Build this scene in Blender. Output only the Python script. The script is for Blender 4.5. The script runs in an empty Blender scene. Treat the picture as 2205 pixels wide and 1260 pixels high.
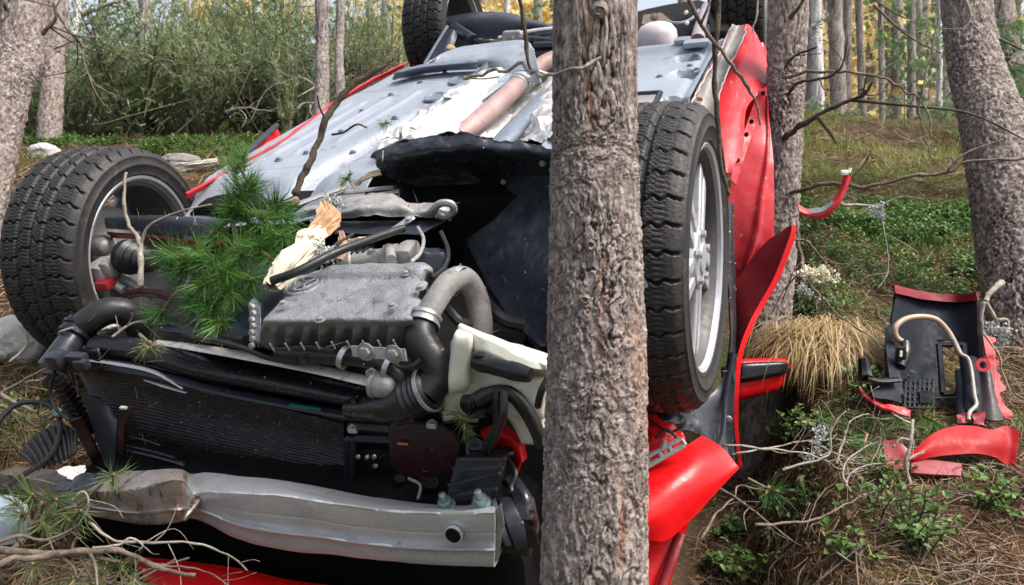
import bpy, bmesh, math, random
import numpy as np
from mathutils import Vector, Matrix

SC = bpy.context.scene
COL = SC.collection
random.seed(7)
RNG = np.random.default_rng(11)

# ------------------------------------------------------------------ camera, sky, sun, exposure
FPX, CX, CY = 1715.0, 1102.5, 630.0
CAMH, PITCH = 1.2, math.radians(8)
cd = bpy.data.cameras.new('camera')
cam = bpy.data.objects.new('camera', cd)
COL.objects.link(cam)
cam.location = (0, 0, CAMH)
cam.rotation_euler = (math.pi / 2 - PITCH, 0, 0)
cd.sensor_width = 36
cd.lens = FPX / 2205 * 36
cd.clip_start, cd.clip_end = .02, 900
cd.dof.use_dof = True
cd.dof.focus_distance = 1.75
cd.dof.aperture_fstop = 9
SC.camera = cam

world = bpy.data.worlds.new('World')
SC.world = world
world.use_nodes = True
wn = world.node_tree
wn.nodes.clear()
wo = wn.nodes.new('ShaderNodeOutputWorld')
wb = wn.nodes.new('ShaderNodeBackground')
sky = wn.nodes.new('ShaderNodeTexSky')
sky.sky_type = 'NISHITA'
sky.sun_disc = False
SUN_EL, SUN_AZ = math.radians(58), math.radians(105)      # azimuth from +Y towards +X
sky.sun_elevation, sky.sun_rotation = SUN_EL, SUN_AZ
sky.air_density, sky.dust_density, sky.ozone_density = 1.0, 5.0, 1.0
wb.inputs['Strength'].default_value = .115
hs_ = wn.nodes.new('ShaderNodeHueSaturation')                 # thin bright cloud: the sky with most of its blue gone
hs_.inputs['Saturation'].default_value = .5
wn.links.new(sky.outputs[0], hs_.inputs['Color'])
wn.links.new(hs_.outputs[0], wb.inputs[0])
wn.links.new(wb.outputs[0], wo.inputs[0])
ld = bpy.data.lights.new('sun', 'SUN')
ld.energy, ld.angle, ld.color = 1.9, math.radians(26), (1, .95, .87)
sun = bpy.data.objects.new('sun', ld)
COL.objects.link(sun)
sdir = Vector((math.sin(SUN_AZ) * math.cos(SUN_EL), math.cos(SUN_AZ) * math.cos(SUN_EL), math.sin(SUN_EL)))
sun.rotation_euler = (-sdir).to_track_quat('-Z', 'Y').to_euler()
vs = SC.view_settings
vs.view_transform, vs.look, vs.gamma, vs.use_curve_mapping = 'Standard', 'None', 1, False
vs.exposure = 1.25
SC.cycles.use_denoising = True
SC.cycles.max_bounces = 6
SC.cycles.transparent_max_bounces = 6

# ------------------------------------------------------------------ frames of reference
_c, _s = math.cos(PITCH), math.sin(PITCH)
def C2W(p):
    p = np.asarray(p, float)
    a, b, d = p[..., 0], p[..., 1], p[..., 2]
    return np.stack([a, d * _c + b * _s, CAMH + b * _c - d * _s], -1)
def W(px, py, d):
    """the point d metres in front of the lens on the line of sight through px, py of the photograph"""
    return C2W([(px - CX) / FPX * d, (CY - py) / FPX * d, d])
CO = np.array([-.415, .095, 2.0])
CF = np.array([.295, .5, .814]); CF /= np.linalg.norm(CF)
CXA = np.array([.934, -.03, -.36]); CXA -= CF * CXA.dot(CF); CXA /= np.linalg.norm(CXA)
CN = np.cross(CF, CXA)
if CN[1] < 0: CN = -CN
CM = np.stack([CXA, CF, CN])
def P(px, py, **k):
    """point in the car's own frame (x to its photo-right side, y to its tail, z out of its underside)"""
    r = np.array([(px - CX) / FPX, (CY - py) / FPX, 1.])
    (n, v), = k.items()
    if n == 'd': d = v
    else:
        a = {'x': CXA, 'y': CF, 'z': CN}[n]
        d = (v + CO.dot(a)) / r.dot(a)
    return CM @ (r * d - CO)
def PL(s, **k):
    """several points on one plane"""
    return [P(a, b, **k) for a, b in s]
def PD(*t):
    return [P(a, b, d=c) for a, b, c in t]
_o = C2W(CO)
def _dir(v): return C2W(v) - C2W([0, 0, 0])
CAR_M = Matrix(((*[_dir(CXA)[0], _dir(CF)[0], _dir(CN)[0]], _o[0]), (*[_dir(CXA)[1], _dir(CF)[1], _dir(CN)[1]], _o[1]),
                (*[_dir(CXA)[2], _dir(CF)[2], _dir(CN)[2]], _o[2]), (0, 0, 0, 1)))
_R = np.stack([_dir(CXA), _dir(CF), _dir(CN)])
def W2car(p): return (np.asarray(p) - _o) @ _R.T
def car2W(p): return np.asarray(p) @ _R + _o

# ------------------------------------------------------------------ numpy noise
def _h(ix, iy, iz, seed):
    n = (ix.astype(np.int64) * 374761393 + iy.astype(np.int64) * 668265263 + iz.astype(np.int64) * 2147483647 + seed * 1274126177) & 0xFFFFFFFF
    n = ((n ^ (n >> 13)) * 1274126177) & 0xFFFFFFFF
    n = ((n ^ (n >> 16)) * 2246822519) & 0xFFFFFFFF
    return ((n ^ (n >> 15)) & 0xFFFFFF) / float(0xFFFFFF)
def vnoise(p, seed=0):
    p = np.asarray(p, float)
    i = np.floor(p); f = p - i
    f = f * f * f * (f * (f * 6 - 15) + 10)
    i = i.astype(np.int64)
    r = 0
    for dx in (0, 1):
        for dy in (0, 1):
            for dz in (0, 1):
                w = (f[..., 0] if dx else 1 - f[..., 0]) * (f[..., 1] if dy else 1 - f[..., 1]) * (f[..., 2] if dz else 1 - f[..., 2])
                r = r + w * _h(i[..., 0] + dx, i[..., 1] + dy, i[..., 2] + dz, seed)
    return r * 2 - 1
def fbm(p, octv=4, seed=0, gain=.5):
    a, s, r = 1., 0., 0
    p = np.asarray(p, float)
    for k in range(octv):
        r = r + a * vnoise(p * 2 ** k + 17.3 * k, seed + k); s += a; a *= gain
    return r / s
def voro(u, v, seed=0, jit=.9, per=None):
    """2-d cells: nearest and second nearest distance and a random number per cell; u wraps at per"""
    iu, iv = np.floor(u).astype(np.int64), np.floor(v).astype(np.int64)
    f1 = np.full(u.shape, 9.); f2 = np.full(u.shape, 9.); cid = np.zeros(u.shape)
    z = np.zeros_like(iu)
    for du in (-1, 0, 1):
        for dv in (-1, 0, 1):
            a, b = iu + du, iv + dv
            aw = a % per if per else a
            x = a + .5 + jit * (_h(aw, b, z, seed) - .5); y = b + .5 + jit * (_h(aw, b, z + 5, seed) - .5)
            d = np.hypot(u - x, v - y)
            r = _h(aw, b, z + 9, seed)
            nearer = d < f1
            f2 = np.where(nearer, f1, np.minimum(f2, d)); cid = np.where(nearer, r, cid); f1 = np.where(nearer, d, f1)
    return f1, f2, cid
def sstep(a, b, x):
    t = np.clip((x - a) / (b - a), 0, 1)
    return t * t * (3 - 2 * t)

# ------------------------------------------------------------------ meshes
class MB:
    """collects shapes for ONE mesh"""
    def __init__(self): self.v, self.f, self.n = [], {3: [], 4: []}, 0
    def add(self, V, *Fs):
        V = np.asarray(V, float).reshape(-1, 3)
        for F in Fs:
            F = np.asarray(F, np.int64)
            if F.size: self.f[F.shape[1]].append(F + self.n)
        self.v.append(V); self.n += len(V)
        return self
    def grid(self, G, closed=False, flip=False):
        G = np.asarray(G, float); a, b = G.shape[:2]
        i = np.arange(a * b).reshape(a, b)
        if closed: i = np.concatenate([i, i[:, :1]], 1)
        q = np.stack([i[:-1, :-1], i[:-1, 1:], i[1:, 1:], i[1:, :-1]], -1).reshape(-1, 4)
        return self.add(G, q[:, ::-1] if flip else q)
    def shell(self, G, t):
        """a sheet with thickness t (offset along its normals) and closed rims"""
        G = np.asarray(G, float); a, b = G.shape[:2]
        du = np.gradient(G, axis=0); dv = np.gradient(G, axis=1)
        n = np.cross(du, dv); n /= np.linalg.norm(n, axis=2, keepdims=True) + 1e-12
        A, B = G + n * t / 2, G - n * t / 2
        i = np.arange(a * b).reshape(a, b); o = a * b
        qa = np.stack([i[:-1, :-1], i[1:, :-1], i[1:, 1:], i[:-1, 1:]], -1).reshape(-1, 4)
        ring = np.concatenate([i[0, :-1], i[:-1, -1], i[-1, :0:-1], i[:0:-1, 0]])
        r2 = np.roll(ring, -1)
        rim = np.stack([ring, r2, r2 + o, ring + o], -1)
        return self.add(np.concatenate([A.reshape(-1, 3), B.reshape(-1, 3)]), qa, qa[:, ::-1] + o, rim)
    def tube(self, pts, r, n=10, sub=6, cap=True, flat=1.0):
        pts = np.asarray(pts, float)
        r = np.broadcast_to(np.asarray(r, float), (len(pts),))
        if sub > 1 and len(pts) > 2:
            t = np.linspace(0, len(pts) - 1, (len(pts) - 1) * sub + 1)
            r = np.interp(t, np.arange(len(pts)), r); pts = crom(pts, t)
        T = np.gradient(pts, axis=0); T /= np.linalg.norm(T, axis=1, keepdims=True) + 1e-12
        ref = np.array([0, 0, 1.]) if abs(T[0][2]) < .9 else np.array([1., 0, 0])
        U = []
        u = np.cross(T[0], ref); u /= np.linalg.norm(u)
        for k in range(len(pts)):
            u = u - T[k] * u.dot(T[k]); u /= np.linalg.norm(u) + 1e-12; U.append(u)
        U = np.array(U); Vv = np.cross(T, U)
        a = np.linspace(0, 2 * np.pi, n, endpoint=False)
        G = pts[:, None] + r[:, None, None] * (np.cos(a)[None, :, None] * U[:, None] + flat * np.sin(a)[None, :, None] * Vv[:, None])
        b = self.n
        self.grid(G, closed=True)
        if cap:
            m = len(pts)
            self.add([pts[0], pts[-1]])
            k = np.arange(n); k2 = (k + 1) % n
            self.f[3].append(np.stack([k2, k, np.full(n, m * n)], -1) + b)
            self.f[3].append(np.stack([k, k2, np.full(n, m * n + 2 - 1)], -1) + b + np.array([(m - 1) * n, (m - 1) * n, 0]))
        return self
    def lathe(self, c, axis, prof, n=24, ref=None):
        """prof: (distance along axis, radius)"""
        c = np.asarray(c, float); a = np.asarray(axis, float); a = a / np.linalg.norm(a)
        ref = np.array([0, 0, 1.]) if ref is None else np.asarray(ref, float)
        if abs(a.dot(ref)) > .95: ref = np.array([1., 0, 0])
        u = np.cross(ref, a); u /= np.linalg.norm(u); v = np.cross(a, u)
        t = np.linspace(0, 2 * np.pi, n, endpoint=False)
        ring = np.cos(t)[:, None] * u + np.sin(t)[:, None] * v
        return self.grid(np.array([c + a * h + max(r, 1e-5) * ring for h, r in prof]), closed=True)
    def hexa(self, c8, rad=.15, n=7, disp=None):
        """a rounded box fitted to eight corners: (near-left-bottom order) index = x + 2*y + 4*z"""
        V, F = rbox(rad, n)
        c8 = np.asarray(c8, float); w = 0
        for k in range(8):
            sx, sy, sz = (1 if k & 1 else -1), (1 if k & 2 else -1), (1 if k & 4 else -1)
            w = w + ((1 + sx * V[:, 0]) * (1 + sy * V[:, 1]) * (1 + sz * V[:, 2]) / 8)[:, None] * c8[k]
        if disp is not None: w = disp(w, V)
        return self.add(w, F)
    def box(self, c, h, R=None, rad=.12, n=4):
        c, h = np.asarray(c, float), np.asarray(h, float)
        V, F = rbox(0, n)
        m = h.min() * rad * 2
        p = V * h; q = np.clip(p, -(h - m), h - m); e = p - q
        p = q + e / (np.linalg.norm(e, axis=1, keepdims=True) + 1e-12) * m if rad else p
        if R is not None: p = p @ np.asarray(R).T
        return self.add(p + c, F)
    def plate(self, pts, t, off=None):
        """a flat outline given thickness t; off: direction of the thickness"""
        pts = np.asarray(pts, float); n = len(pts)
        if off is None:
            off = np.zeros(3); c = pts.mean(0)
            for k in range(n): off += np.cross(pts[k] - c, pts[(k + 1) % n] - c)
        off = np.asarray(off, float); off = off / np.linalg.norm(off) * t
        from mathutils.geometry import tessellate_polygon
        tri = np.array(tessellate_polygon([[Vector(p) for p in pts]]))
        k = np.arange(n); k2 = (k + 1) % n
        return self.add(np.concatenate([pts, pts + off]), tri, tri[:, ::-1] + n, np.stack([k, k2, k2 + n, k + n], -1))
    def bolt(self, c, axis, r=.007, h=.008):
        a = np.asarray(axis, float); a = a / np.linalg.norm(a); c = np.asarray(c, float)
        self.lathe(c, a, [(0, r * 1.6), (h * .25, r * 1.6), (h * .3, 0)], 12)
        return self.lathe(c, a, [(h * .25, r), (h, r * .97), (h * 1.1, r * .8), (h * 1.1, 0)], 6)
    def build(self, name, m, parent=None, smooth=True, attrs=None, angle=40):
        V = np.concatenate(self.v)
        return np_mesh(name, V, [np.concatenate(x) for x in self.f.values() if x], m, parent, smooth, attrs, angle)

_rb = {}
def rbox(rad, n):
    if (rad, n) in _rb: return _rb[(rad, n)]
    g = np.linspace(-1, 1, n)
    if rad: g = np.concatenate([np.linspace(-1, -1 + rad, 3)[:-1], np.linspace(-1 + rad, 1 - rad, n), np.linspace(1 - rad, 1, 3)[1:]])
    m = len(g); A, B = np.meshgrid(g, g, indexing='ij')
    Vs, Fs, o = [], [], 0
    i = np.arange(m * m).reshape(m, m)
    q = np.stack([i[:-1, :-1], i[1:, :-1], i[1:, 1:], i[:-1, 1:]], -1).reshape(-1, 4)
    for ax in range(3):
        for s in (-1, 1):
            p = np.zeros((m, m, 3)); p[..., ax] = s; p[..., (ax + 1) % 3] = A; p[..., (ax + 2) % 3] = B
            Vs.append(p.reshape(-1, 3)); Fs.append((q if s > 0 else q[:, ::-1]) + o); o += m * m
    V = np.concatenate(Vs); F = np.concatenate(Fs)
    _, idx, inv = np.unique(np.round(V, 5), axis=0, return_index=True, return_inverse=True)
    V = V[idx]; F = inv.ravel()[F]
    if rad:
        c = np.clip(V, -1 + rad, 1 - rad); e = V - c
        V = c + e / (np.linalg.norm(e, axis=1, keepdims=True) + 1e-12) * rad * (np.abs(e).max(1, keepdims=True) > 1e-9)
    _rb[(rad, n)] = (V, F)
    return V, F
def crom(pts, t):
    pts = np.asarray(pts, float); n = len(pts)
    i = np.clip(np.floor(t).astype(int), 0, n - 2); f = (t - i).reshape((-1,) + (1,) * (pts.ndim - 1))
    ext = np.concatenate([2 * pts[:1] - pts[1:2], pts, 2 * pts[-1:] - pts[-2:-1]])
    a, b, c, d = ext[i], ext[i + 1], ext[i + 2], ext[i + 3]
    return .5 * (2 * b + (c - a) * f + (2 * a - 5 * b + 4 * c - d) * f ** 2 + (3 * b - a - 3 * c + d) * f ** 3)
def net(rows, nu, nv, dent=0, ds=8., seed=3, lin=False):
    """smooth surface through a net of control points"""
    A = np.asarray(rows, float)
    tu = np.linspace(0, A.shape[0] - 1, nu); tv = np.linspace(0, A.shape[1] - 1, nv)
    if lin:
        f = lambda X, t: np.stack([np.stack([np.interp(t, np.arange(X.shape[0]), X[:, j, k]) for k in range(3)], -1) for j in range(X.shape[1])], 1)
    else: f = crom
    A = f(A, tu); A = f(A.swapaxes(0, 1), tv).swapaxes(0, 1)
    if dent:
        n = np.cross(np.gradient(A, axis=0), np.gradient(A, axis=1)); n /= np.linalg.norm(n, axis=2, keepdims=True) + 1e-12
        A = A + n * (dent * fbm(A * ds, 3, seed))[..., None]
    return A
def crease(p, s, seed=0):
    """ridged noise, 0..1, for crumpled sheet"""
    return 1 - np.abs(vnoise(np.asarray(p) * s, seed)) * .65 - np.abs(vnoise(np.asarray(p) * s * 2.1, seed + 4)) * .35

def np_mesh(name, V, Fs, m, parent=None, smooth=True, attrs=None, angle=40):
    me = bpy.data.meshes.new(name)
    V = np.asarray(V, np.float32)
    me.vertices.add(len(V)); me.vertices.foreach_set('co', V.ravel())
    loops = np.concatenate([F.ravel() for F in Fs]).astype(np.int32)
    tot = np.concatenate([np.full(len(F), F.shape[1], np.int32) for F in Fs])
    st = np.concatenate([[0], np.cumsum(tot)[:-1]]).astype(np.int32)
    me.loops.add(len(loops)); me.loops.foreach_set('vertex_index', loops)
    me.polygons.add(len(tot)); me.polygons.foreach_set('loop_start', st); me.polygons.foreach_set('loop_total', tot)
    me.polygons.foreach_set('use_smooth', np.full(len(tot), smooth, bool))
    me.update(calc_edges=True)
    if attrs:
        for k, a in attrs.items():
            at = me.attributes.new(k, 'FLOAT', 'POINT'); at.data.foreach_set('value', np.asarray(a, np.float32))
    if smooth and angle and len(V) < 60000:
        try: me.set_sharp_from_angle(angle=math.radians(angle))
        except Exception: pass
    if m: me.materials.append(m)
    o = bpy.data.objects.new(name, me)
    COL.objects.link(o)
    if parent: o.parent = parent
    return o

def tag(o, label, cat, group=None, kind=None):
    o['label'] = label; o['category'] = cat
    if group: o['group'] = group
    if kind: o['kind'] = kind
    return o
def thing(name, label, cat, loc=(0, 0, 0), group=None):
    o = bpy.data.objects.new(name, None); COL.objects.link(o)
    o.location = loc; o.empty_display_size = .1
    return tag(o, label, cat, group)

# ------------------------------------------------------------------ materials
def lin(c):
    return (*c, 1.0)
def mat(name, a, b=None, rough=.6, metal=0., s=6., dirt=None, dirt_s=40., dirt_t=.62, bump=.15, bs=60., attr=None, c=None, coat=0., spec=.5, rvar=.15, streak=None):
    """two-tone noise colour, optional specks of dirt, fine relief; attr: a per-point number that slides from a to b (and to c)"""
    m = bpy.data.materials.new(name); m.use_nodes = True
    nt = m.node_tree; N = nt.nodes; L = nt.links
    bs_ = N['Principled BSDF']
    tc = N.new('ShaderNodeTexCoord')
    src = tc.outputs['Object']
    if streak:
        mp = N.new('ShaderNodeMapping'); mp.inputs['Scale'].default_value = streak; L.new(src, mp.inputs[0]); src2 = mp.outputs[0]
    else: src2 = src
    b = b or tuple(x * .75 for x in a)
    if attr:
        at = N.new('ShaderNodeAttribute'); at.attribute_name = attr; fac = at.outputs['Fac']
    else:
        n1 = N.new('ShaderNodeTexNoise'); n1.inputs['Scale'].default_value = s; n1.inputs['Detail'].default_value = 6; n1.inputs['Roughness'].default_value = .65
        L.new(src2, n1.inputs['Vector']); fac = n1.outputs['Fac']
    r = N.new('ShaderNodeValToRGB'); L.new(fac, r.inputs[0])
    e = r.color_ramp.elements
    if attr: e[0].position, e[1].position = 0, 1
    else: e[0].position, e[1].position = .35, .68
    e[0].color, e[1].color = lin(a), lin(b)
    if c:
        k = e.new(.5); k.color = lin(b); e[2].color = lin(c)
    col = r.outputs[0]
    if dirt:
        n2 = N.new('ShaderNodeTexNoise'); n2.inputs['Scale'].default_value = dirt_s; n2.inputs['Detail'].default_value = 5; n2.inputs['Roughness'].default_value = .7
        L.new(src2, n2.inputs['Vector'])
        r2 = N.new('ShaderNodeValToRGB'); r2.color_ramp.elements[0].position = dirt_t; r2.color_ramp.elements[1].position = min(dirt_t + .12, 1)
        L.new(n2.outputs['Fac'], r2.inputs[0])
        mx = N.new('ShaderNodeMix'); mx.data_type = 'RGBA'; mx.inputs[7].default_value = lin(dirt)
        L.new(r2.outputs[0], mx.inputs[0]); L.new(col, mx.inputs[6]); col = mx.outputs[2]
    L.new(col, bs_.inputs['Base Color'])
    bs_.inputs['Metallic'].default_value = metal
    bs_.inputs['Specular IOR Level'].default_value = spec
    if coat: bs_.inputs['Coat Weight'].default_value = coat; bs_.inputs['Coat Roughness'].default_value = .08
    nb = N.new('ShaderNodeTexNoise'); nb.inputs['Scale'].default_value = bs; nb.inputs['Detail'].default_value = 8; nb.inputs['Roughness'].default_value = .6
    L.new(src2, nb.inputs['Vector'])
    if rvar:
        mr = N.new('ShaderNodeMapRange'); mr.inputs[1].default_value, mr.inputs[2].default_value = .3, .7
        mr.inputs[3].default_value, mr.inputs[4].default_value = max(rough - rvar, .03), min(rough + rvar, 1)
        L.new(nb.outputs['Fac'], mr.inputs[0]); L.new(mr.outputs[0], bs_.inputs['Roughness'])
    else: bs_.inputs['Roughness'].default_value = rough
    if bump:
        bp = N.new('ShaderNodeBump'); bp.inputs['Strength'].default_value = bump; bp.inputs['Distance'].default_value = .01
        L.new(nb.outputs['Fac'], bp.inputs['Height']); L.new(bp.outputs[0], bs_.inputs['Normal'])
    return m
def leafmat(name, a, b, c=None, transl=.35, rough=.5):
    """foliage: per-leaf tone, some light through"""
    m = bpy.data.materials.new(name); m.use_nodes = True
    nt = m.node_tree; N = nt.nodes; L = nt.links
    pb = N['Principled BSDF']; out = N['Material Output']
    at = N.new('ShaderNodeAttribute'); at.attribute_name = 'tone'
    r = N.new('ShaderNodeValToRGB'); e = r.color_ramp.elements; e[0].color, e[1].color = lin(a), lin(c or b)
    if c: k = e.new(.5); k.color = lin(b)
    L.new(at.outputs['Fac'], r.inputs[0]); L.new(r.outputs[0], pb.inputs['Base Color'])
    pb.inputs['Roughness'].default_value = rough; pb.inputs['Specular IOR Level'].default_value = .35
    tr = N.new('ShaderNodeBsdfTranslucent'); L.new(r.outputs[0], tr.inputs[0])
    mx = N.new('ShaderNodeMixShader'); mx.inputs[0].default_value = transl
    L.new(pb.outputs[0], mx.inputs[1]); L.new(tr.outputs[0], mx.inputs[2]); L.new(mx.outputs[0], out.inputs[0])
    return m

# ------------------------------------------------------------------ scattered elements
def unit(v): return v / (np.linalg.norm(v, axis=-1, keepdims=True) + 1e-12)
def rdir(n, rng=RNG): return unit(rng.normal(size=(n, 3)))
def scatter(tv, tf, o, A, S, U):
    """copies of a template (along, side, up) at o with scaled axes; returns V, F"""
    tv = np.asarray(tv, float); tf = np.asarray(tf)
    V = o[:, None] + tv[None, :, 0:1] * A[:, None] + tv[None, :, 1:2] * S[:, None] + tv[None, :, 2:3] * U[:, None]
    F = tf[None] + (np.arange(len(o)) * len(tv))[:, None, None]
    return V.reshape(-1, 3), F.reshape(-1, tf.shape[1])
def frame(A, rng=RNG, up=None):
    """side and up for directions A, random roll, or as level as can be"""
    r = rdir(len(A), rng) if up is None else np.broadcast_to(up, A.shape) + rng.normal(size=A.shape) * .25
    S = unit(np.cross(A, r)); return S, unit(np.cross(S, A))
NEEDLE = ([(0, -.5, 0), (0, .5, 0), (.55, -.5, .06), (.55, .5, .06), (1, 0, 0)], [(0, 1, 3, 2)], [(2, 3, 4)])
NEEDLE_T = np.array([(0, 1, 3), (0, 3, 2), (2, 3, 4)])
LEAF = np.array([(0, 0, 0), (.35, -.5, .12), (.35, .5, .12), (.75, -.4, .08), (.75, .4, .08), (1, 0, -.06), (.4, 0, -.02)])
LEAF_T = np.array([(0, 1, 6), (0, 6, 2), (1, 3, 6), (6, 4, 2), (3, 5, 6), (6, 5, 4)])
BLADE = np.array([(0, -.5, 0), (0, .5, 0), (.5, -.4, .1), (.5, .4, .1), (1, 0, -.08)])
def needles(o, A, ln, wd, rng=RNG):
    S, U = frame(A, rng)
    return scatter(NEEDLE[0], NEEDLE_T, o, A * ln[:, None], S * wd[:, None], U * ln[:, None])
def leaves(o, A, ln, wd, rng=RNG, up=None):
    S, U = frame(A, rng, up)
    return scatter(LEAF, LEAF_T, o, A * ln[:, None], S * wd[:, None], U * ln[:, None])
def tones(n, k, rng=RNG, lo=0., hi=1.): return np.repeat(rng.uniform(lo, hi, n), k)
# ------------------------------------------------------------------ the ground
def ground_z(x, y):
    x = np.asarray(x, float); y = np.asarray(y, float)
    s = .213
    z = .447 + s * (y - 1.41)
    yc = 8.2 + .35 * np.sin(x * .5 + 1)                       # the bank ends here
    soft = np.logaddexp(0, (y - yc) * 1.6) / 1.6
    z = z - soft * (s + .035)
    z = z + .045 * np.maximum(x - 1.2, 0) * sstep(2.0, 4.5, y) * (1 - sstep(6, 14, x))        # the bank climbs to one side
    z = z + .095 * fbm(np.stack([x * .55, y * .55, 0 * x], -1), 4, 5) * np.clip(y - 1, .3, 2.2)
    z = z + .035 * fbm(np.stack([x * 2.6, y * 2.6, 0 * x], -1), 4, 8)
    # the car has ploughed a hollow for itself
    p = W2car(np.stack([x, y, z], -1))
    m = sstep(-.92, -.70, p[..., 0]) * (1 - sstep(.92, 1.2, p[..., 0])) * sstep(-.82, -.62, p[..., 1]) * (1 - sstep(3.0, 3.6, p[..., 1]))
    return z - .42 * m
def G(px, py, dz=0.):
    """where the line of sight meets the ground"""
    px = np.asarray(px, float); py = np.asarray(py, float)
    r = C2W(np.stack([(px - CX) / FPX, (CY - py) / FPX, np.ones_like(px)], -1)) - C2W([0, 0, 0])
    sh = px.shape; r = r.reshape(-1, 3); n = len(r)
    d = np.full(n, .6); hit = np.zeros(n, bool); act = np.arange(n)
    for k in range(48):
        q = r[act] * d[act][:, None]
        below = q[:, 2] + CAMH < ground_z(q[:, 0], q[:, 1])
        hit[act[below]] = True; act = act[~below]
        if not len(act): break
        d[act] *= 1.09
    a, b = d / 1.09, d.copy()
    for k in range(9):
        mid = (a + b) / 2; q = r * mid[:, None]
        below = q[:, 2] + CAMH < ground_z(q[:, 0], q[:, 1])
        b = np.where(below, mid, b); a = np.where(below, a, mid)
    r, b, hit = r.reshape(*sh, 3), b.reshape(sh), hit.reshape(sh)
    q = r * b[..., None]; q[..., 2] += CAMH + dz
    return (q, hit & (b < 30)) if px.ndim else q

def g_at(x, y, dz=0.): return np.array([x, y, float(ground_z(x, y)) + dz])

u = np.linspace(-1, 1, 340); xs = np.sinh(u * 6.6) / np.sinh(6.6) * 160
v = np.linspace(0, 1, 380); ys = -3 + np.sinh(v * 5.2) / np.sinh(5.2) * 203
GX, GY = np.meshgrid(xs, ys)
GZ = ground_z(GX, GY)
GZ += .012 * fbm(np.stack([GX * 14, GY * 14, GX * 0], -1), 3, 21) * (GY < 9)
def ground_mat():
    m = mat('forest_floor', (.035, .022, .014), (.105, .066, .04), .95, s=9, dirt=(.16, .10, .06), dirt_s=60, dirt_t=.55, bump=.9, bs=90, spec=.15)
    nt = m.node_tree; N = nt.nodes; L = nt.links
    pb = N['Principled BSDF']; src = pb.inputs['Base Color'].links[0].from_socket
    tc = N.new('ShaderNodeTexCoord'); n = N.new('ShaderNodeTexNoise'); n.inputs['Scale'].default_value = 1.3; n.inputs['Detail'].default_value = 7; n.inputs['Roughness'].default_value = .7
    L.new(tc.outputs['Object'], n.inputs['Vector'])
    r = N.new('ShaderNodeValToRGB'); r.color_ramp.elements[0].position, r.color_ramp.elements[1].position = .47, .6
    L.new(n.outputs['Fac'], r.inputs[0])
    mx = N.new('ShaderNodeMix'); mx.data_type = 'RGBA'; mx.inputs[7].default_value = (.052, .068, .018, 1)
    L.new(r.outputs[0], mx.inputs[0]); L.new(src, mx.inputs[6]); L.new(mx.outputs[2], pb.inputs['Base Color'])
    return m
MB().grid(np.stack([GX, GY, GZ], -1)).build('ground', ground_mat(), angle=0)['kind'] = 'structure'

# ------------------------------------------------------------------ bark and trunks
def bark_mat(name, dark, mid, pale, rust):
    m = bpy.data.materials.new(name); m.use_nodes = True
    nt = m.node_tree; N = nt.nodes; L = nt.links; pb = N['Principled BSDF']
    tc = N.new('ShaderNodeTexCoord')
    n = N.new('ShaderNodeTexNoise'); n.inputs['Scale'].default_value = 55; n.inputs['Detail'].default_value = 9; n.inputs['Roughness'].default_value = .72
    L.new(tc.outputs['Object'], n.inputs['Vector'])
    r = N.new('ShaderNodeValToRGB'); e = r.color_ramp.elements
    e[0].position, e[1].position = .36, .64; e[0].color, e[1].color = lin(tuple(x * .30 for x in mid)), lin(pale)
    k = e.new(.5); k.color = lin(mid)
    L.new(n.outputs['Fac'], r.inputs[0]); col = r.outputs[0]
    for an, cc in (('plate', pale), ('rust', rust), ('crack', dark)):
        at = N.new('ShaderNodeAttribute'); at.attribute_name = an
        mx = N.new('ShaderNodeMix'); mx.data_type = 'RGBA'; mx.inputs[7].default_value = lin(cc)
        L.new(at.outputs['Fac'], mx.inputs[0]); L.new(col, mx.inputs[6]); col = mx.outputs[2]
    L.new(col, pb.inputs['Base Color'])
    pb.inputs['Roughness'].default_value = .92; pb.inputs['Specular IOR Level'].default_value = .2
    n2 = N.new('ShaderNodeTexNoise'); n2.inputs['Scale'].default_value = 130; n2.inputs['Detail'].default_value = 7; n2.inputs['Roughness'].default_value = .7
    L.new(tc.outputs['Object'], n2.inputs['Vector'])
    bp = N.new('ShaderNodeBump'); bp.inputs['Strength'].default_value = .75; bp.inputs['Distance'].default_value = .006
    L.new(n2.outputs['Fac'], bp.inputs['Height']); L.new(bp.outputs[0], pb.inputs['Normal'])
    return m
BARK = bark_mat('pine_bark', (.022, .014, .010), (.205, .162, .143), (.47, .405, .37), (.42, .19, .10))
BARK_FAR = bark_mat('pale_bark', (.07, .055, .045), (.22, .18, .165), (.44, .40, .37), (.30, .17, .10))
BARK_BIRCH = bark_mat('white_bark', (.10, .09, .08), (.50, .48, .46), (.75, .74, .72), (.4, .33, .28))
TWIG = mat('twig_bark', (.10, .075, .055), (.26, .21, .17), .9, s=30, bump=.6, bs=160, spec=.2)
TWIG_D = mat('dark_twig_bark', (.05, .036, .028), (.12, .09, .07), .9, s=30, bump=.6, bs=160, spec=.2)
TWIG_P = mat('bleached_twig', (.21, .18, .145), (.44, .39, .33), .9, s=30, bump=.5, bs=160, spec=.2)

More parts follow.
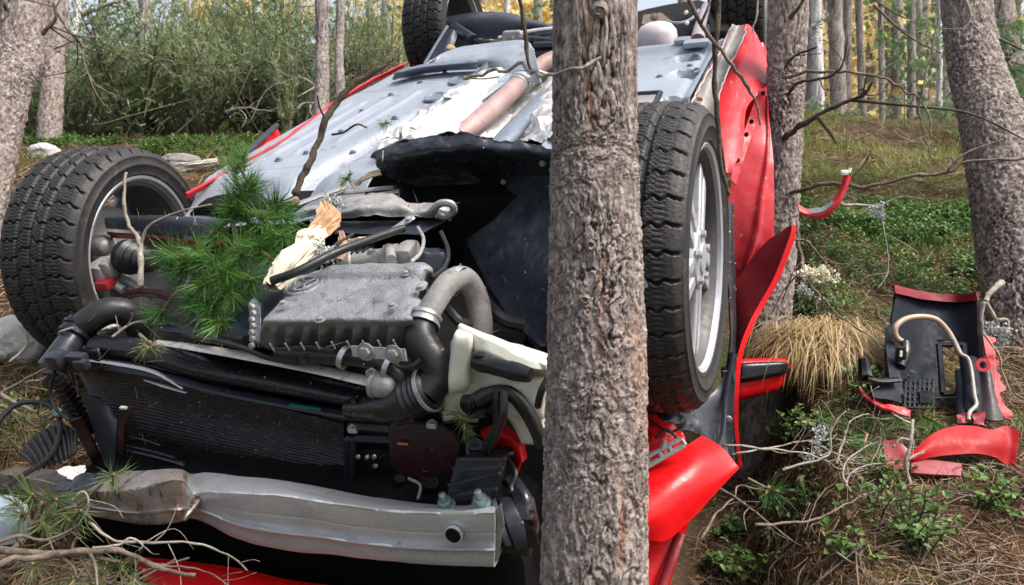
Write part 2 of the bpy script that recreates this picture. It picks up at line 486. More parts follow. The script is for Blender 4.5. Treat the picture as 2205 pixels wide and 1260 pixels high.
def trunk_mesh(path, rad, nseg, rings_per_m, seed, m, parent, plate_w=.016, plate_h=.05, amp=.006, detail=True, dense=None, seam=None, org=0):
    """a trunk along path (world points), radius rad; bark plates, cracks and flakes are relief"""
    path = np.asarray(path, float); rad = np.asarray(rad, float)
    seg = np.concatenate([[0], np.cumsum(np.linalg.norm(np.diff(path, axis=0), axis=1))])
    if dense:
        a, b = dense; fine = np.arange(a, b, 1 / rings_per_m)
        L_ = np.unique(np.concatenate([np.arange(0, a, .03), fine, np.arange(b, seg[-1], .04), seg[-1:]]))
    else: L_ = np.linspace(0, seg[-1], max(int(seg[-1] * rings_per_m), 8))
    t = np.interp(L_, seg, np.arange(len(path)))
    C = crom(path, t); R = np.interp(L_, seg, rad)
    T = unit(np.gradient(C, axis=0)); U = unit(np.cross(T, np.array([0, 1., .01]))); V = np.cross(T, U)
    th = np.linspace(0, 2 * np.pi, nseg, endpoint=False)
    TH, LL = np.meshgrid(th, L_)
    ring = np.cos(TH)[..., None] * U[:, None] + np.sin(TH)[..., None] * V[:, None]
    rr = np.interp(LL, seg, rad)
    q = np.stack([np.cos(TH) * rr, np.sin(TH) * rr, LL], -1) + seed * 3.7
    warp = fbm(q * 26, 5, seed, .62) * 1.25
    warp2 = fbm(q * 17, 5, seed + 40, .62) * 1.5
    per = max(int(round(2 * np.pi * rad.mean() / plate_w)), 5)
    f1, f2, cid = voro(TH / (2 * np.pi) * per + warp, LL / plate_h + warp2, seed, per=per)
    crack = 1 - sstep(.0, .13, f2 - f1)
    g1, g2, cid2 = voro(TH / (2 * np.pi) * per * 2 + warp * 2.2, LL / plate_h * 2.2 + warp2 * 2.2, seed + 3, per=per * 2)
    e1, e2, cid3 = voro(TH / (2 * np.pi) * per * 5 + warp * 4.5, LL / plate_h * 5 + warp2 * 4, seed + 6, per=per * 5)
    flake = (cid2 - .5)
    big = fbm(q * np.array([16, 16, 7]), 4, seed + 7)
    lim = 1 - 2 * np.abs(fbm(q * np.array([120, 120, 62]), 3, seed + 9, .65)) - .6
    cmask = sstep(-.05, .4, fbm(q * np.array([11, 11, 5]), 2, seed + 13))
    crack = crack * (.12 + .88 * cmask)
    gap = (1 - sstep(0, .13, g2 - g1)) * sstep(.35, .6, cid2)
    h = amp * (.5 * (cid - .5) + 1.15 * flake + .6 * (cid3 - .5) + .40 * big + .20 * lim - 1.3 * crack - .6 * gap)
    X = C[:, None] + ring * (rr + h)[..., None]
    rust = np.clip(sstep(.40, .66, fbm(q * np.array([22, 22, 6]), 3, seed + 20) + .2 * crack) * .55, 0, 1) * sstep(.45, .7, cid3 * .5 + cid2 * .5)
    if seam is not None:
        wp = C[:, None] + ring * rr[..., None] + org; o_ = np.argsort(seam[:, 2])
        dd = np.abs(wp[..., 0] - np.interp(wp[..., 2], seam[o_, 2], seam[o_, 0]) - .004 * fbm(wp * 40, 3, 77))
        sm = np.exp(-(dd / .0042) ** 2) * (ring[..., 1] < -.2) * sstep(-.15, .25, fbm(wp * np.array([20, 20, 14]), 2, 78))
        rust = np.maximum(rust, sm * .6); X = X - ring * (sm * .0025)[..., None]
    at = {'crack': np.clip(crack * 1.0 + gap * .75 + (1 - sstep(.0, .2, e2 - e1)) * .35 * sstep(.4, .7, cid3), 0, 1).ravel(), 'rust': rust.ravel(), 'plate': np.clip(sstep(.5, .95, cid2) * .40 + sstep(.6, 1, cid3) * .35 + cid * .1, 0, .8).ravel()}
    return MB().grid(X, closed=True).build('trunk', m, parent, attrs=at, angle=0)

def tree(label, pix, wpx, seed, group=None, name='pine_tree', m=BARK, base=None, lean=0., top=5.0, nseg=60, rpm=70, pw=.02, ph=.06, amp=.006, cat='tree', below=.35, dense=None, seam=None):
    """pix: two or three (px, py, d) down the trunk; its line is carried on below to the ground and above the frame"""
    pts = np.array([W(*p) for p in pix])
    rad = np.array([w * p[2] / FPX / 2 for p, w in zip(pix, wpx)])
    d0 = unit(pts[-1] - pts[-2]); 
    k = (pts[-1][2] - (ground_z(*pts[-1][:2]) - below)) / max(-d0[2], .3)
    k = max(k, .05)
    foot = pts[-1] + d0 * k
    d1 = unit(pts[0] - pts[1]); d1 = unit(d1 * .5 + np.array([0, 0, .5]))
    tp = [pts[0] + d1 * top * .4, pts[0] + d1 * top]
    path = [foot, *pts[::-1], *tp]
    rd = [rad[-1] * 1.12, *rad[::-1], rad[0] * .86, rad[0] * .55]
    loc = foot
    t = thing(name, label, cat, loc, group)
    if dense:
        seg = np.linalg.norm(foot - pts[-1]); dense = (max(seg - .12, 0), seg + np.linalg.norm(pts[-1] - pts[0]) + .15)
    trunk_mesh(np.array(path) - loc, rd, nseg, rpm, seed, m, t, pw, ph, amp, dense=dense, seam=None if seam is None else np.array([W(*q) for q in seam]), org=loc)
    return t, np.array(path), np.array(rd)

# the big trunk the car is wrapped against
front_tree, FTP, FTR = tree('scaly grey pine trunk standing close in front of the wreck, splitting the view', [(1281, 0, 1.14), (1281, 420, 1.13), (1284, 800, 1.12), (1279, 1262, 1.11)],
     [178, 190, 212, 226], 3, nseg=340, rpm=560, pw=.0125, ph=.030, amp=.0036, dense=True, top=4, seam=[(1262, -40, 1.06), (1270, 180, 1.06), (1285, 420, 1.06), (1303, 560, 1.06), (1290, 780, 1.06), (1318, 980, 1.06), (1345, 1110, 1.06), (1318, 1270, 1.06)])
for kx, ky, kr in ((1290, 22, .006), (1272, 528, .0042), (1258, 645, .0042)):
    kc = W(kx, ky, 1.055) - np.array(front_tree.location); ka = unit(W(kx, ky, 1.0) - W(kx, ky, 1.1))
    kb = MB().lathe(kc, ka, [(-.02, kr * 2.1), (-.006, kr * 1.8), (-.001, kr * 1.3), (.0005, kr * 1.0), (-.002, kr * .75), (-.004, kr * .45), (-.003, kr * .2), (-.003, 0)], 26)
    kb.v[0] = kb.v[0] + kr * .55 * np.stack([fbm(kb.v[0] * 130, 3, 5), fbm(kb.v[0] * 130, 3, 6), fbm(kb.v[0] * 130, 3, 7)], -1)
    kb.build('knot', BARK, front_tree)
right_tree, RTP, RTR = tree('thick leaning pine trunk behind the torn bumper cover', [(2080, 0, 3.1), (2146, 300, 2.85), (2188, 600, 2.7), (2214, 780, 2.62)], [96, 130, 138, 150], 9, nseg=190, rpm=230, pw=.017, ph=.042, amp=.0065, dense=True, top=4.5)
mid_tree, MTP, MTR = tree('straight pine trunk right beside the red doors of the car', [(1697, 0, 2.75), (1690, 260, 2.7), (1672, 520, 2.65), (1645, 760, 2.6)], [82, 74, 84, 100], 15, nseg=140, rpm=210, pw=.015, ph=.036, amp=.005, dense=True, top=4.5)
left_tree, LTP, LTR = tree('pine trunk leaning behind the deflated front wheel', [(52, 0, 3.1), (18, 200, 3.0), (-26, 420, 2.9)], [94, 84, 78], 21, nseg=150, rpm=200, pw=.016, ph=.038, amp=.005, dense=True, top=4)
tree('grey trunk partly hidden by the leaning trunk at the edge', [(117, 0, 6.1), (114, 130, 6.05), (110, 220, 6.0)], [52, 46, 46], 27, m=BARK, nseg=50, rpm=60, amp=.010, pw=.03, ph=.09)
tree('thin pale trunk rising behind the left sill of the car', [(692, 0, 4.3), (694, 150, 4.2), (692, 262, 4.1)], [27, 29, 34], 31, m=BARK_FAR, nseg=48, rpm=100, amp=.003, pw=.016, ph=.03)
tree('slenderest pale trunk of the pair behind the left sill', [(733, 0, 4.9), (730, 120, 4.8), (734, 220, 4.7)], [17, 18, 22], 37, m=BARK_FAR, nseg=36, rpm=80, amp=.003, pw=.016, ph=.03)
tree('pale reddish trunk standing up behind the juniper thicket', [(311, 0, 7.5), (310, 60, 7.4), (308, 140, 7.3)], [24, 25, 26], 41, m=BARK_FAR, nseg=36, rpm=40, amp=.006, top=5)
tree('white barked young birch behind the thicket', [(168, -10, 8.5), (160, 60, 8.4), (152, 110, 8.3)], [16, 16, 17], 43, name='birch_tree', m=BARK_BIRCH, nseg=30, rpm=40, amp=.004, top=5)
tree('dark grey trunk behind the leaning pine at the edge', [(2150, 0, 4.4), (2180, 200, 4.3), (2215, 420, 4.2)], [62, 66, 72], 47, m=BARK, nseg=60, rpm=80, amp=.008)
far = [(1745, 9.5, 30), (1778, 13, 22), (1806, 9, 34), (1838, 15, 18), (1888, 16, 14), (1912, 12, 26), (1948, 14, 20), (1985, 11, 30), (2012, 17, 16), (2032, 10, 26), (2100, 15, 24),
       (1470, 14, 22), (1720, 18, 14), (1862, 20, 12), (1968, 20, 12), (2075, 21, 14), (2165, 12, 28), (2195, 18, 16), (1160, 15, 20), (1090, 19, 14), (835, 12, 22), (790, 16, 14), (560, 15, 16), (470, 18, 14), (230, 14, 20), (390, 21, 12), (640, 20, 14), (20, 13, 20), (1762, 8.8, 24), (1820, 10, 22), (1858, 9.4, 16), (1874, 12, 30), (1900, 9.2, 12), (1928, 10.5, 22), (1962, 9.5, 18), (1998, 12.5, 26), (2022, 9, 14), (2052, 11, 28), (2120, 9.5, 20), (1705, 12, 16), (1040, 22, 12), (905, 24, 12)]
ORD = 'first second third fourth fifth sixth seventh eighth ninth tenth eleventh twelfth thirteenth fourteenth fifteenth sixteenth seventeenth eighteenth nineteenth twentieth twenty-first twenty-second twenty-third twenty-fourth twenty-fifth twenty-sixth twenty-seventh twenty-eighth twenty-ninth thirtieth'.split()
far.sort(); cnt = {}
for i, (px, d, w) in enumerate(far):
    r = random.Random(i)
    birch = i % 6 == 4
    tx = px + r.uniform(-14, 14)
    kind = 'white birch' if birch else 'slender pine'
    zone = 'above the juniper thicket, counted from the leaning pine' if px < 780 else 'above the car floor, counted from the rear wheel' if px < 1250 else 'past the trunk beside the doors' if px < 2065 else 'beyond the thick leaning trunk'
    k = cnt[(birch, zone)] = cnt.get((birch, zone), -1) + 1
    tree(f'{ORD[k]} far {kind} trunk {zone}',
         [(tx, -40, d), ((px + tx) / 2, 120, d), (px, 270, d)], [w * .9, w * .95, w], 60 + i, group='birches of the far stand' if birch else 'pines of the far stand',
         name='birch_tree' if birch else 'pine_tree', m=BARK_BIRCH if birch else BARK_FAR, nseg=22, rpm=14, amp=.010, pw=.06, ph=.16, top=6)
# ------------------------------------------------------------------ the wrecked car (its own frame: x photo-right, y tailwards, z out of the underside)
car = thing('wrecked_car', 'wrecked red hatchback lying on its roof with its torn open front against the pine trunk', 'car')
car.matrix_world = CAR_M
def part(name, mb, m, parent=None, **k): return mb.build(name, m, parent or car, **k)

RED = mat('red_paint', (.66, .006, .008), (.56, .005, .008), .38, s=5, dirt=(.46, .12, .10), dirt_s=34, dirt_t=.66, bump=.04, bs=30, coat=.15, rvar=.15, spec=.25, streak=(1, 4, 1.5))
RED_S = mat('scuffed_red_paint', (.58, .02, .03), (.50, .05, .06), .42, s=7, dirt=(.66, .30, .28), dirt_s=9, dirt_t=.60, bump=.05, bs=40, coat=.12, rvar=.15, spec=.3, streak=(7, 1.2, 7))
RED_I = mat('shade_dark_red', (.24, .008, .014), (.17, .010, .016), .5, s=8, dirt=(.10, .04, .04), dirt_s=40, bump=.05)  # the red paint darkened: shade of inner faces put into the colour
MAROON = mat('maroon_bracket_paint', (.032, .006, .008), (.014, .005, .006), .4, s=14, dirt=(.16, .09, .08), dirt_s=120, dirt_t=.64)
PLA = mat('black_plastic', (.006, .006, .008), (.012, .012, .015), .32, s=9, dirt=(.20, .18, .16), dirt_s=150, dirt_t=.70, bump=.08, bs=120)
PLA2 = mat('dark_slate_plastic', (.018, .021, .028), (.030, .034, .044), .34, s=5, dirt=(.16, .15, .15), dirt_s=70, dirt_t=.64, bump=.06, bs=60)
TRAY = mat('scuffed_tray_plastic', (.020, .024, .031), (.048, .058, .075), .30, s=5, dirt=(.12, .12, .13), dirt_s=34, dirt_t=.60, bump=.10, bs=45, rvar=.2)
RUB = mat('black_rubber', (.010, .0095, .010), (.020, .019, .0195), .42, s=14, dirt=(.20, .16, .13), dirt_s=130, dirt_t=.66, bump=.1, bs=90)
TYRE = mat('dusty_tyre_rubber', (.018, .0175, .018), (.036, .033, .032), .55, s=11, dirt=(.085, .06, .045), dirt_s=17, dirt_t=.58, bump=.25, bs=140, spec=.35)
ALU = mat('worn_aluminium', (.66, .67, .685), (.51, .52, .53), .36, .40, s=7, dirt=(.25, .22, .19), dirt_s=30, dirt_t=.63, bump=.10, bs=90, streak=(1, 3, 3))
ALU_B = mat('scorched_aluminium', (.46, .37, .33), (.60, .57, .55), .38, .65, s=9, dirt=(.13, .07, .05), dirt_s=16, dirt_t=.52, bump=.12, bs=80)
CAST = mat('cast_aluminium', (.34, .345, .36), (.22, .225, .235), .5, .45, s=12, dirt=(.13, .125, .12), dirt_s=34, dirt_t=.56, bump=.45, bs=210)
STEEL = mat('bright_steel', (.50, .50, .51), (.38, .38, .39), .38, .7, s=15, dirt=(.2, .17, .15), dirt_s=60, dirt_t=.62, bump=.08)
GALV = mat('green_plated_bolt', (.22, .30, .28), (.14, .20, .19), .4, .6, s=40)
FLOOR = mat('grey_underseal', (.29, .32, .37), (.22, .245, .29), .38, s=4, dirt=(.17, .16, .165), dirt_s=9, dirt_t=.585, bump=.22, bs=110, rvar=.12)
FLOOR_B = mat('blue_grey_panel', (.11, .135, .18), (.16, .185, .24), .4, s=6, dirt=(.36, .36, .38), dirt_s=50, dirt_t=.58, bump=.2, bs=90)
FOIL = mat('white_heat_shield', (.68, .67, .66), (.52, .51, .51), .45, .15, s=8, dirt=(.42, .39, .37), dirt_s=22, dirt_t=.66, bump=.25, bs=160)
GREYM = mat('bare_grey_metal', (.36, .345, .335), (.26, .25, .245), .5, .35, s=9, dirt=(.14, .11, .10), dirt_s=40, dirt_t=.6, bump=.25, bs=120)
DARKM = mat('dark_suspension_steel', (.018, .023, .033), (.032, .040, .055), .42, .3, s=7, dirt=(.2, .19, .18), dirt_s=60, dirt_t=.66, bump=.1)
RUST = mat('rusty_exhaust_steel', (.27, .165, .155), (.36, .25, .24), .6, .2, s=12, dirt=(.16, .09, .08), dirt_s=30, dirt_t=.58, bump=.2, bs=120)
CREAM = mat('cream_plastic', (.80, .79, .66), (.70, .69, .57), .4, s=5, dirt=(.36, .33, .25), dirt_s=30, dirt_t=.62, bump=.06)
BARREL = mat('shade_dark_barrel', (.05, .048, .047), (.085, .08, .078), .55, s=8, bump=.1)  # shade inside the rim put into the barrel's colour
TANP = mat('tan_rubber', (.45, .32, .19), (.36, .26, .15), .6, s=30)
HOSEG = mat('grey_dusty_hose', (.25, .24, .235), (.15, .145, .14), .6, s=14, dirt=(.14, .12, .11), dirt_s=30, dirt_t=.55, bump=.3, bs=90)
FIN = mat('radiator_fins', (.008, .006, .008), (.026, .013, .018), .40, .3, s=30, dirt=(.34, .32, .29), dirt_s=150, dirt_t=.60, bump=.2, bs=400)
RIMM = mat('silver_wheel_paint', (.46, .47, .50), (.36, .37, .40), .38, .35, s=6, dirt=(.26, .24, .22), dirt_s=40, dirt_t=.6, bump=.04)
VOID = mat('gap_shade_black', (.005, .005, .005), (.010, .009, .009), .8, s=20, bump=.3, spec=.15)  # near-black: the shade of gaps, holes and the hollow body as colour
LENS = mat('grey_lamp_glass', (.10, .11, .14), (.15, .16, .19), .12, s=6, dirt=(.4, .4, .42), dirt_s=90, dirt_t=.68, bump=.02, coat=.5)

# ---- body under the floor
mb = MB(); mb.hexa([(-.62, .35, -.72), (.66, .35, -.72), (-.6, 2.7, -.8), (.66, 2.7, -.8), (-.62, .3, -.06), (.70, .3, -.06), (-.62, 2.2, -.06), (.72, 2.2, -.06)], .12, 8)
part('body_shell', mb, VOID)
mb = MB(); mb.hexa([(-.42, -.42, -.5), (.6, -.42, -.5), (-.42, .3, -.5), (.55, .3, -.5), (-.40, -.36, -.02), (.46, -.40, -.10), (-.46, .16, -.02), (.50, .10, -.16)], .1, 8, lambda w, V: w + .05 * fbm(w * 14, 3, 2)[:, None])
part('engine_block', mb, VOID)
mb = MB(); mb.hexa([(-.6, .22, -.6), (.70, .22, -.6), (-.6, .30, -.6), (.70, .3, -.6), (-.62, .18, .06), (.72, .2, .06), (-.62, .26, .07), (.72, .28, .07)], .1, 5)
part('bulkhead', mb, VOID)
mb = MB(); mb.hexa([(-.62, -.58, -.75), (.62, -.58, -.75), (-.6, -.40, -.75), (.62, -.40, -.75), (-.52, -.60, -.28), (.58, -.60, -.28), (-.5, -.42, -.26), (.58, -.42, -.26)], .15, 10, lambda w, V: w + .03 * fbm(w * 9, 3, 12)[:, None])
part('gap_backing', mb, VOID)  # unseen dark mass added behind the beam to keep the gap below black

# ---- floor pan, photo-left half: a pressing with ribs and a step
def floor_z(x, y):
    z = .1 + .006 * fbm(np.stack([x * 3, y * 3, x * 0], -1), 3, 4)
    z = z - .065 * np.exp(-((x + .235 - .10 * (y - .2)) / .030) ** 2) * sstep(.15, .25, y) * (1 - sstep(.75, 1.0, y))        # long groove
    z = z + .012 * sstep(-.19, -.13, x - .10 * (y - .2)) * (1 - sstep(.7, 1.0, y))
    z = z - .07 * (1 - sstep(.13, .30, y + .12 * (x + .3)))                                                                   # toe board
    z = z - .035 * np.exp(-((x + .44) / .07) ** 2) * np.exp(-((y - .22) / .07) ** 2)
    z = z - .05 * (1 - sstep(-.66, -.61, x))
    for xb, ya, yb in ((-.50, .45, 1.05), (-.42, .45, 1.1), (-.33, .55, 1.15)):
        z = z + .007 * np.exp(-((x - xb) / .011) ** 2) * sstep(ya, ya + .05, y) * (1 - sstep(yb - .05, yb, y))
    z = z - .005 * np.exp(-((y - 1.16) / .008) ** 2) - .004 * np.exp(-((y - .40 - .1 * x) / .007) ** 2)
    z = z + .004 * np.sign(np.sin(x * 40)) * sstep(.55, .6, y) * (1 - sstep(1.0, 1.05, y)) * (1 - sstep(-.36, -.34, x)) * .5
    return z
mbf = None
gx, gy = np.meshgrid(np.linspace(-.665, .0, 150), np.linspace(.12, 1.42, 220))
part('floor_pan', MB().shell(np.stack([gx - .02 + .10 * (gy - .2), gy, floor_z(gx, gy)], -1), .004), FLOOR)
def plug(px, py, rx, ry, z):
    c = P(px, py, z=z)
    t = np.linspace(0, 2 * np.pi, 20, endpoint=False)
    rings = [np.stack([c[0] + rx * k * np.cos(t), c[1] + ry * k * np.sin(t), np.full(20, z + h)], -1) for k, h in ((1.06, .0), (1.0, .006), (.85, .006), (.78, .002), (.02, .002))]
    return MB().grid(np.array(rings), closed=True)
for px, py, rx, ry in ((985, 173, .030, .055), (936, 210, .036, .05), (1017, 140, .008, .012), (885, 165, .02, .01)):
    part('floor_plug', plug(px, py, rx, ry, .104), FLOOR_B)
mb = MB()
for px, py in ((1003, 190), (958, 158), (905, 178), (780, 240), (842, 205), (735, 285), (660, 330), (905, 245), (760, 330), (850, 255), (600, 345)): mb.bolt(P(px, py, z=.104), (0, 0, 1), .008, .008)
part('floor_bolts', mb, FLOOR_B)['kind'] = 'stuff'
for k, (a, b) in enumerate((((868, 285), (1012, 178)), ((855, 283), (1000, 178)))):
    part('fuel_line', MB().tube([P(*a, z=.115), P((a[0] + b[0]) / 2 - 3, (a[1] + b[1]) / 2, z=.118), P(*b, z=.115), P(1050, 140 - 5 * k, z=.155)], .0045, 8), FLOOR_B if k else GREYM)
# cross ridge and the rear floor rising behind it
r0 = PL([(846, 172), (900, 160), (960, 152), (1028, 148)], z=.112); r1 = PL([(850, 158), (900, 147), (960, 140), (1030, 135)], z=.150); r2 = PL([(862, 152), (905, 141), (962, 134), (1026, 130)], z=.150)
part('cross_member', MB().shell(net([r0, r1, r2], 14, 40, .004, 20), .004), FLOOR_B)
rf = [PL([(840, 172), (900, 158), (960, 152), (1040, 147), (1100, 168), (1165, 178)], z=.095), PL([(870, 152), (930, 140), (985, 132), (1060, 128), (1120, 135), (1160, 150)], z=.13),
      PL([(915, 138), (955, 120), (1010, 108), (1070, 102), (1130, 100), (1152, 118)], z=.15), PL([(930, 130), (965, 110), (1020, 98), (1075, 92), (1132, 90), (1150, 108)], z=.145), PL([(940, 140), (970, 120), (1020, 112), (1075, 106), (1132, 104), (1150, 120)], z=.08)]
part('rear_floor', MB().shell(net(rf, 60, 70, .006, 12), .004), FLOOR)
# heat shield, crumpled, with the tunnel in it
hs = [[P(812, 318, z=.13), P(880, 296, z=.15), P(960, 292, z=.13), P(1030, 296, z=.05), P(1085, 305, z=.0), P(1150, 302, z=.07), P(1215, 300, z=.12), P(1290, 300, z=.10)],
      [P(850, 285, z=.12), P(925, 258, z=.155), P(1000, 252, z=.12), P(1050, 260, z=.03), P(1110, 265, z=.01), P(1165, 255, z=.09), P(1225, 250, z=.12), P(1300, 245, z=.10)],
      [P(915, 238, z=.12), P(975, 212, z=.165), P(1030, 210, z=.12), P(1075, 222, z=.03), P(1130, 222, z=.01), P(1175, 212, z=.08), P(1240, 205, z=.11), P(1310, 205, z=.10)],
      [P(965, 200, z=.12), P(1020, 175, z=.155), P(1062, 172, z=.12), P(1100, 190, z=.03), P(1150, 192, z=.01), P(1190, 180, z=.08), P(1250, 170, z=.11), P(1320, 165, z=.10)],
      [P(1010, 172, z=.11), P(1060, 152, z=.13), P(1095, 150, z=.10), P(1130, 165, z=.02), P(1165, 166, z=.01), P(1200, 155, z=.07), P(1260, 145, z=.10), P(1330, 140, z=.10)]]
A = net(hs, 110, 130)
n = np.cross(np.gradient(A, axis=0), np.gradient(A, axis=1)); n /= np.linalg.norm(n, axis=2, keepdims=True)
A = A + n * (.032 * (crease(A, 8, 5) - .6) + .013 * (crease(A, 22, 9) - .6))[..., None]
part('heat_shield', MB().shell(A, .0025), FOIL, angle=25)
for i, s in enumerate([[(820, 300), (835, 288), (868, 283), (905, 292), (860, 305)], [(890, 262), (905, 270), (880, 278)], [(952, 205), (968, 200), (975, 210), (960, 214)], [(1158, 262), (1182, 252), (1190, 262), (1165, 270)]]):
    c = PL(s, z=.175)
    part('foil_tatter', MB().shell(net([[c[0], c[1]], [c[-1], c[len(c) // 2]]], 8, 8, .03, 30, i), .002), FOIL)
# exhaust and its clamp
ex = [P(985, 296, z=.075), P(1030, 262, z=.085), P(1085, 212, z=.085), P(1128, 172, z=.085), P(1165, 142, z=.085), P(1205, 126, z=.09), P(1280, 118, z=.09)]
pipe = part('exhaust_pipe', MB().tube(ex[:4], .034, 20), RUST)
part('upper_pipe', MB().tube(ex[3:], [.030, .034, .036, .034], 20), RUST, pipe)
mb = MB(); ax = unit(ex[4] - ex[2])
for s in (-.045, 0, .045): mb.lathe(ex[3] + ax * s, ax, [(-.012, .034), (-.012, .041), (.012, .041), (.012, .034)], 26)
mb.lathe(ex[3], ax, [(-.08, .033), (-.08, .037), (.08, .037), (.08, .033)], 24)
for s in (-.045, .045): mb.tube([ex[3] + ax * s + np.array([.03, 0, .02]), ex[3] + ax * s + np.array([.075, 0, .0])], .008, 8)
part('clamp', mb, STEEL, pipe)
part('tunnel_brace', MB().tube([P(1065, 325, z=.05), P(1100, 285, z=.06), P(1135, 245, z=.055), P(1172, 205, z=.05), P(1240, 165, z=.05)], [.036, .036, .03, .02, .02], 16, flat=.6), FLOOR_B)
part('shield_bracket', MB().tube([P(1104, 255, z=.06), P(1120, 278, z=.06)], .006, 8, 1), STEEL)

# ---- floor pan, photo-right half
u = np.linspace(0, 1, 90); v = np.linspace(0, 1, 120)
U_, V_ = np.meshgrid(u, v)
xr = .40 + (.735 + .065 * V_ - .40) * U_; yr = .30 + 1.28 * V_
zr = .1 + .005 * fbm(np.stack([xr * 4, yr * 4, xr * 0], -1), 3, 6)
def dimple(cx_, cy_, rx, ry, dep):
    d = np.hypot((xr - cx_) / rx, (yr - cy_) / ry)
    return -dep * (1 - sstep(.75, 1.05, d)) * sstep(-1.05, -.2, -(yr - cy_) / ry + .6)
for px, py, rx, ry, dp in ((1447, 221, .055, .06, .03), (1472, 160, .05, .055, .028), (1477, 128, .05, .05, .025)):
    c = P(px, py, z=.1); zr = zr + dimple(c[0], c[1], rx, ry, dp)
zr = zr + .02 * np.exp(-((yr - 1.40) / .03) ** 2) - .015 * sstep(1.44, 1.47, yr)
zr = zr - .01 * np.exp(-((U_ - .93) / .035) ** 2)
part('floor_pan', MB().shell(np.stack([xr, yr, zr], -1), .004), FLOOR)
c = PL([(1330, 206), (1422, 200), (1405, 240), (1330, 245)], z=.112)
mb = MB()
for a, b in ((0, 1), (1, 2)): mb.tube([c[a], c[b]], .009, 6, 1)
part('cover_seal', mb, PLA)
part('access_cover', MB().plate(PL([(1330, 208), (1414, 206), (1398, 245), (1330, 250)], z=.105), .006, (0, 0, 1)), GREYM)
mb = MB()
for px, py in ((1485, 142), (1500, 150), (1442, 112), (1498, 118), (1420, 165), (1462, 238), (1490, 108)): mb.bolt(P(px, py, z=.103), (0, 0, 1), .008, .006)
part('floor_screws', mb, FLOOR_B).__setitem__('kind', 'stuff')
# seam ledge and flange between floor and rocker
led = [[P(1400, 400, z=.06), P(1440, 400, z=.03), P(1500, 420, z=.02), P(1545, 430, z=.04)], [P(1478, 262, z=.07), P(1500, 262, z=.03), P(1530, 268, z=.03), P(1540, 270, z=.06)],
       [P(1512, 170, z=.08), P(1530, 172, z=.04), P(1552, 170, z=.04), P(1560, 172, z=.07)], [P(1560, 85, z=.08), P(1572, 92, z=.04), P(1590, 86, z=.05), P(1600, 84, z=.08)], [P(1578, 52, z=.08), P(1588, 56, z=.05), P(1600, 54, z=.06), P(1608, 56, z=.08)]]
part('sill_ledge', MB().shell(net(led, 70, 24, .006, 25), .003), GREYM)
fl = [[P(1480, 245, z=.10), P(1484, 238, z=.12)], [P(1505, 190, z=.1), P(1509, 182, z=.13)], [P(1545, 130, z=.1), P(1549, 115, z=.135)], [P(1570, 75, z=.1), P(1577, 52, z=.14)]]
part('sill_flange', MB().shell(net(fl, 40, 5, .006, 30), .004), mat('pinkish_flange', (.42, .27, .25), (.5, .38, .36), .5, s=20, dirt=(.3, .08, .07), dirt_s=60))
# photo-left sill flange: a thin bent red strip, and the kinked red sill end
sl = [P(402, 424, z=.09), P(470, 385, z=.095), P(540, 347, z=.1), P(612, 305, z=.1), P(645, 280, z=.1), P(720, 225, z=.1), P(800, 175, z=.1), P(872, 140, z=.1)]
t = np.linspace(0, 7, 90); c = crom(np.array(sl), t); j = .010 * fbm(c * 16, 3, 3)
part('sill_flange', MB().shell(np.stack([c + np.array([-.012, 0, -.012]) + j[:, None], c + np.array([-.006, 0, .006]) + j[:, None], c + np.array([.008, 0, .008])], 1), .004), RED_S)
k = [[P(522, 338, z=.10), P(560, 300, z=.12), P(598, 272, z=.12)], [P(535, 335, z=.09), P(568, 305, z=.1), P(602, 284, z=.1)]]
sill = part('torn_sill_end', MB().shell(net([[P(530, 338, z=.085), P(566, 305, z=.1), P(598, 278, z=.115)], [P(540, 337, z=.08), P(572, 320, z=.085), P(606, 300, z=.09)]], 10, 26, .008, 30), .003), RED)
part('rubber_strip', MB().tube([P(518, 340, z=.1), P(558, 304, z=.118), P(596, 270, z=.125)], .010, 8), PLA2, sill)

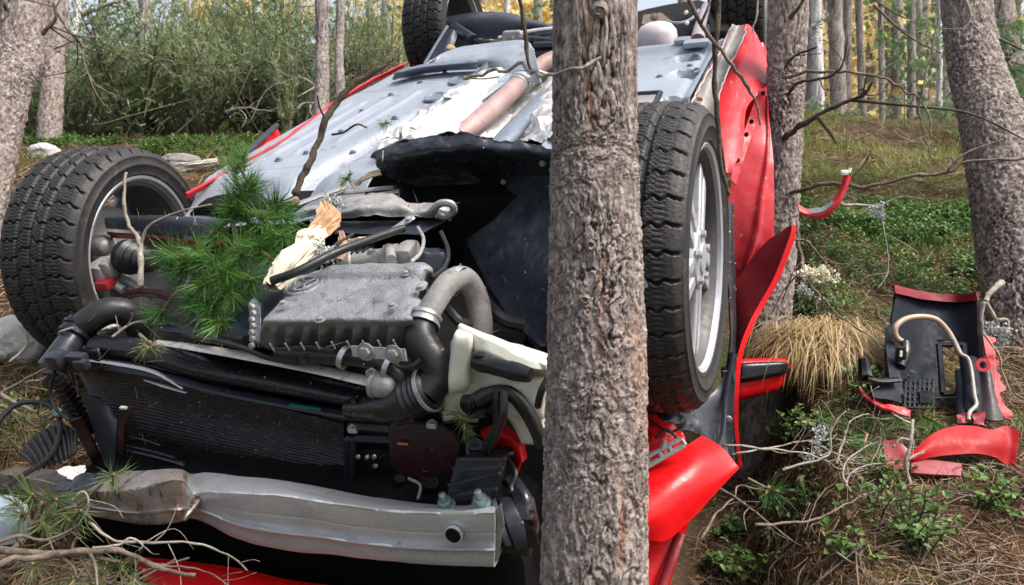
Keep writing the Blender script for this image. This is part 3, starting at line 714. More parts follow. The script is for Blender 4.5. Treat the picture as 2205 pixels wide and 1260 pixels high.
# ---- wheels
def tyre_mesh(seed=0, NB=40):
    nT, R = 1240, .317
    s = np.linspace(-1, 1, 61); th = np.linspace(0, 2 * np.pi, nT, endpoint=False)
    S, T = np.meshgrid(s, th, indexing='ij')
    zig = .75 * np.abs(S) + .07 * np.sin(S * 24) - .30 * sstep(.40, 1, np.abs(S))
    ph = (T / (2 * np.pi) * NB + zig * 1.1 + np.where(S > .40, .33, 0) + np.where(S < -.40, .61, 0) + np.where(S > 0, .45, 0)) % 1
    lat = 1 - sstep(.046, .068, np.minimum(ph, 1 - ph))
    lon = np.zeros_like(S)
    for c, w in ((-.40, .026), (.40, .026), (.0, .018)): lon = np.maximum(lon, 1 - sstep(w, w + .022, np.abs(S - c)))
    sp = (ph * 5 + .25 * np.sin(S * 46)) % 1
    sip = (1 - sstep(.08, .17, np.minimum(sp, 1 - sp))) * (np.abs(S) < .84) * (ph > .12) * (ph < .88)
    g = np.maximum(np.maximum(lat, lon) * .0115, sip * .0022)
    g = g * (1 - sstep(1.0, 1.02, np.abs(S)))
    crown = R - .012 * np.abs(S) ** 3.2
    Rr = crown - g + .0008 * fbm(np.stack([S * 9, np.cos(T) * 30, np.sin(T) * 30], -1), 2, 5)
    a = S * .100
    prof = [(.104, .3005), (.110, .295), (.1125, .291), (.1145, .2905), (.1150, .287), (.1135, .2855), (.117, .275), (.1172, .268), (.1190, .2665), (.1190, .2635), (.1172, .262), (.1145, .246), (.112, .2405), (.1130, .2385), (.108, .234), (.102, .2265), (.097, .222), (.092, .216)]
    side = lambda sg: np.array([[(sg * p[0], p[1])] * nT for p in prof])
    lo, hi = side(-1)[::-1], side(1)
    # shoulder lugs run a little way down the wall
    for arr, k0, sg in ((lo, -1, 0), (hi, 0, -1)):
        lug = 1 - sstep(.06, .10, np.minimum(ph[0 if sg == 0 else -1], 1 - ph[0 if sg == 0 else -1]))
        arr[k0, :, 1] -= lug * .006
    X = np.concatenate([lo[..., 0], a, hi[..., 0]]); RR = np.concatenate([lo[..., 1], Rr, hi[..., 1]])
    Tt = np.broadcast_to(th, X.shape)
    return np.stack([X, RR * np.cos(Tt), RR * np.sin(Tt)], -1)
TY = tyre_mesh()
_pro = {}
def wheel(c, axis, roll=0.):
    """axis points out of the car through the spokes"""
    e = bpy.data.objects.new('wheel', None); COL.objects.link(e); e.parent = car
    a = unit(np.asarray(axis, float)); r = np.array([0, 0, 1.]); y = unit(np.cross(r, a)); z = np.cross(a, y)
    Rm = Matrix(((a[0], y[0], z[0]), (a[1], y[1], z[1]), (a[2], y[2], z[2]))).to_4x4() @ Matrix.Rotation(roll, 4, 'X')
    e.matrix_local = Matrix.Translation(Vector(c)) @ Rm
    if _pro:
        for o in _pro['parts']:
            q = o.copy(); COL.objects.link(q); q.parent = e
        return e
    ps = []
    ps.append(MB().grid(TY, closed=True).build('tyre', TYRE, e, angle=30))
    pr = [(-.092, .216), (-.098, .222), (-.106, .2235), (-.109, .231), (-.104, .2355), (-.097, .2335), (-.094, .222), (-.088, .205), (-.05, .198), (.045, .200), (.075, .207), (.094, .222), (.098, .2335), (.105, .2355), (.110, .231), (.106, .2235), (.098, .221), (.084, .208), (.06, .204)]
    ps.append(MB().lathe((0, 0, 0), (1, 0, 0), pr[:7], 96).lathe((0, 0, 0), (1, 0, 0), pr[11:17], 96).build('rim', RIMM, e))
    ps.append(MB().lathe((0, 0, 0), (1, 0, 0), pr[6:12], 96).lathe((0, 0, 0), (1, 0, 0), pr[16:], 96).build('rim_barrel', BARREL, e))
    for k in range(5):
        t = k * 2 * np.pi / 5
        for off in (-.12, .12):
            u_ = np.array([0, math.cos(t + off), math.sin(t + off)]); w_ = np.array([0, -math.sin(t), math.cos(t)])
            b_ = np.array([0, math.cos(t), math.sin(t)])
            c8 = [p + np.array([x, 0, 0]) for x, p in []]
            i0, i1 = b_ * .045 + w_ * off * .16, u_ * .212
            c8 = []
            for sz in (0, 1):
                for sy in (0, 1):
                    for sx in (0, 1):
                        p = (i0, i1)[sx] + w_ * (.012 if not sx else .017) * (1 if sy else -1)
                        c8.append(p + np.array([(.095 if sx == 0 else .085) - (0 if sz else (.03 if sx == 0 else .022)), 0, 0]))
            ps.append(MB().hexa(c8, .35, 5).build('spoke', RIMM, e))
    mb = MB().lathe((0, 0, 0), (1, 0, 0), [(.04, .075), (.085, .072), (.097, .06), (.099, .034), (.103, .030), (.105, 0)], 40)
    ps.append(mb.build('hub', RIMM, e))
    mb = MB()
    for k in range(5):
        t = (k + .5) * 2 * np.pi / 5; mb.bolt((.094, .05 * math.cos(t), .05 * math.sin(t)), (1, 0, 0), .009, .012)
    ps.append(mb.build('wheel_bolts', STEEL, e)); ps[-1]['kind'] = 'stuff'
    _pro['parts'] = ps
    return e
wl_c, wl_a = np.array([-.84, .077, -.037]), unit(np.array([math.cos(.096) * math.cos(-.09), math.sin(.096) * math.cos(-.09), math.sin(-.09)]))
wheel(wl_c, -wl_a, .3)
wr_c, wr_a = P(1408, 556, d=1.66), unit(np.array([1, -.05, .015]))
wheel(wr_c, wr_a, .62)
wheel((-.735, 2.56, .02), (-1, 0.03, 0), .9)
wheel((.80, 2.60, .0), (1, 0, 0), .2)

# photo-left front corner seen through the wheel
mb = MB().lathe(wl_c + wl_a * .0, wl_a, [(-.02, .05), (-.02, .142), (-.008, .142), (-.004, .138), (-.004, .075), (.03, .07), (.03, .03)], 60)
part('brake_disc', mb, GREYM)
c = P(232, 600, d=2.22)
cal = part('brake_caliper', MB().box(c, (.035, .045, .06), rad=.4, n=4).box(c + np.array([.03, .0, .035]), (.022, .03, .028), rad=.4).box(c + np.array([.03, .02, -.05]), (.02, .02, .03), rad=.4).tube([c + np.array([.03, -.02, 0]), c + np.array([.075, -.03, -.02])], .012, 8, 1), GREYM)
part('caliper_pad', MB().box(P(226, 612, d=2.17), (.024, .02, .012), rad=.2), RED_I, cal)
part('steering_knuckle', MB().tube([P(205, 520, d=2.3), P(230, 555, d=2.3), P(240, 620, d=2.3), P(255, 665, d=2.28)], [.03, .042, .035, .022], 12).tube([P(235, 590, d=2.26), P(285, 612, d=2.2), P(330, 640, d=2.14)], [.016, .012, .012], 10).box(P(222, 530, d=2.28), (.035, .035, .03), rad=.45), GREYM)
mb = MB(); ca = P(270, 552, d=2.2); cb = P(400, 575, d=2.1); ax = unit(cb - ca)
L_ = np.linalg.norm(cb - ca)
mb.lathe(ca, ax, [(0, .0), (0, .047)] + [(.012 + .012 * k, (.052 if k % 2 else .044) - .0028 * k) for k in range(8)] + [(.115, .020), (L_, .018)], 26)
part('drive_shaft', mb, RUB)
arm = PD((232, 472, 2.28), (330, 467, 2.2), (400, 470, 2.14), (480, 478, 2.06))
arm2 = PD((232, 492, 2.26), (330, 500, 2.18), (400, 508, 2.12), (480, 512, 2.04))
mb = MB(); G_ = np.stack([arm, (np.array(arm) + arm2) / 2 + np.array([0, 0, .012]), arm2], 1); G_ = net(G_.swapaxes(0, 1), 9, 30, .002, 30)
mb.shell(G_, .012)
ca_ = part('control_arm', mb, PLA2)
part('painted_underside', MB().shell(net([[p + np.array([0, -.008, -.008]) for p in arm2], [p + np.array([0, .005, -.03]) for p in arm2]], 4, 20, .002, 30), .005), RED_I, ca_)
part('tie_rod', MB().tube(PD((240, 655, 2.2), (300, 630, 2.15), (380, 640, 2.05)), .012, 10), MAROON)

# ---- oil pan: ribbed casting with an emblem cast into it
pc = [P(552, 752, z=.05), P(872, 760, z=.05), P(585, 665, z=.02), P(930, 600, z=.05), P(560, 690, z=.155), P(878, 688, z=.155), P(676, 577, z=.160), P(925, 570, z=.165)]
# order: x+2y+4z
def pan_disp(w, V):
    front = sstep(-.80, -.97, V[:, 1]) * (1 - sstep(.80, .99, V[:, 2]))
    rib = np.abs(((V[:, 0] + 1) * 4.4) % 1 - .5) * 2
    w = w + np.outer(front * sstep(.75, .2, V[:, 2]) * (.012 * sstep(.35, .6, rib) - .006), [0, -1, .1])
    right = sstep(.80, .97, V[:, 0]) * (1 - sstep(.80, .99, V[:, 2]))
    rib2 = np.abs(((V[:, 1] + 1) * 1.6) % 1 - .5) * 2
    w = w + np.outer(right * (.010 * sstep(.3, .7, rib2)), [1, 0, 0])
    top = sstep(.8, .97, V[:, 2])
    w = w + np.outer(top * (.010 * sstep(.45, .62, V[:, 1]) - .012 * sstep(.55, .9, -V[:, 0]) * sstep(-.2, .3, V[:, 1]) + .003 * fbm(w * 20, 3, 8)), [0, 0, 1])
    return w + .0012 * fbm(w * 70, 2, 3)[:, None]
pan = part('oil_pan', MB().hexa(pc, .16, 64, pan_disp), CAST, angle=0)
ec = P(655, 612, z=.157); mb = MB()
mb.lathe(ec + np.array([0, 0, -.012]), (0, 0, 1), [(0, .043), (.012, .042), (.015, .038), (.013, .036), (.010, .034), (.010, 0)], 8)
mb.lathe(ec + np.array([0, 0, -.002]), (0, 0, 1), [(0, .028), (.005, .028), (.005, .024), (0, .024)], 40)
def bar(a, b, z, w=.0028): return mb.tube([ec + np.array([*a, z]), ec + np.array([*b, z])], w, 6, 1)
for a, b in (((-.014, .020), (-.001, -.001)), ((.014, .020), (.001, -.001)), ((-.024, .008), (-.011, -.021)), ((.024, .008), (.011, -.021)), ((-.011, -.021), (0, .003)), ((.011, -.021), (0, .003))): bar(a, b, .001)
part('cast_emblem', mb, CAST, pan)
mb = MB()
for k in range(9):
    q = P(590 + 33 * k, 755 - 1 * k, d=1.335 - .008 * k); mb.tube([q, q + np.array([0, -.004, .016])], .0016, 5, 1)
part('pan_studs', mb, STEEL, pan)['kind'] = 'stuff'
q = [P(755, 745, d=1.31), P(870, 752, d=1.28), P(874, 778, d=1.28), P(760, 768, d=1.31)]
mb = MB().plate(q, .006); mb.bolt(P(788, 757, d=1.3), (0, -1, .2), .010, .008); mb.bolt(P(848, 762, d=1.27), (0, -1, .2), .010, .008)
part('flange_bracket', mb, GREYM)
mb = MB().tube([P(818, 560, z=.10), P(745, 566, z=.10)], .022, 14, 1).lathe(P(860, 552, z=.10), unit(P(750, 566, z=.1) - P(860, 552, z=.1)), [(0, 0), (0, .028), (.03, .028), (.032, .022), (.1, .022), (.104, .027), (.13, .027)], 20)
mb.box(P(878, 545, z=.105), (.022, .03, .022), rad=.3).tube([P(838, 535, z=.12), P(842, 560, z=.12)], .012, 10, 1).bolt(P(800, 545, z=.13), (0, 0, 1))
part('starter_motor', mb, GREYM)
mb = MB()
for k in range(7): q = P(718 + 13 * k, 560 - 2 * k, z=.105); mb.box(q, (.004, .024, .020), rad=.2, n=2)
part('gearbox_ribs', mb, DARKM)['kind'] = 'stuff'
part('gearbox', MB().hexa([P(*t, z=b) for b in (-.1, .07) for t in ((430, 720), (555, 740), (560, 560), (700, 560))], .25, 8, lambda w, V: w + .01 * fbm(w * 20, 3, 5)[:, None]), DARKM)

# ---- crumpled subframe over the gearbox
sf = [[P(700, 452, z=.11), P(760, 428, z=.13), P(800, 416, z=.13), P(850, 424, z=.13), P(885, 440, z=.12), P(930, 436, z=.12), P(968, 436, z=.125)],
      [P(705, 462, z=.12), P(760, 448, z=.145), P(805, 440, z=.145), P(850, 442, z=.14), P(890, 452, z=.13), P(930, 450, z=.13), P(975, 455, z=.12)],
      [P(715, 470, z=.11), P(760, 468, z=.125), P(810, 466, z=.125), P(855, 466, z=.12), P(895, 466, z=.12), P(930, 466, z=.11), P(970, 474, z=.10)]]
A = net(sf, 34, 90, .006, 22); A[..., 2] += .012 * (crease(A, 16, 3) - .6)
sub = part('subframe', MB().shell(A, .004), GREYM, angle=25)
mb = MB().hexa([P(*t, z=b) for b in (.02, .10) for t in ((722, 505), (905, 505), (722, 478), (960, 478))], .15, 8, lambda w, V: w + .004 * fbm(w * 30, 2, 5)[:, None])
part('cross_tube', mb, DARKM, sub)
mb = MB()
for k, (a, b) in enumerate((((640, 440), (745, 402)), ((655, 452), (860, 412)), ((690, 420), (850, 404)), ((648, 466), (720, 446)))): mb.tube([P(*a, z=.115 - .008 * k), P(*b, z=.12 - .008 * k)], .011, 8, 1, flat=.5)
part('edge_rails', mb, GREYM, sub)['kind'] = 'stuff'
part('hook_end', MB().tube([P(930, 452, z=.13), P(950, 438, z=.145), P(972, 440, z=.14), P(976, 456, z=.12), P(958, 466, z=.11), P(940, 462, z=.12)], .009, 8), GREYM, sub)
mb = MB().tube([P(845, 498, z=.14), P(888, 468, z=.15)], .011, 8, 1, flat=.5).bolt(P(880, 474, z=.155), (0, -.5, 1), .006)
part('cable_bracket', mb, STEEL, sub)
part('brake_hose', MB().tube([P(585, 605, z=.18), P(640, 585, z=.19), P(720, 545, z=.19), P(800, 515, z=.17), P(868, 492, z=.15)], .0085, 10), RUB)

# ---- black undertray sprung loose
lip = [PD((790, 337, 2.00), (850, 312, 1.97), (930, 296, 1.94), (1010, 293, 1.90), (1100, 302, 1.86), (1190, 318, 1.82), (1290, 338, 1.78)),
       PD((800, 352, 1.99), (860, 340, 1.96), (935, 328, 1.93), (1010, 325, 1.9), (1100, 330, 1.86), (1190, 336, 1.83), (1290, 352, 1.80)),
       PD((822, 368, 2.06), (870, 368, 2.05), (935, 362, 2.05), (1010, 358, 2.03), (1095, 352, 1.97), (1190, 352, 1.90), (1290, 362, 1.86)),
       PD((870, 395, 2.2), (905, 402, 2.22), (950, 405, 2.25), (1015, 400, 2.2), (1080, 392, 2.1), (1160, 385, 2.0), (1290, 385, 1.93))]
L_ = net(lip, 40, 110, .006, 14); k = np.linspace(1, 0, 40)[:, None] ** 3
L_[..., 2] += k * .012 * fbm(L_ * 26, 3, 3); L_[..., 1] -= k * .014 * fbm(L_ * 34, 3, 13); L_[:, :8, 0] += np.linspace(1, 0, 8)[None] * .03 * fbm(L_[:, :8] * 30, 3, 9); L_ = L_ + .006 * (crease(L_, 10, 8) - .6)[..., None]
tray = part('undertray', MB().shell(L_, .005), TRAY)
face = [PD((1040, 396, 2.16), (1090, 376, 2.08), (1150, 360, 2.0), (1215, 350, 1.93), (1300, 345, 1.86)), PD((985, 465, 2.17), (1050, 450, 2.08), (1120, 445, 1.98), (1215, 440, 1.88), (1300, 440, 1.8)),
        PD((1030, 570, 2.03), (1085, 560, 1.97), (1140, 555, 1.9), (1215, 550, 1.8), (1300, 550, 1.72)), PD((1095, 680, 1.86), (1130, 675, 1.83), (1165, 670, 1.78), (1215, 665, 1.7), (1300, 660, 1.62)),
        PD((1165, 750, 1.70), (1180, 750, 1.69), (1195, 752, 1.67), (1215, 755, 1.64), (1300, 760, 1.55))]
L_ = net(face, 70, 50, .010, 6); L_ = L_ + .0
part('wheel_arch_liner', MB().shell(L_, .005), TRAY)
wing = [PD((1040, 396, 2.17), (985, 465, 2.18), (1030, 570, 2.04), (1095, 680, 1.87), (1165, 750, 1.71)), PD((990, 420, 2.3), (950, 500, 2.34), (965, 580, 2.3), (1030, 700, 2.1), (1150, 780, 1.85)), PD((960, 430, 2.5), (930, 520, 2.5), (940, 600, 2.5), (1000, 740, 2.3), (1130, 820, 2.0))]
part('liner_wing', MB().shell(net(wing, 24, 50, .012, 8), .005), TRAY)
mb = MB()
for px, py, d in ((1168, 352, 1.9), (1010, 418, 2.14), (1190, 470, 1.88), (1084, 392, 2.08)): mb.lathe(P(px, py, d=d - .03), unit(P(px, py, d=d - .06) - P(px, py, d=d)), [(0, .008), (.003, .007), (.005, .003), (.005, 0)], 10)
part('liner_clips', mb, GREYM)['kind'] = 'stuff'
part('torn_insulation', MB().shell(net([PD((758, 395, 2.04), (785, 378, 2.02), (818, 368, 2.0)), PD((765, 400, 2.03), (792, 386, 2.0), (822, 376, 1.99))], 8, 20, .012, 30), .004), TANP)

# ---- intake pipe, coolant and charge hoses on the photo-right
el = PD((912, 690, 1.40), (940, 645, 1.43), (968, 608, 1.47), (1000, 600, 1.53), (1025, 640, 1.56), (1035, 700, 1.56), (1030, 760, 1.56))
part('intake_pipe', MB().tube(el, [.0225, .0215, .022, .023, .024, .024, .023], 24), HOSEG)
bh = PD((912, 690, 1.40), (903, 722, 1.385), (915, 752, 1.38), (938, 785, 1.375), (940, 815, 1.375), (915, 845, 1.37))
hose = part('charge_hose', MB().tube(bh, [.025, .028, .030, .030, .031, .032], 24), RUB)
ax = unit(bh[0] - bh[1])
part('hose_clamp', MB().lathe(bh[0], ax, [(-.010, .029), (-.010, .031), (-.004, .031), (-.003, .029), (.002, .029), (.003, .032), (.009, .032), (.010, .026)], 30), STEEL, hose)
ca, cb = P(925, 838, d=1.365), P(862, 868, d=1.39); ax = unit(cb - ca)
mb = MB().lathe(ca, ax, [(-.004, .028)] + [(.006 * k, .038 if k % 2 else .033) for k in range(9)] + [(.055, .034), (.075, .033)], 30)
part('corrugated_sleeve', mb, RUB, hose)
part('hose_clamp', MB().lathe(ca + ax * .004, ax, [(-.004, .0385), (-.004, .0405), (.003, .0405), (.003, .0385)], 30), STEEL, hose)
mb = MB().tube([cb, P(830, 876, d=1.40), P(790, 880, d=1.43), P(755, 880, d=1.46)], [.033, .031, .024, .02], 18, flat=.9)
mb.hexa([P(*t) if False else P(t[0], t[1], d=t[2]) for t in ((748, 902, 1.45), (862, 908, 1.39), (752, 896, 1.5), (866, 902, 1.45), (752, 868, 1.45), (850, 862, 1.4), (756, 862, 1.5), (854, 856, 1.45))], .25, 6)
for k in range(4): mb.box(P(765 + 24 * k, 868 - k, d=1.425 - .014 * k), (.006, .006, .012), rad=.3, n=2)
part('plastic_duct', mb, PLA)
part('coolant_hose', MB().tube(PD((740, 765, 1.42), (790, 772, 1.41), (830, 785, 1.40), (862, 815, 1.39), (870, 840, 1.40)), [.016, .018, .018, .018, .016], 16), RUB)
part('coolant_hose', MB().tube(PD((600, 760, 1.50), (665, 765, 1.46), (740, 768, 1.425)), [.014, .015, .017], 14), RUB)
mb = MB().lathe(P(826, 832, d=1.385), unit(P(700, 805, d=1.44) - P(826, 832, d=1.385)), [(-.026, 0), (-.025, .008), (-.018, .017), (-.006, .0215), (.008, .022), (.012, .0215), (.012, .024), (.02, .024), (.02, .019)], 28)
part('pipe_end_cap', mb, GREYM)

# ---- radiator pack, bent at its photo-left end
YR = -.45
core = [PL([(112, 790), (180, 788), (330, 800), (520, 850), (745, 905)], y=YR), PL([(130, 845), (195, 850), (330, 860), (520, 910), (745, 960)], y=YR + .01), PL([(165, 905), (215, 915), (330, 930), (520, 970), (745, 1020)], y=YR), PL([(205, 985), (250, 985), (340, 1000), (520, 1035), (745, 1075)], y=YR + .02)]
for r in core: r[0] = r[0] + np.array([0, .08, 0]); r[1] = r[1] + np.array([0, .02, 0])
A = net(core, 240, 120, .003, 12)
n = np.cross(np.gradient(A, axis=0), np.gradient(A, axis=1)); n /= np.linalg.norm(n, axis=2, keepdims=True)
k = (np.arange(240) * 30 / 240) % 1
rid = (np.abs(k - .5) < .26).astype(float)
dam = .0011 * fbm(A * np.array([25, 25, 60]), 3, 4)
A = A - n * (rid[:, None] * .0065 + dam)[..., None] * np.sign(n[..., 1:2])*-1
rad = part('radiator', MB().shell(A, .02), FIN, angle=30)
mb = MB()
for i, (a, b, r, sag) in enumerate(((PL([(205, 742), (300, 752), (430, 790), (600, 822), (785, 858)], y=-.44), None, .030, 0),)): mb.tube(a, [.026, .028, .029, .029, .027], 16, flat=.75)
part('top_tank', mb, PLA, rad)
a = PL([(230, 790), (330, 806), (470, 842), (620, 872), (760, 897)], y=-.475)
part('tank_crimp', MB().tube(a, .011, 8, flat=.6), PLA2, rad)
a = [P(335, 737, d=1.66), P(430, 750, d=1.60), P(540, 768, d=1.55), P(680, 795, d=1.48), P(806, 824, d=1.40)]
part('silver_pipe', MB().tube(a, [.008, .011, .013, .013, .013], 14, flat=.38), mat('pale_aluminium_pipe', (.66, .63, .57), (.52, .49, .44), .42, .35, s=30, dirt=(.16, .12, .09), dirt_s=40, dirt_t=.56, bump=.2), rad)
part('black_rail', MB().tube([p + np.array([0, .03, .018]) for p in a], .012, 8, flat=.5), PLA, rad)
a = PL([(180, 775), (250, 783), (330, 800), (395, 836)], y=-.485)
part('bent_trim_strip', MB().tube(a, [.003, .006, .006, .004], 6, flat=.4), STEEL, rad)
part('bent_trim_strip', MB().tube(PL([(310, 818), (350, 830), (402, 846)], y=-.49), [.002, .005, .003], 6, flat=.4), STEEL, rad)
part('green_label', MB().plate(PL([(622, 870), (690, 880), (690, 886), (622, 876)], y=-.495), .002), mat('teal_label', (.0, .16, .13), (.0, .12, .10), .4), rad)
mb = MB()
for k in range(13):
    q = P(112 + 6.5 * k, 800 + 10.5 * k, y=YR + .06 - .003 * k); mb.box(q, (.022, .014, .005), rad=.3, n=2)
part('end_tank', mb, PLA, rad)
part('end_tank_corner', MB().hexa([P(t[0], t[1], d=t[2]) for t in ((118, 800, 1.80), (220, 800, 1.72), (118, 795, 1.9), (220, 795, 1.82), (125, 770, 1.8), (215, 745, 1.72), (130, 765, 1.9), (220, 742, 1.82))], .2, 6, lambda w, V: w + .006 * fbm(w * 40, 2, 3)[:, None]), PLA, rad)
mb = MB().plate(PL([(150, 908), (172, 900), (218, 990), (200, 1000)], y=-.52), .006)
br = part('side_bracket', mb, MAROON)
part('side_bracket', MB().plate(PL([(252, 893), (262, 880), (278, 882), (284, 890), (268, 915), (266, 985), (255, 990)], y=-.53), .006), MAROON)
mb = MB().shell(net([PL([(175, 850), (215, 860), (250, 895)], y=-.47), PL([(205, 930), (230, 935), (252, 940)], y=-.50), PL([(228, 1005), (236, 1008), (246, 1006)], y=-.54)], 16, 12, .006, 20), .005)
part('tapered_support', mb, PLA2)
for a, b, r in (((280, 940), (345, 958), .0025), ((268, 958), (378, 985), .0035), ((275, 968), (400, 1000), .006)):
    part('air_guide_rib', MB().tube(PL([a, ((a[0] + b[0]) / 2, (a[1] + b[1]) / 2 - 2), b], y=-.515), r, 6, flat=.5), PLA2)
part('edge_clip', MB().box(P(266, 878, y=-.535), (.009, .004, .003), rad=.3, n=2), CREAM)
# side frame, bolts and bracket on its photo-right end
mb = MB()
fr = PL([(745, 905), (870, 915), (870, 1070), (745, 1065)], y=-.46)
mb.plate(fr, .02, (0, 1, 0))
sf_ = part('side_frame', mb, PLA)
mb = MB()
for s in ([(752, 918), (870, 928)], [(765, 945), (870, 950)], [(760, 948), (758, 1050)], [(748, 945), (746, 1048)]): mb.tube(PL(s, y=-.49), .007, 8, 1)
part('frame_ribs', mb, PLA2, sf_)['kind'] = 'stuff'
mb = MB().plate(PL([(775, 975), (862, 980), (858, 1018), (800, 1015), (778, 1000)], y=-.485), .012, (0, 1, 0))
lp = part('lock_plate', mb, PLA, sf_)
mb = MB()
for px, py in ((772, 983), (791, 984), (806, 983), (809, 1003)): mb.lathe(P(px, py, y=-.495), (0, -1, .1), [(0, .0055), (.004, .005), (.006, 0)], 10)
part('rivet_heads', mb, STEEL, sf_)['kind'] = 'stuff'
pts = PL([(836, 928), (850, 918), (882, 912), (950, 918), (985, 945), (990, 965), (972, 1010), (930, 1028), (880, 1024), (840, 1005)], y=-.55)
mp = part('mounting_plate', MB().plate(pts, .008, (0, 1, 0)), MAROON)
part('plate_flange', MB().shell(net([PL([(836, 928), (850, 915), (882, 908)], y=-.55), PL([(838, 918), (856, 908), (888, 906)], y=-.52)], 4, 12), .003), PLA2, mp)
part('orange_tab', MB().box(P(867, 956, y=-.556), (.011, .002, .0016), rad=.2, n=2), mat('orange_plastic', (.6, .22, .10), (.5, .2, .1)), mp)
mb = MB().tube(PL([(925, 1035), (900, 1080), (895, 1110)], y=-.50), .02, 10).tube(PL([(860, 1030), (858, 1080)], y=-.5), .012, 8, 1)
part('dark_strut', mb, PLA)
# crash box with two plated bolts
c8 = [P(t[0], t[1], y=t[2]) for t in ((955, 1095, -.62), (1060, 1100, -.62), (975, 1085, -.52), (1075, 1080, -.50), (982, 985, -.60), (1090, 985, -.60), (995, 975, -.50), (1100, 970, -.5))]
cb_ = part('crash_box', MB().hexa(c8, .12, 6), PLA2)
mb = MB()
for s in ([(975, 1010), (1082, 1008)], [(966, 1045), (1076, 1018)], [(958, 1068), (1070, 1052)]): mb.tube(PL(s, y=-.635), .0035, 6, 1)
part('pressed_ribs', mb, PLA2, cb_)['kind'] = 'stuff'
for px, py in ((960, 1088), (1036, 1082)):
    q = P(px, py, y=-.655); mb = MB().lathe(q, (0, -.12, 1), [(-.004, 0), (-.004, .017), (0, .017), (.001, .013), (.012, .012), (.013, .007), (.028, .0062), (.030, 0)], 12)
    part('plated_bolt', mb, GALV, cb_)

# ---- bumper beam: hollow extrusion, buckled near its photo-left end
YB = -.70
xs_ = [2, 110, 200, 300, 385, 415, 450, 520, 620, 740, 850, 960, 1066]
top_f = [1018, 1040, 1058, 1050, 1032, 1060, 1056, 1060, 1066, 1085, 1100, 1106, 1104]
bot_f = [1052, 1085, 1108, 1125, 1122, 1112, 1124, 1158, 1180, 1194, 1205, 1213, 1216]
top_b = [1000, 1012, 1020, 1014, 1012, 1022, 1018, 1026, 1036, 1060, 1078, 1090, 1086]
dy = [.17, .10, .04, .0, -.035, .03, .025, .005, -.004, .004, 0, 0, 0]
rows = []
for f_, (bulge, fr_) in zip(('t', 'a', 'b', 'c', 'd', 'e', 'f', 'g', 'h'), ((0, 0), (.001, .03), (.003, .34), (.0005, .36), (.003, .39), (.005, .67), (.014, .70), (.0045, .73), (0, 1.0))):
    rows.append([P(x, a + (b - a) * fr_, y=YB + d_ - bulge) for x, a, b, d_ in zip(xs_, top_f, bot_f, dy)])
rows = [[P(x, a, y=YB + .075 + d_) for x, a, d_ in zip(xs_, top_b, dy)], [P(x, a - 1.5, y=YB + .006 + d_) for x, a, d_ in zip(xs_, top_f, dy)]] + rows[1:] + [[p + np.array([0, .07, .0]) for p in rows[-1]]]
A = net(rows, 60, 220, .002, 13, lin=False)
A[..., 1] -= .004 * fbm(A * np.array([7, 3, 3]), 2, 9)
V_ = A.reshape(-1, 3)
beam = part('bumper_beam', MB().shell(A[:, 80:], .004), ALU, angle=25)
part('buckled_end', MB().shell(A[:, :82], .0045), ALU_B, beam, angle=25)
mb = MB(); q = P(976, 1153, y=YB - .016)
mb.lathe(q, (0, -1, .2), [(-.006, .016), (.0005, .0165), (.0012, .0155), (.0008, .0138), (-.003, .013), (-.003, 0)], 30)
part('tow_hole_rim', mb, ALU, beam)
part('tow_hole', MB().lathe(P(974, 1155, y=YB - .017), (0, -1, .2), [(-.001, .0133), (.0002, .013), (.0002, 0)], 24), VOID, beam)
0 and part('tape_patch', MB().shell(net([PL([(368, 1030), (384, 1031)], y=YB - .035), PL([(367, 1054), (383, 1056)], y=YB - .04)], 6, 6, .002, 40), .002), CREAM, beam)
part('end_plate', MB().plate(PL([(1064, 1104), (1078, 1085), (1085, 1130), (1072, 1212), (1066, 1216)], y=YB + .01), .004), STEEL, beam)

# ---- washer bottle, pump and wiring
bt = [P(t[0], t[1], d=t[2]) for t in ((962, 850, 1.42), (1190, 870, 1.36), (975, 840, 1.56), (1200, 850, 1.52), (968, 722, 1.36), (1200, 800, 1.28), (1000, 700, 1.50), (1210, 768, 1.42))]
def btd(w, V): return w + np.outer(.016 * fbm(w * 14, 3, 4) + .012 * (crease(w, 11, 4) - .6) - .012 * sstep(.1, .6, V[:, 0]) * sstep(-.2, -.9, V[:, 1]) * (np.abs(V[:, 2]) < .6), [0, -1, .3])
bottle = part('washer_bottle', MB().hexa(bt, .28, 20, btd), CREAM, angle=0)
bt = [P(t[0], t[1], d=t[2]) for t in ((1118, 958, 1.40), (1168, 965, 1.38), (1128, 950, 1.46), (1170, 955, 1.45), (1060, 830, 1.37), (1180, 815, 1.34), (1075, 815, 1.48), (1190, 800, 1.45))]
part('bottle_spout', MB().hexa(bt, .3, 12, lambda w, V: w + .008 * fbm(w * 16, 2, 7)[:, None]), CREAM, bottle, angle=0)
part('bottle_spout', MB().hexa([P(t[0], t[1], d=t[2]) for t in ((955, 905, 1.44), (1010, 900, 1.42), (960, 900, 1.5), (1015, 895, 1.5), (962, 820, 1.4), (1060, 830, 1.38), (970, 815, 1.5), (1065, 825, 1.48))], .3, 10, lambda w, V: w + .010 * fbm(w * 16, 2, 9)[:, None]), CREAM, bottle, angle=0)
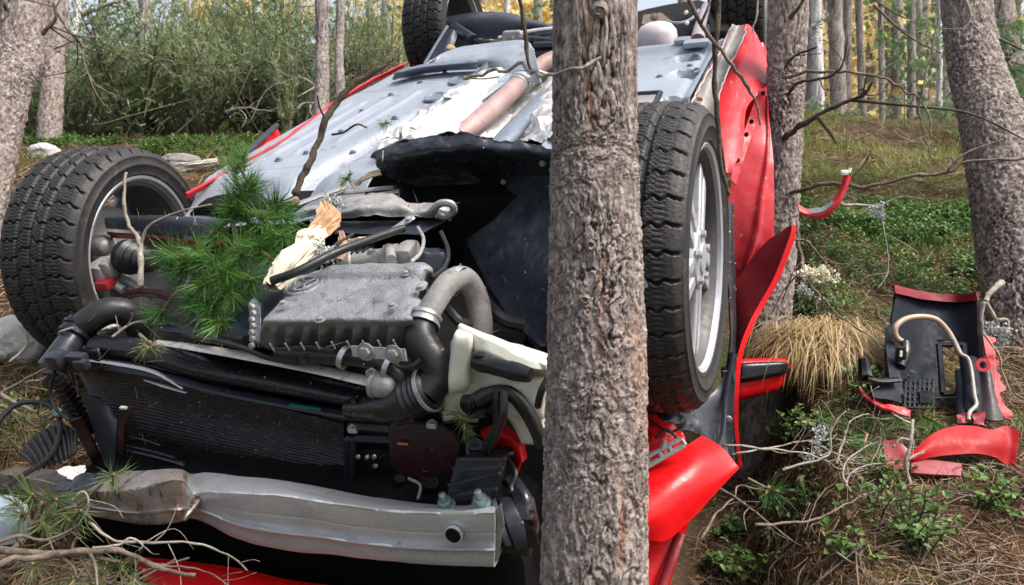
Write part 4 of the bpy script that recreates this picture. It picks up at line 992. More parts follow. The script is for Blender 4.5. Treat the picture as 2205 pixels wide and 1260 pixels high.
for c8 in (((960, 850, 1.36), (1012, 842, 1.35), (965, 845, 1.46), (1015, 838, 1.46), (968, 716, 1.32), (1016, 728, 1.31), (985, 702, 1.44), (1030, 710, 1.44)), ((1095, 905, 1.34), (1180, 905, 1.33), (1100, 900, 1.42), (1180, 900, 1.42), (1085, 820, 1.31), (1185, 818, 1.29), (1095, 810, 1.4), (1190, 808, 1.4)),
           ((1016, 765, 1.315), (1180, 812, 1.27), (1020, 760, 1.40), (1185, 806, 1.36), (1005, 712, 1.33), (1182, 790, 1.275), (1020, 706, 1.41), (1185, 780, 1.36))):
    part('bottle_lobe', MB().hexa([P(t[0], t[1], d=t[2]) for t in c8], .45, 12, lambda w, V: w + .007 * fbm(w * 18, 3, 7)[:, None]), CREAM, bottle, angle=0)
part('bottle_ridge', MB().tube(PD((990, 703, 1.37), (1080, 742, 1.33), (1180, 790, 1.28)), .006, 8), CREAM, bottle)
pa, pb_ = P(1022, 778, d=1.30), P(1142, 808, d=1.255); ax = unit(pb_ - pa); L_ = np.linalg.norm(pb_ - pa)
part('washer_pump', MB().lathe(pa, ax, [(0, 0), (0, .013), (.012, .0155), (.02, .0155), (.022, .0145), (L_ * .62, .0145), (L_ * .64, .0155), (L_ * .8, .015), (L_, .012), (L_, 0)], 22).box(pa + ax * .012 + np.array([0, 0, .012]), (.010, .008, .008), rad=.3), PLA, bottle)
part('spout_cap', MB().lathe(P(1155, 860, d=1.36), (-.3, -1, .3), [(0, .014), (.006, .014), (.008, .010), (.008, 0)], 18), CREAM, bottle)
cb_w = MB().tube(PD((1030, 862, 1.33), (1062, 845, 1.32), (1100, 848, 1.31), (1130, 880, 1.31), (1155, 925, 1.32), (1168, 960, 1.33)), .0125, 10)
loom = part('wiring_loom', cb_w, RUB)
part('wire', MB().tube(PD((1065, 842, 1.30), (1072, 880, 1.30), (1066, 920, 1.32), (1045, 960, 1.36), (1050, 985, 1.40)), .006, 8), RUB, loom)
part('wire', MB().tube(PD((1085, 845, 1.30), (1084, 890, 1.29), (1072, 930, 1.31), (1056, 962, 1.36)), .007, 8), RUB, loom)
part('wire', MB().tube(PD((1180, 815, 1.27), (1165, 845, 1.27), (1158, 875, 1.29)), .006, 8), RUB, loom)
mb = MB().tube(PD((1005, 880, 1.36), (1025, 862, 1.35), (1050, 855, 1.33)), [.016, .014, .011], 10).box(P(1012, 866, d=1.345), (.016, .012, .010), rad=.25).box(P(1028, 880, d=1.35), (.012, .012, .014), rad=.25)
for k in range(4): mb.lathe(P(1020 + 7 * k, 868 - 4 * k, d=1.345 - .003 * k), unit(np.array([1, -.2, .3])), [(0, .017), (.003, .018), (.006, .017)], 14)
part('plug_connector', mb, PLA, loom)
# lamp remains, fog lamp
hl = [PD((1036, 925, 1.50), (1062, 918, 1.49), (1095, 922, 1.48), (1122, 945, 1.47), (1134, 985, 1.47)), PD((1040, 945, 1.48), (1062, 938, 1.47), (1090, 944, 1.46), (1112, 965, 1.455), (1122, 1000, 1.455)), PD((1055, 975, 1.52), (1072, 968, 1.52), (1090, 975, 1.51), (1102, 1000, 1.5), (1106, 1048, 1.5))]
lamp = part('broken_headlamp', MB().shell(net(hl, 20, 40, .004, 30), .004), RED)
part('lamp_bowl', MB().lathe(P(1082, 968, d=1.50), (-.1, -1, .25), [(0, .034), (.012, .030), (.006, .024), (-.014, .015), (-.018, 0)], 26).lathe(P(1026, 965, d=1.47), (-.2, -1, .4), [(0, .020), (.01, .018), (.006, .012), (-.006, 0)], 20), LENS, lamp)
part('lamp_bracket', MB().tube(PD((1010, 985, 1.45), (1050, 985, 1.45), (1100, 975, 1.47)), .014, 10).tube(PD((1090, 1030, 1.44), (1120, 1062, 1.43)), .012, 8, 1), PLA, lamp)
fc = P(1108, 1125, d=1.375); fa = unit(np.array([-.85, -.5, -.1]))
fog = part('fog_lamp', MB().lathe(fc, fa, [(-.040, 0), (-.038, .018), (-.028, .036), (-.010, .045), (.012, .046), (.016, .040), (.016, 0)], 30).hexa([fc + np.array([x, y, z]) for z in (-.05, .03) for y in (-.03, .04) for x in (-.035, .03)], .2, 5), PLA2)
part('fog_lens', MB().lathe(P(1080, 1125, d=1.355), fa, [(-.004, .042), (.004, .041), (.010, .032), (.014, .016), (.015, 0)], 32), LENS, fog)
part('lamp_ring', MB().lathe(P(1128, 1115, d=1.385), fa, [(-.012, .047), (-.008, .052), (.006, .052), (.01, .047)], 32), PLA, fog)
part('lamp_plug', MB().box(P(1136, 1122, d=1.35), (.016, .014, .018), rad=.3).box(P(1143, 1122, d=1.335), (.006, .003, .006), rad=.3, n=2), PLA, fog)
part('adjuster_rod', MB().tube(PD((1110, 1040, 1.42), (1128, 1072, 1.38), (1130, 1095, 1.37)), [.012, .014, .010], 10), PLA2, fog)

# ---- hose and neck at the photo-left end of the radiator
lh = PD((168, 712, 1.79), (196, 688, 1.79), (232, 670, 1.80), (268, 672, 1.82), (293, 695, 1.84), (305, 725, 1.86), (312, 760, 1.88))
rh = part('radiator_hose', MB().tube(lh, [.029, .031, .031, .031, .030, .029, .028], 22), RUB)
nk = PD((112, 795, 1.74), (140, 752, 1.76), (168, 712, 1.79))
part('hose_neck', MB().tube(nk, [.032, .028, .026], 18), PLA2, rh)
ax = unit(nk[2] - nk[1])
part('hose_clamp', MB().lathe(nk[2], ax, [(-.018, .030), (-.018, .036), (-.010, .037), (-.008, .034), (.0, .034), (.002, .038), (.010, .038), (.012, .034), (.020, .034), (.020, .031)], 30), PLA, rh)
part('clamp_wire', MB().tube([nk[2] + np.array([-.02, -.03, .01]), nk[2] + np.array([.0, -.037, .022]), nk[2] + np.array([.03, -.03, .028])], .003, 6), STEEL, rh)
mb = MB().box(P(125, 775, d=1.72), (.02, .02, .02), rad=.3).box(P(165, 770, d=1.71), (.025, .012, .010), rad=.3).box(P(176, 785, d=1.70), (.018, .010, .012), rad=.3)
part('neck_bracket', mb, PLA2, rh)

# ---- photo-right flank: rocker, doors, fender, liner, mirror
rows = [[P(a, b, y=yy) for a, b in s] for yy, s in ((1.85, [(1598, 58), (1606, 53), (1614, 56), (1622, 66)]), (1.62, [(1580, 105), (1602, 98), (1632, 98), (1645, 112)]), (1.35, [(1560, 160), (1592, 152), (1628, 156), (1654, 176)]),
                                                    (1.1, [(1545, 225), (1572, 220), (1595, 222), (1608, 232)]), (.9, [(1536, 290), (1560, 288), (1585, 295), (1600, 310)]), (.72, [(1545, 372), (1556, 372), (1566, 374), (1574, 372)]))]
part('rocker_panel', MB().shell(net(rows, 60, 30, .006, 10), .004), RED_S)
rows = [[P(a, b, y=yy) for a, b in s] for yy, s in ((1.75, [(1610, 100), (1640, 92), (1650, 112)]), (1.6, [(1600, 190), (1640, 175), (1657, 190)]), (1.5, [(1595, 290), (1635, 285), (1664, 300)]), (1.4, [(1590, 420), (1640, 420), (1668, 420)]))]
part('rear_door', MB().shell(net(rows, 30, 16, .004, 10), .004), RED)
rows = [[P(a, b, y=yy) for a, b in s] for yy, s in ((1.18, [(1634, 197), (1641, 193), (1647, 195), (1652, 205)]), (1.12, [(1614, 258), (1632, 258), (1648, 262), (1659, 270)]), (1.0, [(1592, 330), (1616, 332), (1646, 338), (1665, 345)]),
                                                    (.9, [(1572, 410), (1604, 415), (1642, 420), (1668, 432)]), (.82, [(1564, 500), (1600, 505), (1642, 505), (1666, 500)]), (.76, [(1570, 615), (1592, 600), (1626, 562), (1656, 522)]), (.74, [(1574, 700), (1590, 690), (1600, 660), (1620, 620)]))]
A = net(rows, 70, 40, .007, 9); dg = np.linspace(0, 1, 40)[None, :] - (.95 - .62 * np.linspace(0, 1, 70)[:, None]); A[..., 1] -= .014 * np.exp(-(dg / .05) ** 2) + .010 * sstep(0, .05, dg)
door = part('front_door', MB().shell(A, .002), RED_S)
fl = [[P(a, b, y=yy) for a, b in s] for yy, s in ((1.12, [(1636, 190), (1652, 193)]), (1.06, [(1612, 255), (1630, 262)]), (.95, [(1590, 322), (1606, 330)]), (.86, [(1572, 385), (1584, 398)]))]
part('door_flange', MB().shell(net(fl, 40, 6, .005, 24), .004), RED_S, door)
mb = MB()
for px, py, yy in ((1643, 201, 1.09), (1618, 262, 1.03), (1607, 290, .99), (1588, 345, .92)): mb.lathe(P(px, py, y=yy - .01), (0.3, -1, .3), [(0, .008), (.002, .007), (.002, 0)], 10)
part('flange_holes', mb, VOID, door)['kind'] = 'stuff'
fen = [PD((1692, 490, 2.16), (1699, 487, 2.13), (1707, 488, 2.10)), PD((1648, 525, 2.22), (1676, 524, 2.14), (1700, 512, 2.09)), PD((1602, 580, 2.24), (1640, 586, 2.14), (1670, 592, 2.07)),
       PD((1577, 625, 2.22), (1608, 645, 2.12), (1634, 658, 2.05)), PD((1577, 690, 2.16), (1594, 700, 2.08), (1610, 704, 2.02)), PD((1578, 755, 2.08), (1583, 760, 2.04), (1590, 762, 1.99))]
fender = part('front_fender', MB().shell(net(fen, 50, 24, .004, 10), .003), RED_I)
ed = PD((1706, 486, 2.10), (1700, 512, 2.085), (1670, 592, 2.06), (1634, 658, 2.04), (1610, 704, 2.01), (1590, 762, 1.98), (1583, 840, 1.94), (1582, 920, 1.92), (1591, 1003, 1.90))
t = np.linspace(0, 8, 80); c = crom(np.array(ed), t); wv = np.interp(t, [0, 1, 4, 6, 8], [.010, .013, .012, .009, .007])
part('fender_edge', MB().shell(np.stack([c, c + np.array([1, -.2, -.1]) * wv[:, None]], 1), .007), RED, fender)
ln = [PD((1562, 440, 2.05), (1572, 440, 2.06), (1579, 440, 2.08)), PD((1568, 600, 2.0), (1576, 600, 2.02), (1582, 600, 2.06)), PD((1572, 740, 1.97), (1578, 740, 1.98), (1584, 745, 2.0)), PD((1548, 830, 1.96), (1568, 830, 1.96), (1583, 830, 1.96)),
      PD((1490, 890, 1.90), (1545, 888, 1.94), (1581, 890, 1.94)), PD((1512, 945, 1.86), (1550, 945, 1.92), (1580, 950, 1.92)), PD((1545, 985, 1.84), (1565, 990, 1.9), (1582, 1000, 1.9))]
liner = part('wheel_arch_liner', MB().shell(net(ln, 60, 24, .004, 12), .004), PLA2)
part('liner_seam', MB().tube(PD((1578, 760, 1.965), (1562, 850, 1.945), (1556, 930, 1.90), (1540, 975, 1.86)), .006, 8, flat=.6), PLA2, liner)
part('liner_clips', MB().lathe(P(1568, 903, d=1.925), (.1, -1, .2), [(0, .010), (.004, .009), (.006, 0)], 12), GREYM, liner)
# mirror
mc = [P(t[0], t[1], d=t[2]) for t in ((1578, 868, 2.22), (1682, 842, 2.25), (1578, 860, 2.34), (1682, 836, 2.37), (1578, 774, 2.22), (1706, 772, 2.25), (1578, 772, 2.34), (1706, 770, 2.37))]
mir = part('door_mirror', MB().hexa(mc, .42, 12), RED, angle=0)
mc = [P(t[0], t[1], d=t[2]) for t in ((1586, 828, 2.202), (1697, 806, 2.226), (1586, 828, 2.30), (1697, 806, 2.32), (1586, 781, 2.205), (1698, 777, 2.228), (1586, 781, 2.30), (1698, 777, 2.32))]
part('mirror_frame', MB().hexa(mc, .45, 10), PLA, mir, angle=0)
part('mirror_arm', MB().tube(PD((1560, 815, 2.28), (1590, 810, 2.28)), .035, 12, 1), PLA, mir)

# front corner behind the trunk
bc = [PD((1270, 1062, 1.60), (1390, 1012, 1.62), (1466, 970, 1.66), (1512, 938, 1.72)), PD((1270, 1100, 1.55), (1390, 1062, 1.56), (1482, 1012, 1.60), (1556, 966, 1.68)), PD((1270, 1150, 1.53), (1390, 1115, 1.53), (1480, 1070, 1.57), (1584, 1000, 1.66)), PD((1270, 1188, 1.54), (1392, 1164, 1.54), (1452, 1150, 1.56), (1592, 1007, 1.66))]
part('fender_corner', MB().shell(net(bc, 40, 50, .005, 7), .0022), RED, angle=30)
bl = [PD((1330, 1178, 1.66), (1392, 1165, 1.66), (1450, 1152, 1.66), (1480, 1128, 1.68)), PD((1330, 1230, 1.62), (1392, 1225, 1.63), (1440, 1205, 1.64), (1468, 1172, 1.67)), PD((1320, 1300, 1.58), (1385, 1295, 1.6), (1420, 1280, 1.62), (1440, 1262, 1.65)), PD((1310, 1400, 1.5), (1370, 1390, 1.52), (1400, 1370, 1.56), (1420, 1340, 1.6))]
hd = part('hood_edge', MB().shell(net(bl, 30, 30, .004, 8), .005), RED, angle=30)
part('hood_channel', MB().tube(PD((1466, 1150, 1.65), (1448, 1200, 1.62), (1425, 1262, 1.60), (1400, 1340, 1.56)), .010, 8, flat=.5), RED_I, hd)
cr = [PD((1370, 905, 1.78), (1400, 882, 1.77), (1450, 872, 1.77), (1488, 874, 1.78)), PD((1370, 930, 1.74), (1410, 905, 1.72), (1455, 898, 1.72), (1500, 905, 1.76)), PD((1370, 950, 1.74), (1420, 935, 1.72), (1470, 925, 1.72), (1516, 940, 1.76))]
A = net(cr, 40, 60); A = A + .025 * (crease(A, 16, 3) - .6)[..., None] * np.array([.3, -.6, .6])
part('crumpled_bracket', MB().shell(A, .003), PLA2, angle=15)
cr = [PD((1370, 905, 1.73), (1400, 892, 1.73), (1440, 905, 1.72)), PD((1370, 950, 1.70), (1410, 935, 1.69), (1470, 935, 1.70)), PD((1370, 1010, 1.66), (1400, 990, 1.66), (1480, 965, 1.67))]
A = net(cr, 40, 50); A = A + .028 * (crease(A, 18, 6) - .6)[..., None] * np.array([.3, -.6, .5])
part('crumpled_panel', MB().shell(A, .003), RED, angle=15)
mb = MB()
o_ = lambda a, b: P(a, b, d=1.605)
for s, r in (([(1392, 1006), (1475, 958)], .006), ([(1392, 985), (1466, 945)], .005), ([(1392, 985), (1392, 1006)], .006), ([(1420, 970), (1424, 990)], .005), ([(1440, 958), (1446, 978)], .005), ([(1466, 945), (1475, 958)], .005), ([(1425, 968), (1432, 948)], .006)): mb.tube([o_(*s[0]), o_(*s[1])], r, 6, 1)
part('slotted_bracket', mb, GREYM)
part('plastic_shard', MB().plate(PD((1376, 582, 1.24), (1392, 605, 1.26), (1396, 618, 1.26), (1378, 626, 1.24)), .003), PLA2)
# the hood lying under the beam
hb = [PD((270, 1200, 1.70), (380, 1208, 1.66), (500, 1225, 1.62), (640, 1252, 1.58), (800, 1275, 1.5)), PD((300, 1222, 1.66), (400, 1232, 1.62), (500, 1245, 1.58), (640, 1268, 1.54), (800, 1290, 1.46)), PD((330, 1300, 1.58), (420, 1310, 1.54), (520, 1320, 1.5), (640, 1335, 1.46), (800, 1350, 1.4))]
part('hood', MB().shell(net(hb, 20, 50, .004, 8), .005), RED)

# ---- rear end
rb = [[P(t[0], t[1], d=t[2]) for t in s] for s in ([(950, 42, 4.25), (1010, 30, 4.22), (1080, 28, 4.15), (1150, 46, 4.05), (1215, 62, 3.95), (1300, 70, 3.85)], [(948, 46, 4.15), (1010, 42, 4.1), (1080, 44, 4.03), (1150, 52, 3.95), (1215, 64, 3.88), (1300, 74, 3.8)],
                                                     [(960, 58, 4.13), (1010, 78, 4.1), (1080, 84, 4.03), (1150, 68, 3.95), (1215, 66, 3.88), (1300, 80, 3.8)])]
axle = part('rear_axle_beam', MB().shell(net(rb, 24, 80, .004, 9), .012), DARKM)
mb = MB()
for px, py, rx in ((1016, 34, .012), (1085, 36, .014), (1052, 31, .012), (1050, 37, .03)): mb.lathe(P(px, py, d=4.16), (0, -.2, 1), [(0, rx), (.004, rx * .9), (.004, 0)], 12)
part('beam_holes', mb, VOID, axle)['kind'] = 'stuff'
part('stabiliser_bar', MB().tube(PD((1075, 82, 3.85), (1130, 70, 3.8), (1192, 62, 3.72), (1280, 60, 3.65)), .014, 10, flat=.7), FOIL)
mb = MB().hexa([P(t[0], t[1], d=t[2]) for t in ((1078, 95, 3.75), (1132, 92, 3.7), (1080, 93, 3.85), (1134, 90, 3.8), (1082, 68, 3.75), (1120, 66, 3.7), (1086, 66, 3.85), (1122, 64, 3.8))], .2, 6)
mb.bolt(P(1102, 84, d=3.7), (0, -1, .3), .014, .01).bolt(P(1120, 82, d=3.68), (0, -1, .3), .012, .01)
part('axle_bracket', mb, GREYM)
mb = MB()
for a, b, r in (((975, 70, 4.0), (1030, 92, 3.9), .018), ((978, 60, 4.1), (1020, 88, 3.9), .030), ((1030, 90, 3.9), (1090, 96, 3.8), .015), ((1120, 92, 3.7), (1200, 80, 3.6), .012), ((1130, 85, 3.65), (1210, 92, 3.6), .02), ((1150, 100, 3.5), (1230, 96, 3.45), .02), ((1130, 78, 3.8), (1150, 74, 3.78), .014)): mb.tube([P(a[0], a[1], d=a[2]), P(b[0], b[1], d=b[2])], r, 8, 1)
part('suspension_links', mb, DARKM)['kind'] = 'stuff'
tb = [[P(t[0], t[1], d=t[2]) for t in s] for s in ([(918, 142, 3.9), (940, 105, 3.95), (968, 60, 4.0)], [(935, 140, 3.85), (955, 108, 3.88), (975, 66, 3.95)], [(960, 128, 3.85), (975, 108, 3.88), (982, 78, 3.95)])]
part('trailing_arm', MB().shell(net(tb, 14, 24, .003, 10), .02), DARKM)
part('arm_edge', MB().tube([p + np.array([0, -.02, .012]) for p in tb[0]], .008, 8), FLOOR_B)
part('bump_stop', MB().lathe(P(971, 112, d=3.75), (.25, -.6, 1), [(-.03, .022), (-.01, .027), (.02, .025), (.035, .014), (.037, 0)], 18), TANP)
part('tank_mass', MB().hexa([P(t[0], t[1], d=t[2]) for t in ((1120, 135, 3.7), (1520, 120, 3.4), (1130, 130, 4.6), (1520, 120, 4.5), (1125, 92, 3.8), (1520, 60, 3.6), (1130, 60, 4.6), (1520, 0, 4.5))], .2, 8, lambda w, V: w + .03 * fbm(w * 8, 3, 3)[:, None]), VOID)
dm = P(1415, 95, d=3.25)
part('spare_wheel_well', MB().lathe(dm, (0, .1, 1), [(-.05, .085), (.0, .085), (.05, .080), (.075, .06), (.086, .03), (.088, 0)], 32), mat('dull_white_tank', (.62, .56, .57), (.5, .40, .42), .45, s=6, dirt=(.3, .2, .2), dirt_s=30))
mb = MB().plate([P(t[0], t[1], d=3.5) for t in ((1382, 52), (1386, 32), (1424, 27), (1446, 45), (1440, 56))], .01); mb.bolt(P(1409, 37, d=3.47), (0, -1, .4), .012, .008)
part('tan_bracket', mb, mat('tan_steel', (.36, .29, .22), (.28, .22, .17), .6, s=20))
part('trailing_arm', MB().tube(PD((1502, 88, 3.2), (1508, 55, 3.35), (1520, 15, 3.6)), [.030, .024, .020], 12), mat('mauve_dusty_paint', (.33, .27, .31), (.25, .2, .24), .5, s=12))
part('brake_cable', MB().tube(PD((1435, 48, 3.3), (1465, 50, 3.3), (1490, 40, 3.35), (1505, 22, 3.4)), .007, 8), FLOOR_B)
mb = MB()
for px, py in ((1470, 88), (1512, 92), (1490, 94)): mb.box(P(px, py, z=.13), (.03, .03, .012), rad=.4)
part('seat_pan_lugs', mb, FLOOR)['kind'] = 'stuff'
mb = MB().box(P(1570, 40, d=3.75), (.10, .12, .03), rad=.3).box(P(1540, 65, d=3.6), (.06, .1, .02), rad=.3)
part('rear_liner', mb, RUB)
part('rear_panel', MB().shell(net([PD((1530, -60, 3.7), (1660, -60, 3.9)), PD((1530, 60, 3.6), (1662, 60, 3.8)), PD((1600, 300, 3.6), (1660, 300, 3.7))], 12, 10, .01, 6), .01), RUB)
for px, py in ((1478, 27), (1480, 50)): part('bulb_holder', MB().lathe(P(px, py, d=3.25), (0, -1, .3), [(0, .008), (.006, .009), (.012, 0)], 10), CREAM)

# ---- small clutter of the engine bay
for nm, pts, r, m in (('wire', ((560, 742, 1.46), (600, 752, 1.44), (660, 748, 1.42), (720, 756, 1.40)), .004, RUB), ('wire', ((470, 735, 1.55), (520, 748, 1.50), (575, 770, 1.47), (640, 782, 1.45)), .005, RUB), ('wire', ((380, 715, 1.66), (430, 728, 1.6), (500, 740, 1.54)), .006, RUB),
                      ('wire', ((700, 590, 1.60), (690, 560, 1.64), (720, 530, 1.68), (760, 505, 1.74)), .004, RUB), ('wire', ((930, 600, 1.52), (958, 575, 1.58), (965, 540, 1.66), (950, 500, 1.75)), .005, RUB), ('wire', ((885, 565, 1.56), (905, 545, 1.6), (912, 515, 1.66), (900, 490, 1.72)), .004, GREYM),
                      ('wire', ((840, 770, 1.36), (860, 790, 1.35), (885, 790, 1.34), (905, 775, 1.34)), .004, RUB), ('hose', ((1035, 640, 1.58), (1060, 670, 1.6), (1090, 690, 1.6), (1130, 700, 1.6)), .014, RUB), ('hose', ((960, 660, 1.50), (985, 690, 1.48), (1010, 700, 1.50)), .010, RUB),
                      ('hose', ((350, 700, 1.78), (400, 712, 1.72), (470, 722, 1.62), (530, 735, 1.54)), .012, RUB), ('wire', ((118, 800, 1.72), (108, 840, 1.74), (120, 880, 1.74), (150, 905, 1.72)), .004, RUB), ('wire', ((985, 985, 1.42), (1000, 1010, 1.40), (990, 1040, 1.40)), .004, RUB),
                      ('wire', ((1095, 990, 1.42), (1110, 1020, 1.40), (1100, 1050, 1.39), (1108, 1085, 1.37)), .005, RUB), ('wire', ((880, 1030, 1.5), (905, 1045, 1.48), (900, 1075, 1.46)), .003, GREYM)):
    part(nm, MB().tube(PD(*pts), r, 8), m)
for px, py, d in ((905, 622, 1.50), (690, 690, 1.42), (845, 660, 1.36), (610, 655, 1.48), (875, 590, 1.53)):
    part('bolt', MB().bolt(P(px, py, z=.166), (0, 0, 1), .006, .006), GREYM)
for px, py, d, r in ((742, 770, 1.405, .019), (838, 792, 1.385, .0195), (985, 605, 1.495, .0275)):
    a = P(px, py, d=d); part('hose_band', MB().lathe(a, unit(P(px + 20, py + 8, d=d - .005) - a), [(-.005, r), (-.005, r + .002), (.005, r + .002), (.005, r)], 26), STEEL)
for c8, m in ((((905, 590, 1.62), (960, 590, 1.62), (905, 585, 1.75), (960, 585, 1.75), (905, 540, 1.62), (955, 545, 1.62), (905, 535, 1.75), (955, 540, 1.75)), DARKM), (((540, 735, 1.50), (562, 740, 1.49), (540, 730, 1.6), (562, 735, 1.6), (535, 650, 1.52), (560, 660, 1.5), (540, 645, 1.62), (565, 655, 1.6)), CAST)):
    part('casting_lug', MB().hexa([P(t[0], t[1], d=t[2]) for t in c8], .2, 6, lambda w, V: w + .006 * fbm(w * 30, 2, 4)[:, None]), m)
mb = MB()
for k in range(7): mb.lathe(P(545 + 3 * (k % 2), 660 + 14 * k, d=1.475 - .004 * k), (-.3, -1, .3), [(0, .006), (.006, .006), (.007, .003), (.007, 0)], 8)
part('gearbox_bolts', mb, STEEL)['kind'] = 'stuff'
for i, (px, py, d) in enumerate(((800, 805, 1.385), (655, 775, 1.45), (930, 915, 1.42), (880, 898, 1.40), (760, 925, 1.47))):
    part('hose_clip', MB().box(P(px, py, d=d), (.010, .005, .007), rad=.3, n=3).tube([P(px - 8, py - 4, d=d), P(px, py - 10, d=d - .01), P(px + 9, py - 3, d=d)], .0028, 6, 3), PLA2 if i % 2 else STEEL)
for pts in (((1400, 905, 1.70), (1440, 930, 1.68), (1470, 920, 1.68)), ((1410, 945, 1.66), (1436, 925, 1.66), (1462, 950, 1.66))):
    part('wire', MB().tube(PD(*pts), .003, 6), RUB)

# ---- bark flecks and needles shaken down on the wreck
def flecks(n, seed, size, m, name, label, thin=False):
    rng = np.random.default_rng(seed); O, Nn = [], []
    names = ('radiator', 'top_tank', 'oil_pan', 'undertray', 'wheel_arch_liner', 'floor_pan', 'bumper_beam', 'buckled_end', 'crash_box', 'mounting_plate', 'charge_hose', 'radiator_hose', 'washer_bottle', 'subframe', 'intake_pipe', 'plastic_duct', 'silver_pipe', 'black_rail', 'side_frame', 'heat_shield', 'control_arm', 'coolant_hose', 'rear_floor', 'crumpled_bracket')
    for o in list(SC.objects):
        if o.type != 'MESH' or o.name.split('.')[0] not in names: continue
        me = o.data; k = len(me.polygons); c = np.zeros(k * 3, np.float32); nn = np.zeros(k * 3, np.float32); ar = np.zeros(k, np.float32)
        me.polygons.foreach_get('center', c); me.polygons.foreach_get('normal', nn); me.polygons.foreach_get('area', ar)
        O.append(np.concatenate([c.reshape(-1, 3), nn.reshape(-1, 3), np.sqrt(ar.sum()) * ar[:, None] / ar.sum()], 1))
    A_ = np.concatenate(O); eye = CM @ (-CO); v = unit(eye - A_[:, :3]); nn = A_[:, 3:6]; s = np.sign((nn * v).sum(1)); nn = nn * s[:, None]
    w = A_[:, 6] * np.clip(nn[:, 2] + .35, 0, 1); w = w * (fbm(A_[:, :3] * 5, 2, seed) > -.1)
    i = rng.choice(len(A_), n, p=w / w.sum())
    nn = nn[i]; a = unit(np.cross(nn, rdir(n, rng)) + nn * rng.uniform(0, .25, n)[:, None]); p = A_[i, :3] + nn * .0015 + a * rng.normal(0, .004, n)[:, None]
    ln = size * rng.uniform(.4, 1.6, n)
    if thin: V, F = needles(p, a, ln, np.full(n, .0012), rng)
    else: V, F = leaves(p, a, ln, ln * rng.uniform(.3, .8, n), rng)
    o = np_mesh(name, car2W(V), [F], m, None, True, {'tone': np.repeat(rng.uniform(0, 1, n), len(V) // n)}, 0)
    return tag(o, label, name.replace('_', ' '), kind='stuff')
FLECK = leafmat('bark_fleck', (.16, .10, .06), (.42, .34, .27), (.70, .64, .56), .1, .8)
flecks(1500, 3, .0042, FLECK, 'bark_flecks', 'pale bark flecks and dust shaken over the wreck')
flecks(230, 5, .035, FLECK, 'fallen_straw', 'dry pine needles fallen on the wreck', True)
# ------------------------------------------------------------------ forest floor cover
def view_points(n, x0, x1, y0, y1, rng=RNG):
    q, ok = G(rng.uniform(x0, x1, n), rng.uniform(y0, y1, n))
    q = q[ok]
    p = W2car(q)
    under = (p[:, 0] > -.72) & (p[:, 0] < .84) & (p[:, 1] > -.66) & (p[:, 1] < 3.1)
    return q[~under]
def gnormal(q, e=.03):
    x, y = q[:, 0], q[:, 1]
    dx = (ground_z(x + e, y) - ground_z(x - e, y)) / (2 * e); dy = (ground_z(x, y + e) - ground_z(x, y - e)) / (2 * e)
    return unit(np.stack([-dx, -dy, np.ones_like(x)], -1))
def patch(q, lst):
    """0..1 inside soft-edged round patches given by where they are seen and their radius in metres"""
    m = np.zeros(len(q))
    for px, py, r in lst:
        c = G(np.array([px]), np.array([py]))[0][0]
        d = np.hypot(q[:, 0] - c[0], (q[:, 1] - c[1]))
        m = np.maximum(m, 1 - sstep(r * .55, r, d + .3 * r * vnoise(q * 3.1, 4)))
    return m
def zero(n): return np.zeros(n)
def stuff(name, mb_or_VF, m, label, cat, tone=None):
    V, F = mb_or_VF
    o = np_mesh(name, V, [F], m, None, True, {'tone': tone} if tone is not None else None, 0)
    return tag(o, label, cat, kind='stuff')

LITTER = leafmat('fallen_needles', (.045, .025, .015), (.21, .115, .06), (.37, .25, .155), .1, .8)
GRASS = leafmat('forest_grass', (.05, .085, .02), (.15, .21, .05), (.36, .36, .13), .4, .55)
BERRY = leafmat('bilberry_leaf', (.035, .085, .022), (.085, .17, .04), (.21, .30, .09), .35, .36)
MOSSM = leafmat('moss', (.05, .065, .015), (.10, .115, .025), (.16, .16, .05), .3, .8)
DRYG = leafmat('straw_grass', (.20, .13, .06), (.46, .33, .17), (.68, .54, .31), .3, .65)
NEED = leafmat('pine_needles', (.025, .085, .02), (.075, .20, .04), (.22, .38, .10), .3, .34)
NEED_Y = leafmat('pale_pine_needles', (.07, .12, .04), (.15, .22, .08), (.32, .36, .17), .3, .4)
JUN = leafmat('juniper_leaf', (.05, .095, .04), (.15, .23, .09), (.38, .45, .23), .45, .5)
GOLD = leafmat('sun_gold_leaf', (.50, .34, .10), (.78, .62, .28), (.88, .80, .52), .55, .5)  # pale gold carries the far sunlight in the leaf colour
FARG = leafmat('distant_pine_leaf', (.07, .12, .06), (.14, .21, .10), (.26, .30, .15), .45, .5)
LICH = leafmat('grey_lichen', (.26, .28, .27), (.42, .45, .43), (.60, .62, .58), .2, .8)

# fallen needles, in their thousands
q = np.concatenate([view_points(70000, -300, 2500, 560, 1420), view_points(34000, -300, 2500, 225, 640)])
n = len(q); N_ = gnormal(q)
A = unit(np.cross(N_, rdir(n)) + N_ * RNG.normal(0, .22, n)[:, None])
dist = np.linalg.norm(q - np.array([0, 0, CAMH]), axis=1)
ln = RNG.uniform(.03, .075, n) * np.clip(dist / 2.6, .8, 2.4); wd = RNG.uniform(.0011, .0019, n) * np.clip(dist / 2, .9, 3)
V, F = needles(q + N_ * RNG.uniform(.002, .02, n)[:, None], A, ln, wd)
stuff('needle_litter', (V, F), LITTER, 'brown pine needle litter covering the forest floor', 'needle litter', tones(n, 5))
